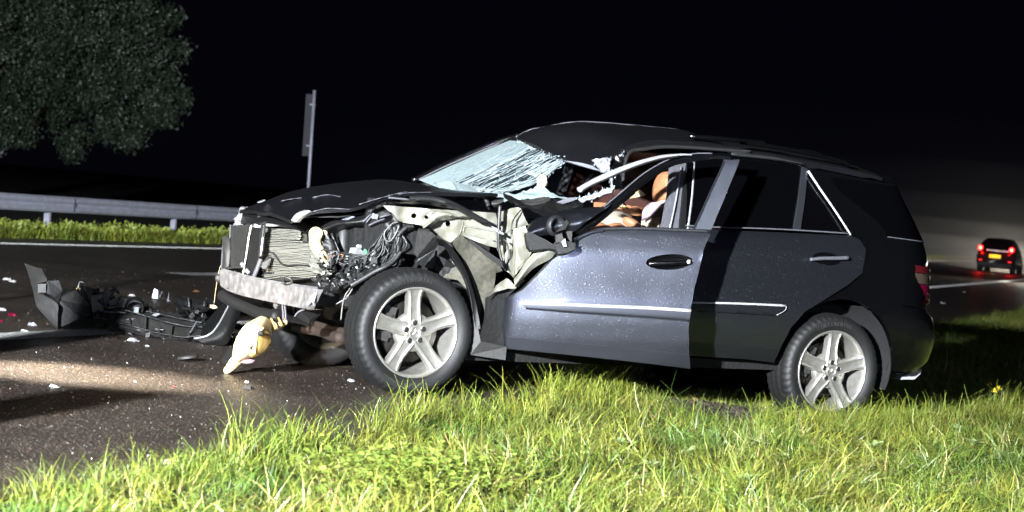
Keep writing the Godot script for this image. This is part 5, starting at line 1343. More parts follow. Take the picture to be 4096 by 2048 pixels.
func glasshouse() -> void:
	var ws := part("windshield", car)
	var rows := [
		[Vector3(-0.603,1.27,0.68),Vector3(-0.891,1.444,0.63),Vector3(-1.167,1.608,0.57)],
		[Vector3(-0.676,1.234,0.52),Vector3(-0.963,1.42,0.44),Vector3(-1.22,1.594,0.4)],
		[Vector3(-0.735,1.226,0.36),Vector3(-1.007,1.393,0.28),Vector3(-1.232,1.56,0.2)],
		[Vector3(-0.824,1.229,0.18),Vector3(-1.04,1.362,0.12),Vector3(-1.233,1.521,0.02)],
		[Vector3(-0.885,1.24,0.02),Vector3(-1.06,1.342,-0.02),Vector3(-1.232,1.493,-0.1)],
		[Vector3(-0.969,1.281,-0.1),Vector3(-1.058,1.331,-0.12),Vector3(-1.211,1.462,-0.13)]]
	var lines := []
	for r in rows:
		lines.append(curve(r, 13))
	var nv := 64
	var grid := []
	for i in 13:
		var col := []
		for r in lines:
			col.append(r[i])
		grid.append(curve(col, nv))
	var r3 := RandomNumberGenerator.new()
	r3.seed = 21
	var sts := [begin(), begin(), begin()]
	for s in sts:
		s.set_smooth_group(-1)
	for j in nv - 1:
		for i in 12:
			var u := i / 12.0
			var v := j / float(nv - 1)
			var kind_of := 0
			var streak := 0.5 + 0.7 * soft.get_noise_2d(v * 26.0, u * 1.5) + 0.25 * soft.get_noise_2d(v * 90.0, u * 6.0)
			if v > 0.2 + 0.1 * u and u > 0.12 and v < 0.80 - 0.25 * u + 0.28 * soft.get_noise_2d(u * 5.0, v * 4.0):
				kind_of = 2 if streak > 0.36 else 1
			elif v >= 0.5:
				kind_of = 2 if streak > 0.6 else (1 if r3.randf() < 0.55 else 0)
			elif u > 0.86 and v > 0.25:
				kind_of = 1 if r3.randf() < 0.6 else 2
			var st: SurfaceTool = sts[kind_of]
			var a: Vector3 = grid[i][j]
			var b: Vector3 = grid[i + 1][j]
			var c: Vector3 = grid[i + 1][j + 1]
			var d: Vector3 = grid[i][j + 1]
			var jit := 0.003 if kind_of else 0.0006
			var off := func() -> Vector3: return Vector3(r3.randf_range(-1, 1), r3.randf_range(-1, 1), r3.randf_range(-1, 1)) * jit
			q4(st, a + off.call(), b + off.call(), c + off.call(), d + off.call(), Vector3(0.6, 0.8, -0.2))
	kind(done(sts[0], "frosted_glass", M.frost, ws), "stuff")
	kind(done(sts[1], "cracked_glass", M.crack, ws), "stuff")
	kind(done(sts[2], "dark_glass", M.dark_glass, ws), "stuff")
	var stc := begin()
	for i in 240:
		var j0 := r3.randi_range(8, nv - 2)
		var i0 := r3.randi_range(0, 9)
		var n := r3.randi_range(1, 4)
		var p: Vector3 = grid[i0][j0] + Vector3(0.003, 0.004, -0.001)
		var q: Vector3 = grid[mini(12, i0 + n)][clampi(j0 + (r3.randi_range(-2, 2) if i % 3 else r3.randi_range(-9, 9)), 0, nv - 1)] + Vector3(0.003, 0.004, -0.001)
		bar(stc, p, q, 0.0018, 0.0015, Vector3(0.6, 0.8, -0.2))
	kind(done(stc, "crack_line", M.crack, ws), "stuff")
	stc = begin()
	shards(stc, [Vector3(-1.188,1.607,0.5),Vector3(-1.208,1.563,0.25),Vector3(-1.214,1.516,0.02),Vector3(-1.259,1.511,-0.12)], 70, 0.022, 0.012)
	shards(stc, [Vector3(-1.238,1.487,-0.1),Vector3(-1.182,1.428,-0.12),Vector3(-1.121,1.369,-0.12),Vector3(-1.101,1.332,-0.13)], 26, 0.018, 0.008)
	kind(done(stc, "edge_shard", M.crack, ws), "stuff")
	patched("crumpled_sheet", ws, M.frost, [[Vector3(-0.825,1.22,0.1),Vector3(-0.871,1.236,0),Vector3(-0.972,1.26,-0.1),Vector3(-1.022,1.303,-0.18),Vector3(-1.059,1.304,-0.22)], [Vector3(-0.859,1.216,0.05),Vector3(-0.903,1.238,-0.05),Vector3(-0.991,1.251,-0.16),Vector3(-1.052,1.278,-0.24),Vector3(-1.089,1.275,-0.28)], [Vector3(-0.857,1.196,0),Vector3(-0.913,1.197,-0.1),Vector3(-0.968,1.197,-0.2),Vector3(-1.064,1.239,-0.3),Vector3(-1.16,1.257,-0.36)]], 26, 12, Vector3(0.5, 0.8, -0.4), 0.03, 9.0, 0.006)
	patched("crumpled_sheet", ws, M.frost, [[Vector3(-0.636,1.26,0.45),Vector3(-0.669,1.276,0.4),Vector3(-0.709,1.277,0.32),Vector3(-0.761,1.26,0.22)], [Vector3(-0.648,1.235,0.46),Vector3(-0.694,1.235,0.4),Vector3(-0.754,1.232,0.32),Vector3(-0.814,1.232,0.2)]], 20, 5, Vector3(0.5, 0.8, -0.3), 0.012, 9.0, 0.006)
	blobbed("airbag_edge", car, M.beige, [Vector3(-1.101,1.34,-0.1)][0], Vector3(0.03, 0.05, 0.05), Vector3.ZERO, 0.2)
	tubed("windshield_frame", car, M.black_and_unlit_paint, [Vector3(-0.575,1.259,0.73),Vector3(-0.758,1.376,0.71),Vector3(-0.93,1.479,0.68),Vector3(-1.094,1.578,0.63),Vector3(-1.214,1.636,0.58)], 0.022, 0.022, 8, 5)
	tubed("windshield_seal", car, M.trim_grey, [Vector3(-0.609,1.274,0.7),Vector3(-0.746,1.364,0.68),Vector3(-0.918,1.465,0.65),Vector3(-1.082,1.563,0.6),Vector3(-1.167,1.61,0.58)], 0.006, 0.006, 6, 5)
	# torn roof front and near pillar
	plated("roof_header", car, M.torn, [Vector3(-1.211,1.491,-0.14),Vector3(-1.253,1.485,-0.3),Vector3(-1.288,1.471,-0.4),Vector3(-1.295,1.455,-0.5),Vector3(-1.303,1.442,-0.52),Vector3(-1.283,1.441,-0.5),Vector3(-1.271,1.452,-0.4),Vector3(-1.248,1.469,-0.26)], 0.01)
	patched("torn_pillar", car, M.black_and_unlit_paint, [[Vector3(-1.289,1.471,-0.52),Vector3(-1.338,1.528,-0.54),Vector3(-1.397,1.578,-0.56),Vector3(-1.44,1.609,-0.58)], [Vector3(-1.319,1.446,-0.55),Vector3(-1.341,1.483,-0.58),Vector3(-1.384,1.522,-0.58),Vector3(-1.416,1.56,-0.58)], [Vector3(-1.309,1.387,-0.6),Vector3(-1.338,1.408,-0.62),Vector3(-1.368,1.437,-0.62),Vector3(-1.388,1.481,-0.6)], [Vector3(-1.308,1.338,-0.64),Vector3(-1.33,1.337,-0.66),Vector3(-1.344,1.343,-0.66),Vector3(-1.369,1.395,-0.64)]], 16, 18, Vector3(0.5, 0.1, -1), 0.02, 9.0, 0.02)
	var st := begin()
	shards(st, [Vector3(-1.246,1.501,-0.46),Vector3(-1.271,1.477,-0.5),Vector3(-1.285,1.492,-0.54),Vector3(-1.314,1.517,-0.55)], 46, 0.028, 0.02)
	shards(st, [Vector3(-1.282,1.433,-0.56),Vector3(-1.304,1.47,-0.58),Vector3(-1.303,1.428,-0.6),Vector3(-1.301,1.354,-0.64)], 34, 0.022, 0.012)
	shards(st, [Vector3(-1.364,1.536,-0.56),Vector3(-1.392,1.574,-0.57),Vector3(-1.44,1.609,-0.58)], 16, 0.02, 0.006)
	kind(done(st, "torn_metal", M.torn, car), "stuff")
	patched("torn_skin", car, M.torn, [[Vector3(-1.237,1.502,-0.47),Vector3(-1.256,1.513,-0.5),Vector3(-1.3,1.524,-0.54)], [Vector3(-1.252,1.475,-0.5),Vector3(-1.268,1.473,-0.54),Vector3(-1.298,1.482,-0.58)], [Vector3(-1.285,1.433,-0.52),Vector3(-1.282,1.433,-0.56),Vector3(-1.296,1.444,-0.6)]], 10, 10, Vector3(0.5, 0.2, -1), 0.03, 14.0, 0.006)
	tubed("torn_skin", car, M.torn, [Vector3(-1.302,1.52,-0.58),Vector3(-1.287,1.477,-0.6),Vector3(-1.292,1.436,-0.61),Vector3(-1.3,1.404,-0.63),Vector3(-1.295,1.345,-0.66)], 0.011, 0.008, 6, 5, 0.4)
	st = begin()
	shards(st, [Vector3(-1.098,1.226,-0.42),Vector3(-1.16,1.24,-0.48),Vector3(-1.225,1.284,-0.56),Vector3(-1.277,1.308,-0.6),Vector3(-1.308,1.33,-0.65)], 90, 0.03, 0.016)
	kind(done(st, "broken_glass", M.crack, car), "stuff")
	patched("torn_skin", car, M.torn, [[Vector3(-1.083,1.228,-0.44),Vector3(-1.148,1.248,-0.5),Vector3(-1.213,1.291,-0.58),Vector3(-1.301,1.339,-0.66)], [Vector3(-1.093,1.213,-0.46),Vector3(-1.15,1.225,-0.52),Vector3(-1.215,1.266,-0.6),Vector3(-1.303,1.317,-0.67)]], 26, 5, Vector3(0.3, 0.6, -1), 0.03, 14.0, 0.006)
	# crushed scuttle below the glass
	patched("scuttle", car, M.plastic, [[Vector3(-0.841,1.232,-0.1),Vector3(-0.903,1.21,-0.25),Vector3(-0.993,1.216,-0.35),Vector3(-1.059,1.242,-0.4),Vector3(-1.156,1.247,-0.45)], [Vector3(-0.816,1.177,-0.3),Vector3(-0.879,1.171,-0.4),Vector3(-0.969,1.183,-0.46),Vector3(-1.059,1.204,-0.5),Vector3(-1.153,1.225,-0.55)], [Vector3(-0.745,1.168,-0.5),Vector3(-0.853,1.141,-0.55),Vector3(-0.923,1.133,-0.58),Vector3(-1.011,1.169,-0.6),Vector3(-1.125,1.208,-0.64)]], 26, 10, Vector3(0.4, 0.7, -0.6), 0.03, 8.0, 0.02)
	plated("scuttle_strip", car, M.grey_plastic, [Vector3(-0.869,1.2,-0.3),Vector3(-0.974,1.241,-0.4),Vector3(-1.011,1.243,-0.4),Vector3(-1.007,1.232,-0.42),Vector3(-0.922,1.199,-0.4),Vector3(-0.869,1.187,-0.36)], 0.02)
	plated("scuttle_strip", car, M.trim_grey, [Vector3(-1.01,1.215,-0.5),Vector3(-1.071,1.248,-0.52),Vector3(-1.129,1.262,-0.54),Vector3(-1.118,1.241,-0.54),Vector3(-1.047,1.21,-0.52)], 0.02)
	for l in [[[Vector3(-0.452,1.159,-0.5),Vector3(-0.468,1.181,-0.5),Vector3(-0.503,1.189,-0.5),Vector3(-0.533,1.165,-0.52),Vector3(-0.536,1.137,-0.54)], 0.014], [[Vector3(-0.381,1.162,-0.4),Vector3(-0.452,1.174,-0.42),Vector3(-0.529,1.174,-0.45)], 0.012]]:
		tubed("scuttle_hose", car, M.rubber, l[0], l[1], l[1], 8, 5)
	patched("wiper_motor", car, M.grey_plastic, [[Vector3(-0.564,1.182,-0.45),Vector3(-0.621,1.198,-0.48),Vector3(-0.653,1.2,-0.5)], [Vector3(-0.549,1.154,-0.5),Vector3(-0.601,1.165,-0.53),Vector3(-0.638,1.181,-0.53)], [Vector3(-0.571,1.127,-0.48),Vector3(-0.619,1.145,-0.5),Vector3(-0.644,1.164,-0.5)]], 10, 8, Vector3(0.4, 0.4, -1), 0.01, 9.0, 0.03)
	plated("blue_clip", car, M.torn, [Vector3(-0.457,1.18,-0.5),Vector3(-0.472,1.187,-0.5),Vector3(-0.48,1.17,-0.5),Vector3(-0.463,1.164,-0.5)], 0.01)

func cabin() -> void:
	# headlining, far side, seats
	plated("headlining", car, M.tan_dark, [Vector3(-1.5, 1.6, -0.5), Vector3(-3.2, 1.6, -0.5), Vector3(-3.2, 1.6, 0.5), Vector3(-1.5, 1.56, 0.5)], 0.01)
	boxed("rear_bulkhead", car, M.near_black, Vector3(-3.3, 0.95, 0), Vector3(0.04, 0.9, 1.4))
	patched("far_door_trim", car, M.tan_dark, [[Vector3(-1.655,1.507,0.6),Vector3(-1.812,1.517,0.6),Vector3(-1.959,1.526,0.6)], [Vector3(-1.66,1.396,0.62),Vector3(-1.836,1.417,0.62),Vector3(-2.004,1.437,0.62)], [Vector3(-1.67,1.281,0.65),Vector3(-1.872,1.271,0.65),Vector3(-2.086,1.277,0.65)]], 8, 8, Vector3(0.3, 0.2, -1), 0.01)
	tubed("far_pillar", car, M.trim_grey, [Vector3(-1.639,1.506,0.56),Vector3(-1.641,1.413,0.6),Vector3(-1.636,1.3,0.64)], 0.035, 0.035, 8, 3)
	var seat := part("driver_seat", car)
	patched("backrest", seat, M.beige, [[Vector3(-1.789,1.321,-0.5),Vector3(-1.756,1.232,-0.5),Vector3(-1.751,1.128,-0.5)], [Vector3(-1.785,1.304,-0.4),Vector3(-1.734,1.226,-0.42),Vector3(-1.729,1.122,-0.42)], [Vector3(-1.808,1.26,-0.2),Vector3(-1.797,1.197,-0.2),Vector3(-1.798,1.118,-0.2)]], 12, 10, Vector3(0.8, 0.2, -0.5), 0.004, 5.0, 0.10)
	patched("backrest_panel", seat, M.lilac, [[Vector3(-1.774,1.293,-0.53),Vector3(-1.759,1.259,-0.53),Vector3(-1.749,1.224,-0.53)], [Vector3(-1.733,1.296,-0.44),Vector3(-1.708,1.246,-0.46),Vector3(-1.685,1.196,-0.46)], [Vector3(-1.727,1.278,-0.36),Vector3(-1.692,1.228,-0.38),Vector3(-1.695,1.177,-0.38)]], 12, 10, Vector3(0.6, 0.3, -0.7), 0.003, 5.0, 0.03)
	blobbed("headrest", seat, M.tan, [Vector3(-1.842,1.397,-0.36)][0], Vector3(0.055, 0.105, 0.10), Vector3(0, 0, 0.15), 0.05, 0.8)
	blobbed("bolster", seat, M.tan, [Vector3(-1.589,1.134,-0.46)][0], Vector3(0.08, 0.035, 0.06), Vector3(0, 0, 0.5), 0.08)
	patched("cushion", seat, M.beige, [[Vector3(-1.335,1.14,-0.45),Vector3(-1.419,1.1,-0.5),Vector3(-1.585,1.094,-0.52)], [Vector3(-1.458,1.207,-0.3),Vector3(-1.546,1.201,-0.32),Vector3(-1.629,1.16,-0.36)], [Vector3(-1.653,1.245,-0.05),Vector3(-1.718,1.236,-0.08),Vector3(-1.783,1.2,-0.1)]], 12, 10, Vector3(0.2, 1, -0.4), 0.004, 5.0, 0.1)
	blobbed("cushion_side", seat, M.tan, [Vector3(-1.332,1.088,-0.52)][0], Vector3(0.12, 0.035, 0.05), Vector3(0, 0, 0.2), 0.1)
	blobbed("cushion_side", seat, M.tan, [Vector3(-1.429,1.101,-0.5)][0], Vector3(0.07, 0.03, 0.05), Vector3(0, 0, -0.3), 0.1)
	var far_seat := part("passenger_seat", car)
	patched("backrest", far_seat, M.beige, [[Vector3(-1.685,1.212,0.2),Vector3(-1.793,1.252,0.2),Vector3(-1.938,1.259,0.2)], [Vector3(-1.722,1.162,0.2),Vector3(-1.844,1.185,0.2),Vector3(-1.963,1.189,0.2)]], 8, 6, Vector3(0.2, 0.6, -0.8), 0.004, 5.0, 0.1)
	tubed("seat_piping", far_seat, M.tan, [Vector3(-1.655,1.229,0.15),Vector3(-1.764,1.259,0.15),Vector3(-1.848,1.251,0.15),Vector3(-1.913,1.227,0.15),Vector3(-1.933,1.197,0.15)], 0.014, 0.014, 8, 5)
	boxed("console", car, M.tan, [Vector3(-1.878,1.233,0)][0], Vector3(0.5, 0.06, 0.3))
	plated("belt_tongue", car, M.cream, [Vector3(-1.79,1.387,-0.1),Vector3(-1.867,1.348,-0.1),Vector3(-1.856,1.34,-0.1),Vector3(-1.748,1.309,-0.1),Vector3(-1.789,1.343,-0.1)], 0.006)
	plated("door_card_scrap", car, M.lilac, [Vector3(-1.566,1.289,-0.3),Vector3(-1.63,1.326,-0.3),Vector3(-1.642,1.313,-0.3),Vector3(-1.586,1.282,-0.3)], 0.006)
	tubed("seat_frame", car, M.cream, [Vector3(-1.643,1.289,-0.2),Vector3(-1.637,1.241,-0.2),Vector3(-1.658,1.252,-0.2),Vector3(-1.669,1.24,-0.2)], 0.008, 0.008, 6, 3)
	for k in 14:
		var a: Vector3 = [Vector3(-1.249,1.133,-0.52)][0]
		tubed("loose_fibre", car, M.copper, [a + Vector3(0.01 * (k % 3), 0, 0), a + Vector3(-0.05 - 0.004 * k, -0.02 - 0.003 * (k % 5), 0.0), a + Vector3(-0.10 - 0.01 * (k % 4), -0.05 + 0.006 * (k % 5), 0)], 0.0018, 0.0018, 4, 3)
	# middle pillar with the belt
	sheet("centre_pillar", car, M.trim_grey, [Vector2(-1.72,1.523),Vector2(-1.781,1.564),Vector2(-1.837,1.575),Vector2(-1.772,1.361),Vector2(-1.728,1.14),Vector2(-1.616,1.128),Vector2(-1.677,1.333)], func(x, y): return body_z(x, y) + 0.05, 0.05)
	sheet("centre_pillar_cover", car, M.plastic, [Vector2(-1.824,1.574),Vector2(-1.869,1.579),Vector2(-1.824,1.368),Vector2(-1.775,1.146),Vector2(-1.716,1.14),Vector2(-1.76,1.36)], func(x, y): return body_z(x, y) + 0.03, 0.05)
	tubed("belt_rail", car, M.trim, [Vector3(-1.86,1.578,-0.652),Vector3(-1.815,1.367,-0.749),Vector3(-1.764,1.146,-0.831)], 0.008, 0.008, 6, 3)
	tubed("belt_rail", car, M.trim, [Vector3(-1.767,1.529,-0.66),Vector3(-1.702,1.312,-0.752),Vector3(-1.643,1.132,-0.818)], 0.006, 0.006, 6, 3)
	sheet("pillar_panel", car, M.trim_grey, [Vector2(-1.882,1.577),Vector2(-2.01,1.601),Vector2(-1.971,1.419),Vector2(-1.827,1.152),Vector2(-1.767,1.146),Vector2(-1.827,1.369)], func(x, y): return body_z(x, y) + 0.02, 0.03)
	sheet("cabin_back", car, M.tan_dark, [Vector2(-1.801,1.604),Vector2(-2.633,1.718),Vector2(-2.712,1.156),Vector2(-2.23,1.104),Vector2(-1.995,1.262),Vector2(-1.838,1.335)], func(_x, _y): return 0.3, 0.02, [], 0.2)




# ---------------------------------------------------------------- far things
func rise(u: float) -> float:
	return 0.0045 * clampf(u - 50.0, 0.0, 250.0)

func far_things() -> void:
	guardrail()
	sign_post()
	tree()
	far_car()
	oncoming_car()

func guardrail() -> void:
	var t := thing("guardrail", "long galvanised steel crash barrier along the far side of the road", "guardrail", road_point(30, 18.0))
	var prof := [[0.0, 0.66], [0.055, 0.645], [0.075, 0.60], [0.055, 0.56], [0.012, 0.535], [0.012, 0.515], [0.055, 0.49], [0.075, 0.45], [0.055, 0.405], [0.0, 0.39]]
	for k in 15:
		var u0 := 12.0 + k * 4.16 - 0.15
		var u1 := u0 + 4.16 + 0.3
		var st := begin()
		var lap := 0.006 * (k % 2)
		for seg in 2:
			var a := lerpf(u0, u1, seg * 0.5)
			var b := lerpf(u0, u1, seg * 0.5 + 0.5)
			for i in prof.size() - 1:
				var p0 := 18.0 - prof[i][0] - lap as float
				var p1 := 18.0 - prof[i + 1][0] - lap as float
				q4(st, road_point(a, p0, prof[i][1] + rise(a)), road_point(b, p0, prof[i][1] + rise(b)), road_point(b, p1, prof[i + 1][1] + rise(b)), road_point(a, p1, prof[i + 1][1] + rise(a)), -NP)
		done(st, "rail_beam", M.steel, t)
		st = begin()
		box(st, road_point(u0 + 0.15, 18.0 - 0.082, 0.525 + rise(u0)), Vector3(0.02, 0.22, 0.01), Basis(Vector3.UP, -TH))
		done(st, "splice_seam", M.sign_back, t)
		var u := 11.47 + k * 4.16
		st = begin()
		box(st, road_point(u, 18.08, 0.27 + rise(u)), Vector3(0.1, 0.7, 0.05), Basis(Vector3.UP, -TH))
		box(st, road_point(u, 18.05, 0.52 + rise(u)), Vector3(0.1, 0.2, 0.08), Basis(Vector3.UP, -TH))
		done(st, "post", M.steel, t)

func sign_post() -> void:
	var at := road_point(39.6, 19.0)
	var t := thing("road_sign", "tall narrow road sign board on a thin pole behind the crash barrier", "road sign", at)
	var st := begin()
	tube(st, [at + Vector3(0.09, -0.1, 0), at + Vector3(0.01, 3.32, 0)], 0.035, 0.035, 8, 1)
	done(st, "pole", M.steel, t)
	st = begin()
	box(st, at + Vector3(-0.08, 2.55, 0.0) + U * 0.05, Vector3(0.19, 1.36, 0.03), Basis(Vector3.UP, -TH) * Basis(Vector3.BACK, 0.024))
	done(st, "board", M.sign_back, t)
	for y in [2.1, 3.0]:
		st = begin()
		box(st, at + Vector3(0.0, y, 0), Vector3(0.1, 0.04, 0.1), Basis(Vector3.UP, -TH))
		done(st, "clamp", M.steel, t)

func leaf_mesh(n: int, size: float, spread: float, s: int) -> ArrayMesh:
	var r := RandomNumberGenerator.new()
	r.seed = s
	var st := SurfaceTool.new()
	st.begin(Mesh.PRIMITIVE_TRIANGLES)
	st.set_smooth_group(-1)
	for i in n:
		var d := Vector3(r.randf_range(-1, 1), r.randf_range(-1, 1), r.randf_range(-1, 1)) * spread
		var f := Vector3(r.randf_range(-1, 1), r.randf_range(-0.9, 0.5), r.randf_range(-1, 1)).normalized()
		var sd := f.cross(Vector3(r.randf_range(-0.5, 0.5), 1, r.randf_range(-0.5, 0.5))).normalized()
		var k := size * r.randf_range(0.6, 1.2)
		var up := sd.cross(f) * k * 0.15
		var g := r.randf_range(0.7, 1.0)
		st.set_color(Color(g, g, g))
		for sg in [-1, 1]:
			st.add_vertex(d)
			st.add_vertex(d + f * k * 0.45 + sd * sg * k * 0.42 + up)
			st.add_vertex(d + f * k)
	st.generate_normals()
	var m := st.commit()
	return m

func many(called: String, mesh: Mesh, m: Material, where: Array, tint: Array, parent: Node, offset := Vector3.ZERO) -> MultiMeshInstance3D:
	mesh.surface_set_material(0, m)
	var mm := MultiMesh.new()
	mm.transform_format = MultiMesh.TRANSFORM_3D
	mm.use_colors = true
	mm.mesh = mesh
	mm.instance_count = where.size()
	for i in where.size():
		mm.set_instance_transform(i, Transform3D(where[i].basis, where[i].origin - offset))
		mm.set_instance_color(i, tint[i])
	var o := MultiMeshInstance3D.new()
	o.multimesh = mm
	o.name = numbered(called, parent)
	parent.add_child(o, true)
	kind(o, "stuff")
	return o

func tree() -> void:
	var at := Vector3(-13.9, 0, -45.6)
	var t := thing("tree", "large dark leafy tree overhanging the far side of the road at upper left", "tree", at)
	var st := begin()
	tube(st, [at + Vector3(0, -0.1, 0), at + Vector3(0.2, 2.5, 0), at + Vector3(-0.2, 5, 0.2), at + Vector3(0.1, 8.5, 0)], 0.34, 0.12, 12, 5, 0.05)
	done(st, "trunk", M.bark, t)
	for l in [[Vector3(0.1, 3.4, 0), Vector3(2.0, 5.0, 0.4), Vector3(3.6, 5.2, 0.4)], [Vector3(0, 4.2, 0), Vector3(-1.6, 5.4, 0.5), Vector3(-3.0, 5.2, 1)], [Vector3(0, 5.5, 0), Vector3(1.5, 7, 0.2), Vector3(2.6, 8, 0)], [Vector3(0, 3.0, 0), Vector3(1.2, 3.6, 0.8), Vector3(2.4, 3.1, 1.0)]]:
		st = begin()
		tube(st, [at + l[0], at + l[1], at + l[2]], 0.12, 0.03, 8, 5)
		done(st, "limb", M.bark, t)
	var lobes := [Vector3(-8.946,4.181,-44.284),Vector3(-8.453,3.709,-44.473),Vector3(-9.043,3.071,-44.358),Vector3(-8.246,2.983,-44.656),Vector3(-8.743,2.263,-44.539),Vector3(-8.582,1.966,-44.532),Vector3(-9.373,2.558,-44.446),Vector3(-9.716,4.358,-44.088),Vector3(-10.486,3.541,-44.669),Vector3(-10.991,4.262,-44.286),Vector3(-11.371,3.001,-44.456),Vector3(-11.386,2.119,-44.636),Vector3(-11.175,1.698,-44.826),Vector3(-11.688,1.84,-45.029),Vector3(-10.963,2.693,-46.25),Vector3(-10.619,2.015,-47.034),Vector3(-8.416,4.569,-45.093),Vector3(-8.096,3.412,-44.866),Vector3(-10.984,5.361,-44.612),Vector3(-9.303,5.512,-44.615),Vector3(-12.345,3.633,-44.571),Vector3(-7.639,2.88,-44.554),Vector3(-7.859,3.956,-44.679),Vector3(-8.583,1.764,-44.627),Vector3(-8.815,1.882,-44.53),Vector3(-11.462,1.469,-44.621),Vector3(-7.908,2.504,-44.645),Vector3(-8.143,2.54,-44.546),Vector3(-9.169,2.047,-44.534),Vector3(-10.356,1.584,-46.024)]
	var radii := [1.25, .75, .85, .55, .42, .22, .5, 1.3, 1.2, 1.2, .95, .62, .3, .5, .8, .5, .6, .42, 1.4, 1.4, 1.4, 0.22, 0.26, 0.2, 0.25, 0.3, 0.28, 0.35, 0.3, 0.3]
	var where := []
	var tint := []
	for i in lobes.size():
		var r: float = radii[i]
		for k in int(1000 * r * r):
			var d := Vector3(rng.randf_range(-1, 1), rng.randf_range(-1, 1), rng.randf_range(-1, 1))
			if d.length() > 1.0:
				continue
			d *= 0.55 + 0.5 * rng.randf()
			var p: Vector3 = lobes[i] + d * Vector3(1, 1, 1.3) * r
			if soft.get_noise_3dv(p * 1.0) < -0.06:
				continue
			where.append(Transform3D(Basis.from_euler(Vector3(rng.randf() * TAU, rng.randf() * TAU, rng.randf() * TAU)) * rng.randf_range(0.7, 1.3), p))
			var g := rng.randf_range(0.6, 1.2)
			tint.append(Color(0.028 * g, 0.042 * g, 0.024 * g))
	many("crown", leaf_mesh(16, 0.09, 0.15, 3), M.grass, where, tint, t, at)

func glow_mat(c: Color, e: float) -> StandardMaterial3D:
	var m := mat(0.3, 0.3, 0.3, 0.3)
	m.albedo_color = c
	m.emission_enabled = true
	m.emission = c
	m.emission_energy_multiplier = e
	return m

func car_shell(t: Node3D, paint: Material, b: Transform3D) -> void:
	# local axes: x right, y up, z towards the rear; the rear bumper at z = 0
	var sec := [[0.02, 0.80, 0.28, 0.88], [0.15, 0.86, 0.22, 0.98], [0.5, 0.87, 0.2, 1.0], [2.4, 0.88, 0.2, 1.0], [3.3, 0.86, 0.2, 0.92], [4.0, 0.80, 0.25, 0.78], [4.25, 0.6, 0.35, 0.65]]
	var st := begin()
	var rings := []
	for s in sec:
		var ring := []
		for q in [[-0.9, 0.0], [-1.0, 0.25], [-1.0, 0.6], [-0.94, 0.92], [-0.8, 1.0], [0.0, 1.03], [0.8, 1.0], [0.94, 0.92], [1.0, 0.6], [1.0, 0.25], [0.9, 0.0]]:
			ring.append(b * Vector3(q[0] * s[1], lerpf(s[2], s[3], q[1]), -s[0]))
		rings.append(ring)
	for i in rings.size() - 1:
		for j in 11:
			var l := (j + 1) % 11
			var mid: Vector3 = (rings[i][j] + rings[i + 1][l]) / 2 - b * Vector3(0, 0.6, -sec[i][0] - 0.2)
			q4(st, rings[i][j], rings[i][l], rings[i + 1][l], rings[i + 1][j], mid)
	for e in [0, rings.size() - 1]:
		for j in range(1, 10):
			t3(st, rings[e][0], rings[e][j], rings[e][j + 1], b.basis * Vector3(0, 0, 1 if e == 0 else -1))
	done(st, "body", paint, t)
	st = begin()
	var top := [[0.10, 0.76, 0.96, 1.02], [0.35, 0.66, 0.96, 1.42], [0.8, 0.62, 0.96, 1.52], [1.9, 0.62, 0.96, 1.54], [2.5, 0.66, 0.96, 1.38], [3.2, 0.72, 0.94, 1.0]]
	var tr := []
	for s in top:
		var ring := []
		for q in [[-1.12, 0.0], [-1.0, 0.85], [-0.85, 0.98], [0.0, 1.02], [0.85, 0.98], [1.0, 0.85], [1.12, 0.0]]:
			ring.append(b * Vector3(q[0] * s[1], lerpf(s[2], s[3], q[1]), -s[0]))
		tr.append(ring)
	for i in tr.size() - 1:
		for j in 6:
			q4(st, tr[i][j], tr[i][j + 1], tr[i + 1][j + 1], tr[i + 1][j], (tr[i][j] + tr[i + 1][j + 1]) / 2 - b * Vector3(0, 1.0, -top[i][0] - 0.3))
	done(st, "cabin", M.tint, t)
	for q in [[-0.74, -0.75], [0.74, -0.75], [-0.74, -3.4], [0.74, -3.4]]:
		st = begin()
		lathe(st, [Vector2(0.2, -0.11), Vector2(0.30, -0.11), Vector2(0.315, -0.08), Vector2(0.315, 0.08), Vector2(0.30, 0.11), Vector2(0.2, 0.11), Vector2(0.19, 0.08), Vector2(0.001, 0.06)], 24, b * Transform3D(Basis(Vector3.UP, PI / 2 if q[0] > 0 else -PI / 2), Vector3(q[0], 0.315, q[1])))
		done(st, "wheel", M.rubber, t)

func lamp_at(called: String, at: Vector3, c: Color, e: float, size := 0.05) -> void:
	var l := OmniLight3D.new()
	l.name = called
	l.light_color = c
	l.light_energy = e
	l.light_size = size
	l.omni_range = 60.0
	l.shadow_enabled = true
	add_child(l)
	l.position = at

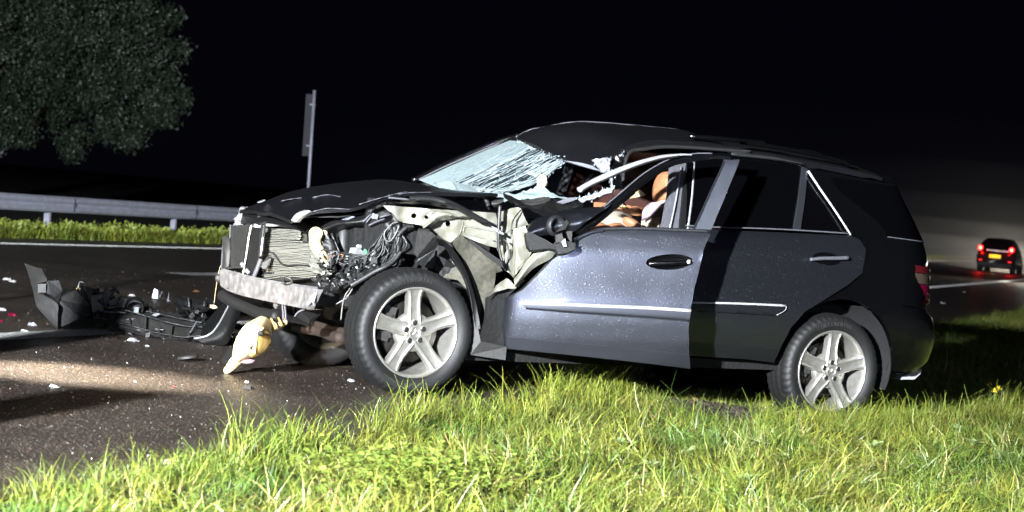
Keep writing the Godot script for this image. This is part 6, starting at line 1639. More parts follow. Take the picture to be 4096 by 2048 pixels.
func far_car() -> void:
	var at := road_point(93.3, 9.75, rise(93.3))
	var t := thing("distant_car", "dark hatchback driving away along the road with its tail lights glowing red", "car", at)
	var b := Transform3D(Basis(Vector3.UP, -TH - 0.02).scaled(Vector3(1.0, 1.04, 1.0)), at)
	var dark := mat(0.010, 0.010, 0.013, 0.25)
	car_shell(t, dark, b)
	var red := glow_mat(Color(1, 0.42, 0.36), 9.0)
	for s in [-1, 1]:
		var st := begin()
		blob(st, b * Vector3(s * 0.70, 1.05, 0.0), Vector3(0.13, 0.13, 0.05), b.basis, 0.0, 8)
		done(st, "tail_light", glow_mat(Color(1, 0.03, 0.03), 2.5), t)
		st = begin()
		blob(st, b * Vector3(s * 0.70, 1.05, 0.04), Vector3(0.075, 0.08, 0.04), b.basis, 0.0, 8)
		done(st, "tail_light_bulb", red, t)
		lamp_at("tail_light_glow", b * Vector3(s * 0.70, 1.05, 0.14), Color(1, 0.08, 0.05), 0.35)
		st = begin()
		box(st, b * Vector3(s * 0.66, 0.52, 0.0), Vector3(0.14, 0.05, 0.02), b.basis)
		done(st, "glowing_reflector", glow_mat(Color(1, 0.03, 0.04), 1.6), t)  # reflector given its own glow, though it is no lamp
	var st := begin()
	box(st, b * Vector3(-0.02, 0.72, 0.0), Vector3(0.52, 0.15, 0.02), b.basis)
	done(st, "glowing_plate", glow_mat(Color(1.0, 0.78, 0.12), 1.2), t)  # number plate given its own glow to look lit
	lamp_at("plate_light_glow", b * Vector3(0, 0.86, 0.10), Color(1, 0.95, 0.9), 0.03, 0.03)
	st = begin()
	box(st, b * Vector3(0.06, 0.97, -0.10), Vector3(1.0, 0.07, 0.06), b.basis)
	done(st, "tailgate_trim", M.bright, t)
	st = begin()
	box(st, b * Vector3(0, 0.34, 0.03), Vector3(1.5, 0.16, 0.1), b.basis)
	done(st, "bumper", M.plastic, t)
	# its unseen headlamps, aimed left, light the road and far verge
	for s in [-1, 1]:
		st = begin()
		blob(st, b * Vector3(s * 0.6, 0.66, -4.2), Vector3(0.12, 0.07, 0.05), b.basis, 0.0, 6)
		done(st, "headlight", glow_mat(Color(1, 0.97, 0.9), 4.0), t)
	spot("distant_headlight", b * Vector3(0, 0.66, -4.45), b * Vector3(-3.5, 0.3, -34.0), 800.0, 26.0, Color(1, 0.93, 0.82), 0.15, 0.8)

func oncoming_car() -> void:
	var at := road_point(77.5, 5.35, rise(77.5))  # car mostly out of view, placed to make the glow at right
	var t := thing("unseen_waiting_car", "mostly unseen car on the hard shoulder with bright headlights at the photo's right edge", "car", at)
	var b := Transform3D(Basis(Vector3.UP, -TH + PI), at + U * -4.2)
	car_shell(t, mat(0.02, 0.02, 0.025, 0.3), Transform3D(b.basis, at))
	for s in [-1, 1]:
		var st := begin()
		var q: Vector3 = Transform3D(b.basis, at) * Vector3(s * 0.66, 0.72, -4.22)
		blob(st, q, Vector3(0.14, 0.09, 0.05), b.basis, 0.0, 8)
		done(st, "headlight", glow_mat(Color(1, 0.98, 0.94), 26.0), t)
		lamp_at("headlight_glow", q - U * 0.15, Color(1, 0.98, 0.92), 15.0, 0.09)
	# mist hanging over the road where the headlights light it
	for q in [["mist", Vector3(100, 18, 115), 0.0002, 0.0], ["mist", Vector3(92, 13, 110), 0.0004, 0.0], ["low_mist", Vector3(86, 9, 100), 0.0008, 0.0], ["low_mist", Vector3(80, 6, 95), 0.0018, 0.0], ["low_mist", Vector3(75, 4, 90), 0.004, 0.0]]:
		var fog := FogVolume.new()
		fog.name = numbered(q[0], self)
		fog.shape = RenderingServer.FOG_VOLUME_SHAPE_ELLIPSOID
		fog.size = q[1]
		var fm := FogMaterial.new()
		fm.density = q[2]
		fm.albedo = Color(0.85, 0.88, 0.92)
		fog.material = fm
		add_child(fog, true)
		fog.position = road_point(130, 14, q[3])
		kind(fog, "stuff")

# ---------------------------------------------------------------- debris on the road
func swept(st: SurfaceTool, pts: Array, radii: Array, flat: float, view: Vector3, n := 16) -> void:
	var m := (pts.size() - 1) * 4 + 1
	var c := curve(pts, m)
	var rr := []
	for r in radii:
		rr.append(Vector3(r, 0, 0))
	var rs := curve(rr, m)
	var rings := []
	for i in m:
		var f: Vector3 = (c[mini(i + 1, m - 1)] - c[maxi(i - 1, 0)]).normalized()
		var s := f.cross(view).normalized()
		var w := s.cross(f)
		var ring := []
		for k in n:
			var a := TAU * k / n
			var ca := signf(cos(a)) * pow(absf(cos(a)), 0.75)
			var sa := signf(sin(a)) * pow(absf(sin(a)), 0.75)
			var p: Vector3 = c[i] + (s * ca + w * sa * flat) * rs[i].x
			ring.append(p + (p - c[i]) * 0.10 * soft.get_noise_3dv(p * 7.0))
		rings.append(ring)
	for i in m - 1:
		for k in n:
			var l := (k + 1) % n
			q4(st, rings[i][k], rings[i][l], rings[i + 1][l], rings[i + 1][k], rings[i][k] + rings[i][l] - c[i] * 2)
	for e in [[0, 1], [m - 1, m - 2]]:
		for k in n:
			t3(st, c[e[0]], rings[e[0]][k], rings[e[0]][(k + 1) % n], c[e[0]] - c[e[1]])

func debris() -> void:
	washer_tank()
	torn_bumper()
	chips()

const EYE := Vector3(0, 1.115, 0)

func washer_tank() -> void:
	var base: Vector3 = [Vector3(-1.617,0.007,-11.657)][0]
	var t := thing("washer_tank", "torn cream plastic fluid tank hanging from the car and touching the road", "fluid tank", Vector3(base.x, 0, base.z))
	var k := 0.000421
	var st := begin()
	var front := [[Vector3(-1.454,0.349,-11.825),Vector3(-1.419,0.345,-11.785),Vector3(-1.396,0.326,-11.845)], [Vector3(-1.532,0.298,-11.784),Vector3(-1.44,0.303,-11.624),Vector3(-1.387,0.284,-11.804)], [Vector3(-1.573,0.233,-11.763),Vector3(-1.454,0.238,-11.583),Vector3(-1.38,0.232,-11.783)], [Vector3(-1.59,0.17,-11.741),Vector3(-1.473,0.179,-11.581),Vector3(-1.379,0.187,-11.771)], [Vector3(-1.59,0.12,-11.72),Vector3(-1.505,0.125,-11.61),Vector3(-1.409,0.136,-11.75)], [Vector3(-1.585,0.083,-11.699),Vector3(-1.544,0.086,-11.649),Vector3(-1.482,0.098,-11.729)]]
	patch(st, front, 14, 26, Vector3(0, 0, 1), 0.008, 7.0, 0.0)
	var back := []
	for row in front:
		back.append([row[0], row[1] + (EYE - row[1]).normalized() * -0.3, row[2]])
	patch(st, back, 10, 20, Vector3(0, 0, -1), 0.0, 7.0, 0.0)
	done(st, "tank_body", M.cream, t)
	st = begin()
	swept(st, [Vector3(-1.561,0.086,-11.739),Vector3(-1.577,0.065,-11.719),Vector3(-1.591,0.042,-11.688),Vector3(-1.607,0.021,-11.668),Vector3(-1.619,0.009,-11.657)], [80 * k, 78 * k, 66 * k, 50 * k, 30 * k], 0.7, Vector3(0.1, 0.1, 1), 12)
	done(st, "torn_spout", M.cream, t)
	st = begin()
	swept(st, [Vector3(-1.416,0.28,-11.904),Vector3(-1.386,0.294,-11.924),Vector3(-1.382,0.296,-11.924),Vector3(-1.363,0.306,-11.934),Vector3(-1.359,0.308,-11.934),Vector3(-1.329,0.319,-11.955),Vector3(-1.318,0.323,-11.965)], [95 * k, 92 * k, 80 * k, 78 * k, 66 * k, 64 * k, 40 * k], 0.8, Vector3(0.1, 0.1, 1), 12)
	done(st, "neck", M.cream, t)
	for l in [[Vector3(-1.397,0.337,-11.845),Vector3(-1.378,0.313,-11.824),Vector3(-1.364,0.276,-11.844)], [Vector3(-1.358,0.343,-11.885),Vector3(-1.344,0.322,-11.865),Vector3(-1.333,0.297,-11.884)]]:
		st = begin()
		tube(st, l, 0.007, 0.007, 6, 4)
		done(st, "neck_ring", M.cream_shade, t)
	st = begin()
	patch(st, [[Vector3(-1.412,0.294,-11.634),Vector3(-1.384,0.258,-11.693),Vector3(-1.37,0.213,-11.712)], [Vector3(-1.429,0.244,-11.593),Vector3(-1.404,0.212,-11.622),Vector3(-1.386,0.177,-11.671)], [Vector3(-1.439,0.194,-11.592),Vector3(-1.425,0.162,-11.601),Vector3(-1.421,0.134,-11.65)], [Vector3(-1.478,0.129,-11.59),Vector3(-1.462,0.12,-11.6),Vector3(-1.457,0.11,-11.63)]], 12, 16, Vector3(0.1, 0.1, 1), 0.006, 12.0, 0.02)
	done(st, "shaded_side", M.cream_shade, t)  # darker copy of the cream puts the tank's shade into the colour
	st = begin()
	patch(st, [[Vector3(-1.421,0.301,-11.604),Vector3(-1.404,0.295,-11.604)], [Vector3(-1.444,0.264,-11.583),Vector3(-1.43,0.256,-11.593)], [Vector3(-1.449,0.216,-11.562),Vector3(-1.434,0.212,-11.572)], [Vector3(-1.457,0.153,-11.571),Vector3(-1.438,0.147,-11.57)]], 6, 18, Vector3(0.1, 0.1, 1), 0.006, 12.0, 0.012)
	done(st, "melted_fold", M.cream, t)
	st = begin()
	plate(st, [Vector3(-1.47,0.178,-11.571),Vector3(-1.448,0.188,-11.571),Vector3(-1.444,0.174,-11.581),Vector3(-1.459,0.162,-11.581),Vector3(-1.471,0.168,-11.571)], 0.006, Vector3(0, 0, 1))
	done(st, "hole", M.near_black, t)
	st = begin()
	lathe(st, [Vector2(0.017, -0.01), Vector2(0.016, 0.004), Vector2(0.001, 0.004)], 14, Transform3D(Basis(Vector3.UP, PI), [Vector3(-1.418,0.263,-11.573)][0]))
	done(st, "hole", M.near_black, t)
	st = begin()
	patch(st, [[Vector3(-1.532,0.085,-11.679),Vector3(-1.498,0.095,-11.699),Vector3(-1.458,0.091,-11.739)], [Vector3(-1.524,0.075,-11.659),Vector3(-1.493,0.072,-11.679),Vector3(-1.466,0.077,-11.719)]], 8, 4, Vector3(0.1, 0.3, 1), 0.01, 12.0, 0.006)
	done(st, "torn_flap", M.lilac, t)

func torn_bumper() -> void:
	var o: Vector3 = [Vector3(-2.524,0,-13.664)][0]
	var t := thing("torn_bumper", "black front bumper torn off and lying upside down across the edge line", "bumper", Vector3(o.x, 0, o.z))
	var f := Vector3(0.15, 0.2, 1)
	var st := begin()
	patch(st, [[Vector3(-3.488,0.419,-14.288),Vector3(-3.41,0.405,-14.187),Vector3(-3.309,0.396,-14.087)], [Vector3(-3.425,0.344,-14.186),Vector3(-3.352,0.34,-14.086),Vector3(-3.253,0.346,-13.986)], [Vector3(-3.374,0.276,-14.084),Vector3(-3.328,0.289,-14.034),Vector3(-3.24,0.318,-13.985)]], 8, 10, f, 0.01, 8.0, 0.02)
	done(st, "corner_fin", M.grey_plastic, t)
	st = begin()
	patch(st, [[Vector3(-3.374,0.283,-14.084),Vector3(-3.335,0.288,-14.034),Vector3(-3.301,0.292,-13.985)], [Vector3(-3.339,0.219,-14.033),Vector3(-3.297,0.229,-13.983),Vector3(-3.251,0.231,-13.933)], [Vector3(-3.305,0.149,-13.981),Vector3(-3.227,0.193,-13.932),Vector3(-3.132,0.173,-13.882)], [Vector3(-3.275,0.115,-13.96),Vector3(-3.202,0.114,-13.91),Vector3(-3.121,0.096,-13.87)], [Vector3(-3.142,0.011,-13.898),Vector3(-3.127,0.007,-13.878),Vector3(-3.11,0,-13.858)]], 12, 20, f, 0.008, 8.0, 0.02)
	done(st, "corner_skin", M.grey_plastic, t)
	for q in [[[Vector3(-3.288,0.297,-13.915),Vector3(-3.232,0.302,-13.915),Vector3(-3.227,0.241,-13.913),Vector3(-3.282,0.236,-13.913)], M.plastic], [[Vector3(-3.242,0.301,-13.955),Vector3(-3.23,0.321,-13.955),Vector3(-3.158,0.331,-13.985),Vector3(-3.129,0.261,-13.984),Vector3(-3.141,0.172,-13.952),Vector3(-3.167,0.212,-13.933),Vector3(-3.196,0.228,-13.933),Vector3(-3.231,0.239,-13.933)], M.near_black], [[Vector3(-3.147,0.198,-13.982),Vector3(-3.098,0.252,-14.004),Vector3(-3.045,0.27,-14.034),Vector3(-3.011,0.312,-14.085),Vector3(-2.93,0.287,-14.084),Vector3(-2.932,0.157,-14.081),Vector3(-2.911,0.104,-14.06),Vector3(-2.979,0.071,-13.999),Vector3(-3.122,-0.001,-13.928)], M.near_black]]:
		st = begin()
		plate(st, q[0], 0.02, f)
		done(st, "hollow_shade", q[1], t)  # dark plates put in for the shade inside the torn corner
	st = begin()
	patch(st, [[Vector3(-3.088,0.016,-13.898),Vector3(-3.011,0.06,-13.899),Vector3(-2.939,0.104,-13.93),Vector3(-2.892,0.102,-13.95)], [Vector3(-3.072,0.007,-13.858),Vector3(-2.994,0.046,-13.859),Vector3(-2.926,0.083,-13.88),Vector3(-2.883,0.083,-13.9)]], 12, 4, f, 0.02, 12.0, 0.03)
	done(st, "lower_brace", M.plastic, t)
	st = begin()
	patch(st, [
		[Vector3(-2.967,0.265,-14.234),Vector3(-2.864,0.243,-14.233),Vector3(-2.75,0.222,-14.233),Vector3(-2.669,0.204,-14.183),Vector3(-2.528,0.183,-14.182),Vector3(-2.386,0.171,-14.132),Vector3(-2.238,0.159,-14.081),Vector3(-2.12,0.153,-14.031)],
		[Vector3(-2.922,0.188,-14.032),Vector3(-2.816,0.17,-14.032),Vector3(-2.702,0.162,-13.982),Vector3(-2.626,0.155,-13.981),Vector3(-2.488,0.128,-13.951),Vector3(-2.361,0.109,-13.9),Vector3(-2.22,0.095,-13.88),Vector3(-2.092,0.102,-13.84)],
		[Vector3(-2.885,0.111,-13.93),Vector3(-2.777,0.091,-13.91),Vector3(-2.668,0.079,-13.88),Vector3(-2.586,0.067,-13.849),Vector3(-2.463,0.046,-13.819),Vector3(-2.34,0.036,-13.778),Vector3(-2.205,0.034,-13.738),Vector3(-2.076,0.06,-13.719)],
		[Vector3(-2.888,0.081,-13.93),Vector3(-2.778,0.056,-13.929),Vector3(-2.653,0.028,-13.898),Vector3(-2.566,0.013,-13.878),Vector3(-2.458,0.001,-13.848),Vector3(-2.336,-0.007,-13.817),Vector3(-2.211,-0.008,-13.797),Vector3(-2.102,0.014,-13.778)]], 60, 20, f, 0.022, 6.0, 0.02)
	done(st, "bumper_shell", M.bumper, t)
	for l in [[Vector3(-2.91,0.197,-14.012),Vector3(-2.81,0.176,-14.002),Vector3(-2.696,0.168,-13.952),Vector3(-2.618,0.158,-13.941),Vector3(-2.481,0.135,-13.911),Vector3(-2.354,0.115,-13.86),Vector3(-2.214,0.101,-13.84),Vector3(-2.093,0.108,-13.8)], [Vector3(-2.879,0.111,-13.9),Vector3(-2.771,0.092,-13.88),Vector3(-2.662,0.079,-13.85),Vector3(-2.58,0.068,-13.819),Vector3(-2.458,0.047,-13.789),Vector3(-2.335,0.037,-13.749),Vector3(-2.2,0.034,-13.708),Vector3(-2.078,0.059,-13.689)], [Vector3(-2.689,0.179,-14.082),Vector3(-2.506,0.164,-14.032),Vector3(-2.358,0.149,-13.981),Vector3(-2.212,0.137,-13.931),Vector3(-2.112,0.13,-13.911)]]:
		st = begin()
		tube(st, l, 0.011, 0.009, 5, 5, 0.3)
		done(st, "shell_rib", M.plastic, t)
	for k in 7:
		var x := (k + 0.3) / 7.0
		var lo: Vector3 = curve([Vector3(-2.854,0.109,-13.88),Vector3(-2.66,0.078,-13.839),Vector3(-2.456,0.046,-13.779),Vector3(-2.297,0.033,-13.728),Vector3(-2.104,0.053,-13.689)], 60)[int(x * 59)]
		var hi: Vector3 = curve([Vector3(-2.89,0.192,-14.002),Vector3(-2.694,0.166,-13.942),Vector3(-2.479,0.133,-13.901),Vector3(-2.312,0.112,-13.85),Vector3(-2.113,0.106,-13.8)], 60)[int(x * 59)]
		st = begin()
		bar(st, lo, lo.lerp(hi, rng.randf_range(0.35, 1.0)), 0.012 + 0.012 * rng.randf(), 0.03, Vector3(0, 0, 1))
		done(st, "shell_rib", M.bumper, t)
	for q in [[Vector3(-2.476,0.152,-13.911),Vector3(-2.443,0.169,-13.912),Vector3(-2.409,0.164,-13.912),Vector3(-2.448,0.144,-13.911)], [Vector3(-2.65,0.107,-13.88),Vector3(-2.623,0.117,-13.88),Vector3(-2.576,0.116,-13.88),Vector3(-2.629,0.105,-13.88)], [Vector3(-2.424,0.069,-13.779),Vector3(-2.361,0.069,-13.769),Vector3(-2.361,0.062,-13.769),Vector3(-2.41,0.06,-13.779)], [Vector3(-2.168,0.07,-13.699),Vector3(-2.141,0.149,-13.781),Vector3(-2.133,0.143,-13.781),Vector3(-2.158,0.068,-13.699)]]:
		st = begin()
		plate(st, q, 0.008, f)
		done(st, "scuffed_scrap", M.trim_grey, t)
	st = begin()
	lathe(st, [Vector2(0.062, -0.05), Vector2(0.062, 0.0), Vector2(0.054, 0.006), Vector2(0.048, -0.01), Vector2(0.045, -0.06), Vector2(0.001, -0.06)], 24, Transform3D(Basis(Vector3.UP, PI + 0.2) * Basis(Vector3.RIGHT, -0.5), [Vector3(-2.603,0.186,-13.962)][0]))
	done(st, "fog_lamp_ring", M.plastic, t)
	st = begin()
	box(st, [Vector3(-2.588,0.177,-13.922)][0], Vector3(0.03, 0.04, 0.02), Basis(Vector3.UP, 0.4))
	done(st, "bright_clip", M.torn, t)
	for q in [[[Vector3(-2.876,0.195,-13.982)][0], Vector3(0.08, 0.12, 0.04), 0.2], [[Vector3(-2.837,0.216,-14.033)][0], Vector3(0.05, 0.16, 0.05), -0.3], [[Vector3(-2.76,0.21,-14.013)][0], Vector3(0.09, 0.05, 0.05), 0.5], [[Vector3(-2.706,0.203,-13.982)][0], Vector3(0.05, 0.11, 0.04), -0.25], [[Vector3(-2.813,0.251,-14.084)][0], Vector3(0.03, 0.14, 0.03), -0.5]]:
		st = begin()
		box(st, q[0], q[1], Basis(Vector3.BACK, q[2]) * Basis(Vector3.UP, 0.3))
		done(st, "mounting_bracket", M.grey_plastic, t)
	for l in [[Vector3(-2.932,0.275,-14.084),Vector3(-2.887,0.274,-14.034),Vector3(-2.849,0.238,-13.983),Vector3(-2.815,0.168,-13.932)], [Vector3(-2.941,0.225,-14.083),Vector3(-2.878,0.222,-13.983),Vector3(-2.828,0.187,-13.952),Vector3(-2.766,0.179,-13.952),Vector3(-2.716,0.21,-13.963)], [Vector3(-2.813,0.218,-14.033),Vector3(-2.791,0.276,-14.034),Vector3(-2.765,0.292,-14.035),Vector3(-2.739,0.273,-14.034)], [Vector3(-2.816,0.142,-13.911),Vector3(-2.734,0.149,-13.911),Vector3(-2.653,0.15,-13.911)], [Vector3(-2.795,0.17,-13.932),Vector3(-2.701,0.192,-13.932)]]:
		st = begin()
		tube(st, l, 0.012, 0.009, 6, 4)
		done(st, "loose_strip", M.grey_plastic, t)
	st = begin()
	tube(st, [Vector3(-3.043,0.282,-14.084),Vector3(-3.036,0.326,-14.105),Vector3(-3.01,0.321,-14.125)], 0.006, 0.006, 6, 3)
	done(st, "loose_strip", M.trim, t)
	st = begin()
	blob(st, [Vector3(-3.034,0.279,-14.064)][0], Vector3(0.016, 0.012, 0.012), Basis(), 0.3, 6)
	done(st, "bright_clip", M.cream, t)
	# curled near end
	st = begin()
	patch(st, [[Vector3(-2.095,0.111,-13.83),Vector3(-2.072,0.174,-13.932),Vector3(-2.03,0.236,-13.983),Vector3(-1.996,0.297,-14.085)], [Vector3(-2.102,0.055,-13.719),Vector3(-2.058,0.09,-13.76),Vector3(-2.015,0.15,-13.841),Vector3(-1.959,0.277,-13.984)], [Vector3(-2.124,0.033,-13.658),Vector3(-2.029,0.066,-13.639),Vector3(-1.975,0.134,-13.681),Vector3(-1.926,0.289,-13.844)]], 20, 8, Vector3(-0.6, 0.4, 0.6), 0.008, 7.0, 0.015)
	done(st, "curled_end", M.plastic, t)
	st = begin()
	patch(st, [[Vector3(-2.121,0.033,-13.648),Vector3(-2.028,0.066,-13.629),Vector3(-1.972,0.134,-13.671),Vector3(-1.923,0.289,-13.834)], [Vector3(-2.049,0.012,-13.618),Vector3(-1.95,0.056,-13.599),Vector3(-1.897,0.138,-13.641),Vector3(-1.88,0.265,-13.824)], [Vector3(-2.003,-0.008,-13.677),Vector3(-1.902,0.016,-13.658),Vector3(-1.869,0.104,-13.7),Vector3(-1.851,0.227,-13.883)]], 20, 10, Vector3(0.7, 0.1, 0.7), 0.004, 7.0, 0.015)
	done(st, "curled_skin", M.near_black, t)
	st = begin()
	tube(st, [Vector3(-2.121,0.035,-13.638),Vector3(-2.026,0.068,-13.619),Vector3(-1.972,0.136,-13.661),Vector3(-1.923,0.29,-13.824)], 0.008, 0.006, 6, 6)
	done(st, "bright_edge", M.trim, t)
	st = begin()
	patch(st, [[Vector3(-2.438,0.271,-14.584),Vector3(-2.366,0.259,-14.584),Vector3(-2.25,0.253,-14.534),Vector3(-2.137,0.273,-14.484),Vector3(-2.048,0.307,-14.385)], [Vector3(-2.434,0.237,-14.533),Vector3(-2.354,0.223,-14.533),Vector3(-2.239,0.221,-14.483),Vector3(-2.134,0.24,-14.433),Vector3(-2.051,0.273,-14.334)], [Vector3(-2.391,0.179,-14.482),Vector3(-2.305,0.166,-14.482),Vector3(-2.219,0.169,-14.432),Vector3(-2.156,0.184,-14.382),Vector3(-2.08,0.21,-14.283)]], 30, 8, f, 0.015, 8.0, 0.02)
	done(st, "far_half", M.plastic, t)
	for x in [[Vector3(-2.465,0.286,-14.485),Vector3(-2.457,0.222,-14.433)], [Vector3(-2.515,0.289,-14.485),Vector3(-2.529,0.252,-14.484)], [Vector3(-2.184,0.252,-14.384),Vector3(-2.182,0.205,-14.333)], [Vector3(-2.321,0.26,-14.484),Vector3(-2.3,0.197,-14.432)]]:
		st = begin()
		tube(st, x, 0.006, 0.006, 5, 1)
		done(st, "loose_strip", M.trim_grey, t)
	st = begin()
	shards(st, [Vector3(-2.942,0.265,-14.134),Vector3(-2.73,0.225,-14.133),Vector3(-2.51,0.188,-14.082),Vector3(-2.222,0.164,-13.982),Vector3(-2.111,0.157,-13.931)], 60, 0.035, 0.02)
	shards(st, [Vector3(-2.87,0.064,-13.879),Vector3(-2.625,0.021,-13.828),Vector3(-2.344,0.009,-13.778),Vector3(-2.1,0.014,-13.728)], 60, 0.03, 0.02)
	shards(st, [Vector3(-2.516,0.264,-14.384),Vector3(-2.398,0.205,-14.383),Vector3(-2.248,0.192,-14.332),Vector3(-2.105,0.25,-14.284)], 60, 0.03, 0.03)
	kind(done(st, "torn_scrap", M.plastic, t), "stuff")
	st = begin()
	tube(st, [Vector3(-1.819,0.599,-12.491),Vector3(-1.832,0.482,-12.489),Vector3(-1.837,0.359,-12.486)], 0.002, 0.002, 4, 4)
	blob(st, [Vector3(-1.838,0.337,-12.485)][0], Vector3(0.025, 0.014, 0.014), Basis(), 0.5, 6)
	tag(done(st, "dangling_connector", M.cream, self), "pale plug dangling on a thin wire from the bumper beam", "wire")

func chip(called: String, at: Vector3, s: float, m: Material, label: String, category := "fragment", tall := 0.35) -> void:
	var st := begin()
	st.set_smooth_group(-1)
	var n := rng.randi_range(5, 7)
	var top := []
	var low := []
	for i in n:
		var a := TAU * i / n
		var r := s * rng.randf_range(0.55, 1.0)
		low.append(at + Vector3(cos(a) * r, 0.0, sin(a) * r * 0.7))
		top.append(at + Vector3(cos(a) * r * 0.7, s * tall * rng.randf_range(0.4, 1.3), sin(a) * r * 0.5))
	var c := at + Vector3(0, s * tall, 0)
	for i in n:
		var j := (i + 1) % n
		q4(st, low[i], low[j], top[j], top[i], low[i] + low[j] - at * 2)
		t3(st, top[i], top[j], c, Vector3.UP)
	tag(done(st, called, m), label, category)

func chips() -> void:
	var list := [
		["plastic_chip", [Vector3(-4.824,0,-19.151)][0], 0.06, M.white, "larger white plastic chip at the left edge beyond the torn bumper"],
		["plastic_chip", [Vector3(-4.712,0,-18.913)][0], 0.045, M.white, "smaller white chip just right of the larger one at the left edge"],
		["lens_piece", [Vector3(-3.637,0,-14.696)][0], 0.045, M.red_lens, "red lens piece left of the bumper's corner fin"],
		["lens_piece", [Vector3(-3.553,0,-14.04)][0], 0.03, M.red_lens, "tiny red lens piece at the left edge of the photo"],
		["metal_piece", [Vector3(-3.316,0,-13.958)][0], 0.05, M.torn, "crumpled bright metal piece beside the foot of the bumper fin"],
		["plastic_chip", [Vector3(-3.232,0,-13.412)][0], 0.03, M.white, "white chip lying just above the near edge line"],
		["plastic_chip", [Vector3(-2.871,0,-14.237)][0], 0.035, M.white, "white curled chip under the torn bumper's left end"],
		["plastic_chip", [Vector3(-2.626,0,-13.999)][0], 0.035, M.white, "white chip on the broken end of the near edge line"],
		["plastic_chip", [Vector3(-3.256,0,-18.423)][0], 0.06, M.torn, "upright bright silver piece standing behind the torn bumper"],
		["plastic_chip", [Vector3(-3.136,0,-20.055)][0], 0.05, M.copper, "orange brown chip between bumper and bumper beam"],
		["plastic_chip", [Vector3(-3.474,0,-18.407)][0], 0.04, M.white, "pale flat chip behind the middle of the torn bumper"],
		["clip_piece", [Vector3(-2.497,0,-13.418)][0], 0.055, M.trim, "pale forked clip in front of the torn bumper"],
		["plastic_chip", [Vector3(-3.832,0,-15.144)][0], 0.035, M.white, "narrow white sliver at the left edge level with the red lens piece"],
		["plastic_chip", [Vector3(-2.341,0,-13.093)][0], 0.02, M.white, "small white chip in the dark shadow band before the bumper"],
		["plastic_chip", [Vector3(-1.437,0,-11.289)][0], 0.022, M.white, "square pale chip on the asphalt below the cream tank"],
		["rubber_piece", [Vector3(-1.375,0,-10.936)][0], 0.045, M.near_black, "black rubber lump on the asphalt below the cream tank"],
		["plastic_chip", [Vector3(-2.27,0,-10.153)][0], 0.03, M.white, "pair of joined white flakes on the open asphalt at left"],
		["plastic_chip", [Vector3(-0.893,0,-11.929)][0], 0.03, M.trim, "bright sliver on the asphalt left of the front tyre"],
		["plastic_chip", [Vector3(-0.324,0,-11.754)][0], 0.035, M.trim, "crumpled foil scrap under the front tyre's right side"],
		["lens_piece", [Vector3(-1.749,0,-10.677)][0], 0.016, M.red_lens, "small red splinter on the asphalt below the lid"],
		["plastic_chip", [Vector3(15.686,0,-68.558)][0], 0.09, M.white, "pale scrap on the road beyond the edge line at right"],
		["plastic_chip", [Vector3(11.819,0,-51.876)][0], 0.09, M.white, "pale scrap on the shoulder just below the edge line at right"],
		["plastic_chip", [Vector3(8.747,0,-40.142)][0], 0.06, M.white, "dull scrap on the shoulder nearest the wrecked car's tail"],
		["stick", [Vector3(-1.266,0,-7.781)][0], 0.035, M.cream, "pale yellow stick end on the asphalt by the grass edge"]]
	for q in list:
		chip(q[0], q[1], q[2], q[3], q[4], "fragment", 1.2 if "upright" in q[4] else 0.4)
	var at: Vector3 = [Vector3(-1.942,0,-12.29)][0]
	var st := begin()
	lathe(st, [Vector2(0.062, 0.0), Vector2(0.064, 0.012), Vector2(0.056, 0.02), Vector2(0.05, 0.014), Vector2(0.02, 0.016), Vector2(0.001, 0.02)], 24, Transform3D(Basis(Vector3.BACK, 0.22) * Basis(Vector3.RIGHT, PI / 2), at + Vector3(0, 0.016, 0)))
	tag(done(st, "round_lid", M.grey_plastic), "round grey lid lying tilted on the open asphalt left of the tank", "lid")
	st = begin()
	plate(st, [Vector3(-1.713,0.103,-12.53),Vector3(-1.693,0.084,-12.479),Vector3(-1.678,0.053,-12.379),Vector3(-1.701,0.024,-12.338),Vector3(-1.742,0.012,-12.378),Vector3(-1.74,0.045,-12.478)], 0.02, Vector3(0, 0.3, 1))
	tag(done(st, "rubber_strip", M.rubber), "dark rubber strip lying between torn bumper and cream tank", "strip")
	# crumbs of glass and grit, the pale ones standing in for wet glints
	var m := leaf_mesh(1, 0.012, 0.0, 9)
	var where := []
	var tint := []
	for i in 9000:
		var u := rng.randf_range(6.0, 26.0)
		var p := rng.randf_range(EDGE + 0.02, 12.0) if i % 3 else EDGE + 0.02 + 3.2 * rng.randf() * rng.randf()
		where.append(Transform3D(Basis.from_euler(Vector3(rng.randf() * 1.4, rng.randf() * TAU, rng.randf() * 1.4)) * rng.randf_range(0.3, 1.1) * (2.0 if i % 97 == 0 else 1.0), road_point(u, p, 0.004)))
		var g := pow(rng.randf(), 5.0) * 0.36 + 0.05
		tint.append([Color(g, g, g * 0.95), Color(g, g * 0.85, g * 0.6), Color(g, g, g * 0.95), Color(g, g * 0.4, g * 0.3)][0 if i % 9 else i % 4])
	var gm := mat(1, 1, 1, 0.3)
	gm.vertex_color_use_as_albedo = true
	many("grit", m, gm, where, tint, self)

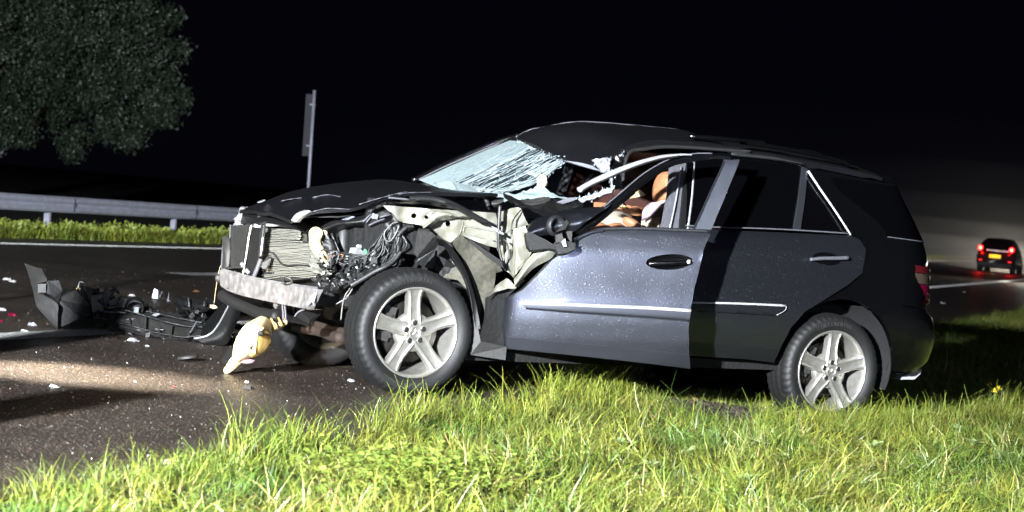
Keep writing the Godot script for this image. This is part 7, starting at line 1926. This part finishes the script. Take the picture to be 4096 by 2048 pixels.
# ---------------------------------------------------------------- plants
func blades(n: int, h: float, w: float, lean: float, spread: float, s: int) -> ArrayMesh:
	var r := RandomNumberGenerator.new()
	r.seed = s
	var st := SurfaceTool.new()
	st.begin(Mesh.PRIMITIVE_TRIANGLES)
	st.set_smooth_group(0)
	for i in n:
		var a := r.randf() * TAU
		var d := Vector3(cos(a), 0, sin(a))
		var sd := Vector3(-sin(a), 0, cos(a)).rotated(Vector3.UP, r.randf_range(-0.9, 0.9))
		var base := Vector3(r.randf_range(-1, 1), 0, r.randf_range(-1, 1)) * spread
		var k := h * r.randf_range(0.45, 1.1)
		var bend := lean * r.randf_range(0.2, 1.4)
		var g := r.randf_range(0.65, 1.15)
		var yel := r.randf_range(0.9, 1.25)
		var prev := []
		for q in 4:
			var t := q / 3.0
			var c := base + Vector3.UP * k * (t - 0.35 * bend * t * t) + d * k * bend * t * t * 0.9
			var ww := w * (1.0 - 0.75 * t * t) * 0.5
			var root_shade := g * (0.75 + 0.25 * t)  # shade put into the colour: blades darken towards the root
			var cur := [c - sd * ww, c + sd * ww, Color(root_shade * yel, root_shade, root_shade * 0.8)]
			if q:
				var lo: Color = prev[2]
				for v in [[prev[0], lo], [prev[1], lo], [cur[1], cur[2]], [prev[0], lo], [cur[1], cur[2]], [cur[0], cur[2]]]:
					st.set_color(v[1])
					st.add_vertex(v[0])
			prev = cur
	st.generate_normals()
	return st.commit()

func in_sight(p: Vector3, margin: float) -> bool:
	var z := -p.z
	return z > 5.6 and absf(p.x) < z * 0.27 + margin

func bare(p: Vector3) -> float:                # 1 where the turf is torn to mud
	var k := 0.0
	for q in BARE:
		var d: float = Vector2(p.x - q.x, (p.z - q.y) * 0.8).length() / q.z
		k = maxf(k, 1.0 - smoothstep(0.6, 1.1, d + 0.35 * soft.get_noise_2d(p.x * 5.0, p.z * 5.0)))
	return k

const BARE := [Vector3(0.52, -10.75, 0.30), Vector3(0.80, -10.45, 0.18), Vector3(1.35, -12.5, 0.36), Vector3(1.75, -12.7, 0.25), Vector3(1.05, -11.5, 0.2)]

func grass_color(k: float, g: float) -> Color:
	var a := Color(0.070, 0.142, 0.024)
	var b := Color(0.205, 0.222, 0.038)
	var c := a.lerp(b, clampf(k, 0, 1))
	return Color(c.r * g, c.g * g, c.b * g)

func plants() -> void:
	var sorts := [blades(13, 0.10, 0.0052, 1.2, 0.06, 31), blades(11, 0.19, 0.0052, 1.55, 0.08, 32), blades(10, 0.09, 0.006, 1.6, 0.05, 33), blades(6, 0.20, 0.0048, 1.1, 0.06, 34)]
	var where := [[], [], [], []]
	var tint := [[], [], [], []]
	var u := -2.0
	while u < 60.0:
		var far: float = clampf((u - 10.0) / 30.0, 0.0, 1.0)
		var step := lerpf(0.060, 0.12, far)
		var p := EDGE + 0.06
		while p > -14.0:
			var q := road_point(u + rng.randf_range(-0.5, 0.5) * step, p + rng.randf_range(-0.5, 0.5) * step)
			p -= step
			if not in_sight(q, 1.6):
				continue
			var uu := q.dot(U)
			var pp := q.dot(NP)
			var edge := EDGE + 0.02 + 0.10 * soft.get_noise_1d(uu * 2.2)
			if pp > edge:
				continue
			var mud := bare(q)
			if rng.randf() < mud * 1.15 - 0.02:
				continue
			var lump := soft.get_noise_2d(q.x * 1.6, q.z * 1.6)
			var size := 0.85 + 0.75 * lump + 0.25 * rng.randf()
			if pp > edge - 0.7:
				size *= lerpf(0.85, 0.80, clampf((uu - 6.0) / 4.0, 0.0, 1.0))
			var incar := car.transform.affine_inverse() * q
			var under := incar.x > -3.7 and incar.x < 0.6 and absf(incar.z) < 0.8
			if under:
				size *= 0.6
			for w in [Vector3(0, 0, -0.79), Vector3(-2.915, 0, -0.79), Vector3(-2.915, 0, 0.75)]:
				if absf(incar.x - w.x) < 0.24 and absf(incar.z - w.z) < 0.2:
					size *= 0.25
			if size < 0.3 and rng.randf() < 0.6:
				continue
			q.y = ground_y(uu, pp) - 0.005
			var s := 0
			var d := rng.randf()
			if lump > 0.0 and d < 0.10 and pp < edge - 0.6:
				s = 3
			elif d < 0.45:
				s = 0
			elif d < 0.75:
				s = 1
			else:
				s = 2
			var b := Basis(Vector3.UP, rng.randf() * TAU).scaled(Vector3(1.0, 1.0, 1.0) * clampf(size, 0.35, 1.8))
			b = Basis(Vector3(soft.get_noise_2d(q.x * 0.9, q.z * 0.9), 0, soft.get_noise_2d(q.z * 0.9 + 40.0, q.x * 0.9)).normalized(), 0.85 * rng.randf()) * b
			where[s].append(Transform3D(b, q))
			tint[s].append(grass_color(0.5 + 0.9 * soft.get_noise_2d(q.x * 1.1 + 30.0, q.z * 1.1) + rng.randf_range(-0.35, 0.35), rng.randf_range(0.55, 1.2) * (1.0 + 0.7 * soft.get_noise_2d(q.x * 2.3, q.z * 2.3 + 70.0))) if rng.randf() > 0.05 else Color(0.30, 0.26, 0.12))
		u += step
	for s in 4:
		many("grass", sorts[s], M.grass, where[s], tint[s], self)
	# the high tussocks by the sill and along the edge of the asphalt
	var tw := []
	var tt := []
	for q in [Vector3(0.183,-0.03,-12.631),Vector3(0.29,-0.03,-13.021),Vector3(0.428,-0.03,-13.307),Vector3(0.55,-0.03,-12.991),Vector3(0.653,-0.03,-12.95),Vector3(0.557,-0.03,-12.452),Vector3(0.45,-0.03,-12.224),Vector3(0.227,-0.03,-12.017),Vector3(0.345,-0.03,-11.88),Vector3(0.46,-0.03,-11.746),Vector3(0.721,-0.03,-12.74),Vector3(-0.163,-0.03,-11.189),Vector3(-0.561,-0.03,-9.764),Vector3(-0.477,-0.03,-10.011),Vector3(-0.381,-0.03,-10.09),Vector3(-0.701,-0.03,-9.565),Vector3(-0.818,-0.03,-8.841),Vector3(-0.918,-0.03,-8.485),Vector3(-1.026,-0.03,-8.274),Vector3(-0.01,-0.03,-11.557),Vector3(-0.272,-0.03,-10.466),Vector3(0.172,-0.03,-10.84),Vector3(3.905,-0.03,-15.763),Vector3(3.724,-0.03,-15.268),Vector3(4.045,-0.03,-15.566),Vector3(2.872,-0.03,-13.116),Vector3(1.635,-0.03,-11.531),Vector3(1.828,-0.03,-11.582),Vector3(2.07,-0.03,-11.775),Vector3(2.309,-0.03,-12.183),Vector3(2.538,-0.03,-12.482)]:
		for i in 10:
			var p: Vector3 = q + Vector3(rng.randf_range(-1, 1) * 0.16, 0, rng.randf_range(-1, 1) * 0.22)
			p.y = ground_y(p.dot(U), p.dot(NP)) - 0.005
			if p.dot(NP) > EDGE + 0.08:
				continue
			tw.append(Transform3D(Basis(Vector3.UP, rng.randf() * TAU) * rng.randf_range(0.8, 1.25), p))
			tt.append(grass_color(rng.randf_range(0.3, 1.0), rng.randf_range(0.9, 1.35)))
	for q in [[[Vector3(0.132,-0.03,-12.581)][0], [Vector3(0.721,-0.03,-12.74)][0], 120, 1.25, 0.16], [[Vector3(1.64,-0.05,-11.819)][0], [Vector3(2.537,-0.05,-12.593)][0], 130, 0.75, 0.2], [[Vector3(1.746,-0.05,-12.354)][0], [Vector3(2.541,-0.05,-13.023)][0], 60, 0.7, 0.1], [[Vector3(2.989,-0.05,-13.924)][0], [Vector3(4.255,-0.05,-15.643)][0], 80, 0.6, 0.3], [[Vector3(-0.762,-0.03,-9.602)][0], [Vector3(-0.111,-0.03,-10.805)][0], 60, 0.8, 0.2], [[Vector3(-1.649,-0.03,-6.409)][0], [Vector3(-1,-0.03,-7.856)][0], 80, 0.7, 0.12], [[Vector3(0.76,-0.03,-12.512)][0], [Vector3(1.616,-0.03,-12.529)][0], 50, 0.5, 0.2]]:
		for i in q[2]:
			var p: Vector3 = q[0].lerp(q[1], rng.randf()) + Vector3(rng.randf_range(-1, 1), 0, rng.randf_range(-1, 1)) * q[4]
			p.y = ground_y(p.dot(U), p.dot(NP)) - 0.005
			if p.dot(NP) > EDGE + 0.05 or rng.randf() < bare(p):
				continue
			tw.append(Transform3D(Basis(Vector3(rng.randf_range(-1, 1), 0, rng.randf_range(-1, 1)).normalized(), 0.5 * rng.randf()) * Basis(Vector3.UP, rng.randf() * TAU) * (q[3] * rng.randf_range(0.75, 1.15)), p))
			tt.append(grass_color(rng.randf_range(0.2, 1.0), rng.randf_range(0.8, 1.3)))
	many("tall_grass", blades(11, 0.28, 0.0048, 0.9, 0.07, 35), M.grass, tw, tt, self)
	# clods where the turf is torn
	var cw := []
	var ct := []
	for b in BARE:
		for i in 260:
			var a := rng.randf() * TAU
			var r: float = b.z * sqrt(rng.randf())
			var p := Vector3(b.x + cos(a) * r, 0, b.y + sin(a) * r * 1.2)
			p.y = ground_y(p.dot(U), p.dot(NP))
			cw.append(Transform3D(Basis.from_euler(Vector3(rng.randf() * 3, rng.randf() * 3, rng.randf() * 3)).scaled(Vector3.ONE * rng.randf_range(0.15, 0.75)), p))
			var g := rng.randf_range(0.6, 1.3)
			ct.append(Color(0.026 * g, 0.019 * g, 0.011 * g))
	var cs := begin()
	blob(cs, Vector3.ZERO, Vector3(0.035, 0.022, 0.03), Basis(), 1.6, 5)
	cs.generate_normals()
	var clod_m := mat(1, 1, 1, 0.9)
	clod_m.vertex_color_use_as_albedo = true
	many("mud_clods", cs.commit(), clod_m, cw, ct, self)
	# low lobed leaves in the near middle, and broad leaves through the turf
	var lw := []
	var lt := []
	for i in 1100:
		var c: Vector3 = [Vector3(-0.357,-0.06,-7.973)][0] if i % 4 else [Vector3(-0.177,-0.05,-8.309)][0]
		var p := c + Vector3(rng.randf_range(-1, 1) * 0.25 + rng.randf_range(-1, 1) * 0.2, 0, rng.randf_range(-1, 1) * 0.35 + rng.randf_range(-1, 1) * 0.25)
		p.y = ground_y(p.dot(U), p.dot(NP)) + rng.randf_range(0.03, 0.12)
		lw.append(Transform3D(Basis.from_euler(Vector3(rng.randf_range(-0.5, 0.5), rng.randf() * TAU, rng.randf_range(-0.5, 0.5))) * rng.randf_range(0.4, 0.95), p))
		var g := rng.randf_range(0.7, 1.3)
		lt.append(Color(0.13 * g, 0.18 * g, 0.028 * g))
	var lobes := SurfaceTool.new()
	lobes.begin(Mesh.PRIMITIVE_TRIANGLES)
	lobes.set_smooth_group(-1)
	for k in 7:
		var a0 := TAU * k / 7.0
		var a1 := TAU * (k + 0.5) / 7.0
		var a2 := TAU * (k + 1) / 7.0
		for e in [[a0, a1, 0.012, 0.022], [a1, a2, 0.022, 0.012]]:
			lobes.set_color(Color(1, 1, 1))
			lobes.add_vertex(Vector3.ZERO)
			lobes.add_vertex(Vector3(cos(e[0]) * e[2], 0.004, sin(e[0]) * e[2]))
			lobes.add_vertex(Vector3(cos(e[1]) * e[3], 0.004, sin(e[1]) * e[3]))
	lobes.generate_normals()
	many("ground_ivy", lobes.commit(), M.grass, lw, lt, self)
	weeds()
	# the rank strip under the crash barrier
	var fw := []
	var ft := []
	for i in 19000:
		var uu := 14.0 + 210.0 * pow(rng.randf(), 1.5)
		var pp := 17.25 + 2.6 * pow(rng.randf(), 1.3)
		var p := road_point(uu, pp)
		if p.x < -p.z * -0.3 - 2.0 or p.x > -p.z * 0.3 + 2:
			continue
		p.y = ground_y(uu, pp) - 0.02
		var k := 0.75 + 0.5 * soft.get_noise_2d(uu * 1.4, pp * 1.4) + 0.2 * rng.randf()
		fw.append(Transform3D(Basis(Vector3.UP, rng.randf() * TAU).scaled(Vector3(1.0, 1.0, 1.0) * clampf(k, 0.4, 1.5)), p))
		var g := rng.randf_range(0.6, 1.2)
		ft.append(Color(0.30 * g, 0.36 * g, 0.06 * g) if rng.randf() > 0.25 else Color(0.20 * g, 0.29 * g, 0.05 * g))
	var rank := blades(12, 0.32, 0.022, 0.8, 0.12, 36)
	many("verge_grass", rank, M.grass, fw, ft, self)
	var bw := []
	var bt := []
	for i in 6000:
		var uu := 14.0 + 60.0 * pow(rng.randf(), 1.4)
		var pp := 17.4 + 1.6 * rng.randf()
		var p := road_point(uu, pp)
		p.y = ground_y(uu, pp) + 0.05 + 0.16 * rng.randf() * (1.0 + soft.get_noise_2d(uu * 1.2, pp))
		bw.append(Transform3D(Basis.from_euler(Vector3(rng.randf() * 3, rng.randf() * 3, rng.randf() * 3)), p))
		var g := rng.randf_range(0.6, 1.3)
		bt.append(Color(0.33 * g, 0.40 * g, 0.07 * g))
	many("verge_leaves", leaf_mesh(7, 0.075, 0.07, 37), M.grass, bw, bt, self)

func weeds() -> void:
	# yellow flowered stems
	var spots := [Vector3(0.173,-0.03,-13.199),Vector3(0.269,-0.03,-12.999),Vector3(0.364,-0.03,-12.808),Vector3(0.911,-0.03,-13.345),Vector3(3.669,-0.03,-14.908)]
	var heights := [0.30, 0.24, 0.26, 0.26, 0.22]
	var labels := ["tallest yellow flowered weed left of the grass tussock by the car's sill", "second yellow flowered weed in the tussock, lower and denser", "single yellow flower stem in the middle of the sill tussock", "yellow seed head leaning over the grass below the door's rear corner", "leafy yellow topped weed at the right end of the near turf"]
	for i in spots.size():
		var at: Vector3 = spots[i]
		at.y = ground_y(at.dot(U), at.dot(NP))
		var t := thing("flowering_weed", labels[i], "weed", at, "")
		var st := begin()
		var heads := []
		for k in 4:
			var tip := at + Vector3(rng.randf_range(-0.07, 0.07), heights[i] * rng.randf_range(0.7, 1.05), rng.randf_range(-0.05, 0.05))
			tube(st, [at + Vector3(rng.randf_range(-0.02, 0.02), 0, 0), at.lerp(tip, 0.5) + Vector3(rng.randf_range(-0.02, 0.02), 0, 0), tip], 0.003, 0.0015, 5, 3)
			heads.append(tip)
		done(st, "stem", M.stem, t)
		st = begin()
		for hd in heads:
			for k in 7:
				blob(st, hd + Vector3(rng.randf_range(-1, 1), rng.randf_range(-1.4, 0.5), rng.randf_range(-1, 1)) * 0.014, Vector3.ONE * rng.randf_range(0.003, 0.0065), Basis(), 0.3, 3)
		kind(done(st, "flower", M.petal, t), "stuff")
	# pale broad leaved weeds in the turf at right
	var places := [Vector3(0.751,-0.06,-9.398),Vector3(0.966,-0.06,-9.923),Vector3(1.171,-0.06,-10.571),Vector3(1.37,-0.06,-10.374),Vector3(1.426,-0.06,-9.935),Vector3(1.877,-0.06,-11.284),Vector3(2.173,-0.06,-12.232),Vector3(2.077,-0.06,-10.883),Vector3(2.302,-0.06,-10.701),Vector3(2.919,-0.06,-12.718),Vector3(2.882,-0.06,-13.404),Vector3(0.623,-0.06,-9.835),Vector3(1.149,-0.06,-8.922),Vector3(2.784,-0.06,-11.58)]
	var names := ["below the bare mud patch", "right of the mud patch", "below the rear tyre's left edge", "under the rear wheel's left side", "low in the turf below the rear wheel", "just below the middle of the rear wheel", "right beside the rear wheel", "right of and below the rear wheel", "in the open turf at right, lower one", "in the open turf at right, upper one", "at the edge of the car's shadow", "left of the mud patch's lower edge", "low in the turf at the bottom, right of middle", "furthest right in the turf"]
	for i in places.size():
		var at: Vector3 = places[i]
		at.y = ground_y(at.dot(U), at.dot(NP)) + 0.03
		var t := thing("broadleaf_weed", "pale broad leaved weed " + names[i], "weed", at)
		for k in 7:
			var a := TAU * k / 7.0 + rng.randf_range(-0.3, 0.3)
			var l := rng.randf_range(0.045, 0.085)
			var w := l * rng.randf_range(0.16, 0.3)
			var d := Vector3(cos(a), rng.randf_range(0.35, 1.1), sin(a)).normalized()
			var s := d.cross(Vector3.UP).normalized()
			var st := begin()
			var rows := []
			for q in 5:
				var f := q / 4.0
				var c := at + d * l * f + Vector3(0, 0.03 - 0.25 * l * f * f, 0)
				var ww := w * sin(PI * (0.12 + 0.86 * f)) * (1.0 + (0.25 if q % 2 else -0.1))
				rows.append([c - s * ww, c + Vector3(0, -0.006, 0), c + s * ww])
			for q in 4:
				for e in 2:
					q4(st, rows[q][e], rows[q][e + 1], rows[q + 1][e + 1], rows[q + 1][e], Vector3.UP)
			done(st, "leaf", M.pale_leaf, t)
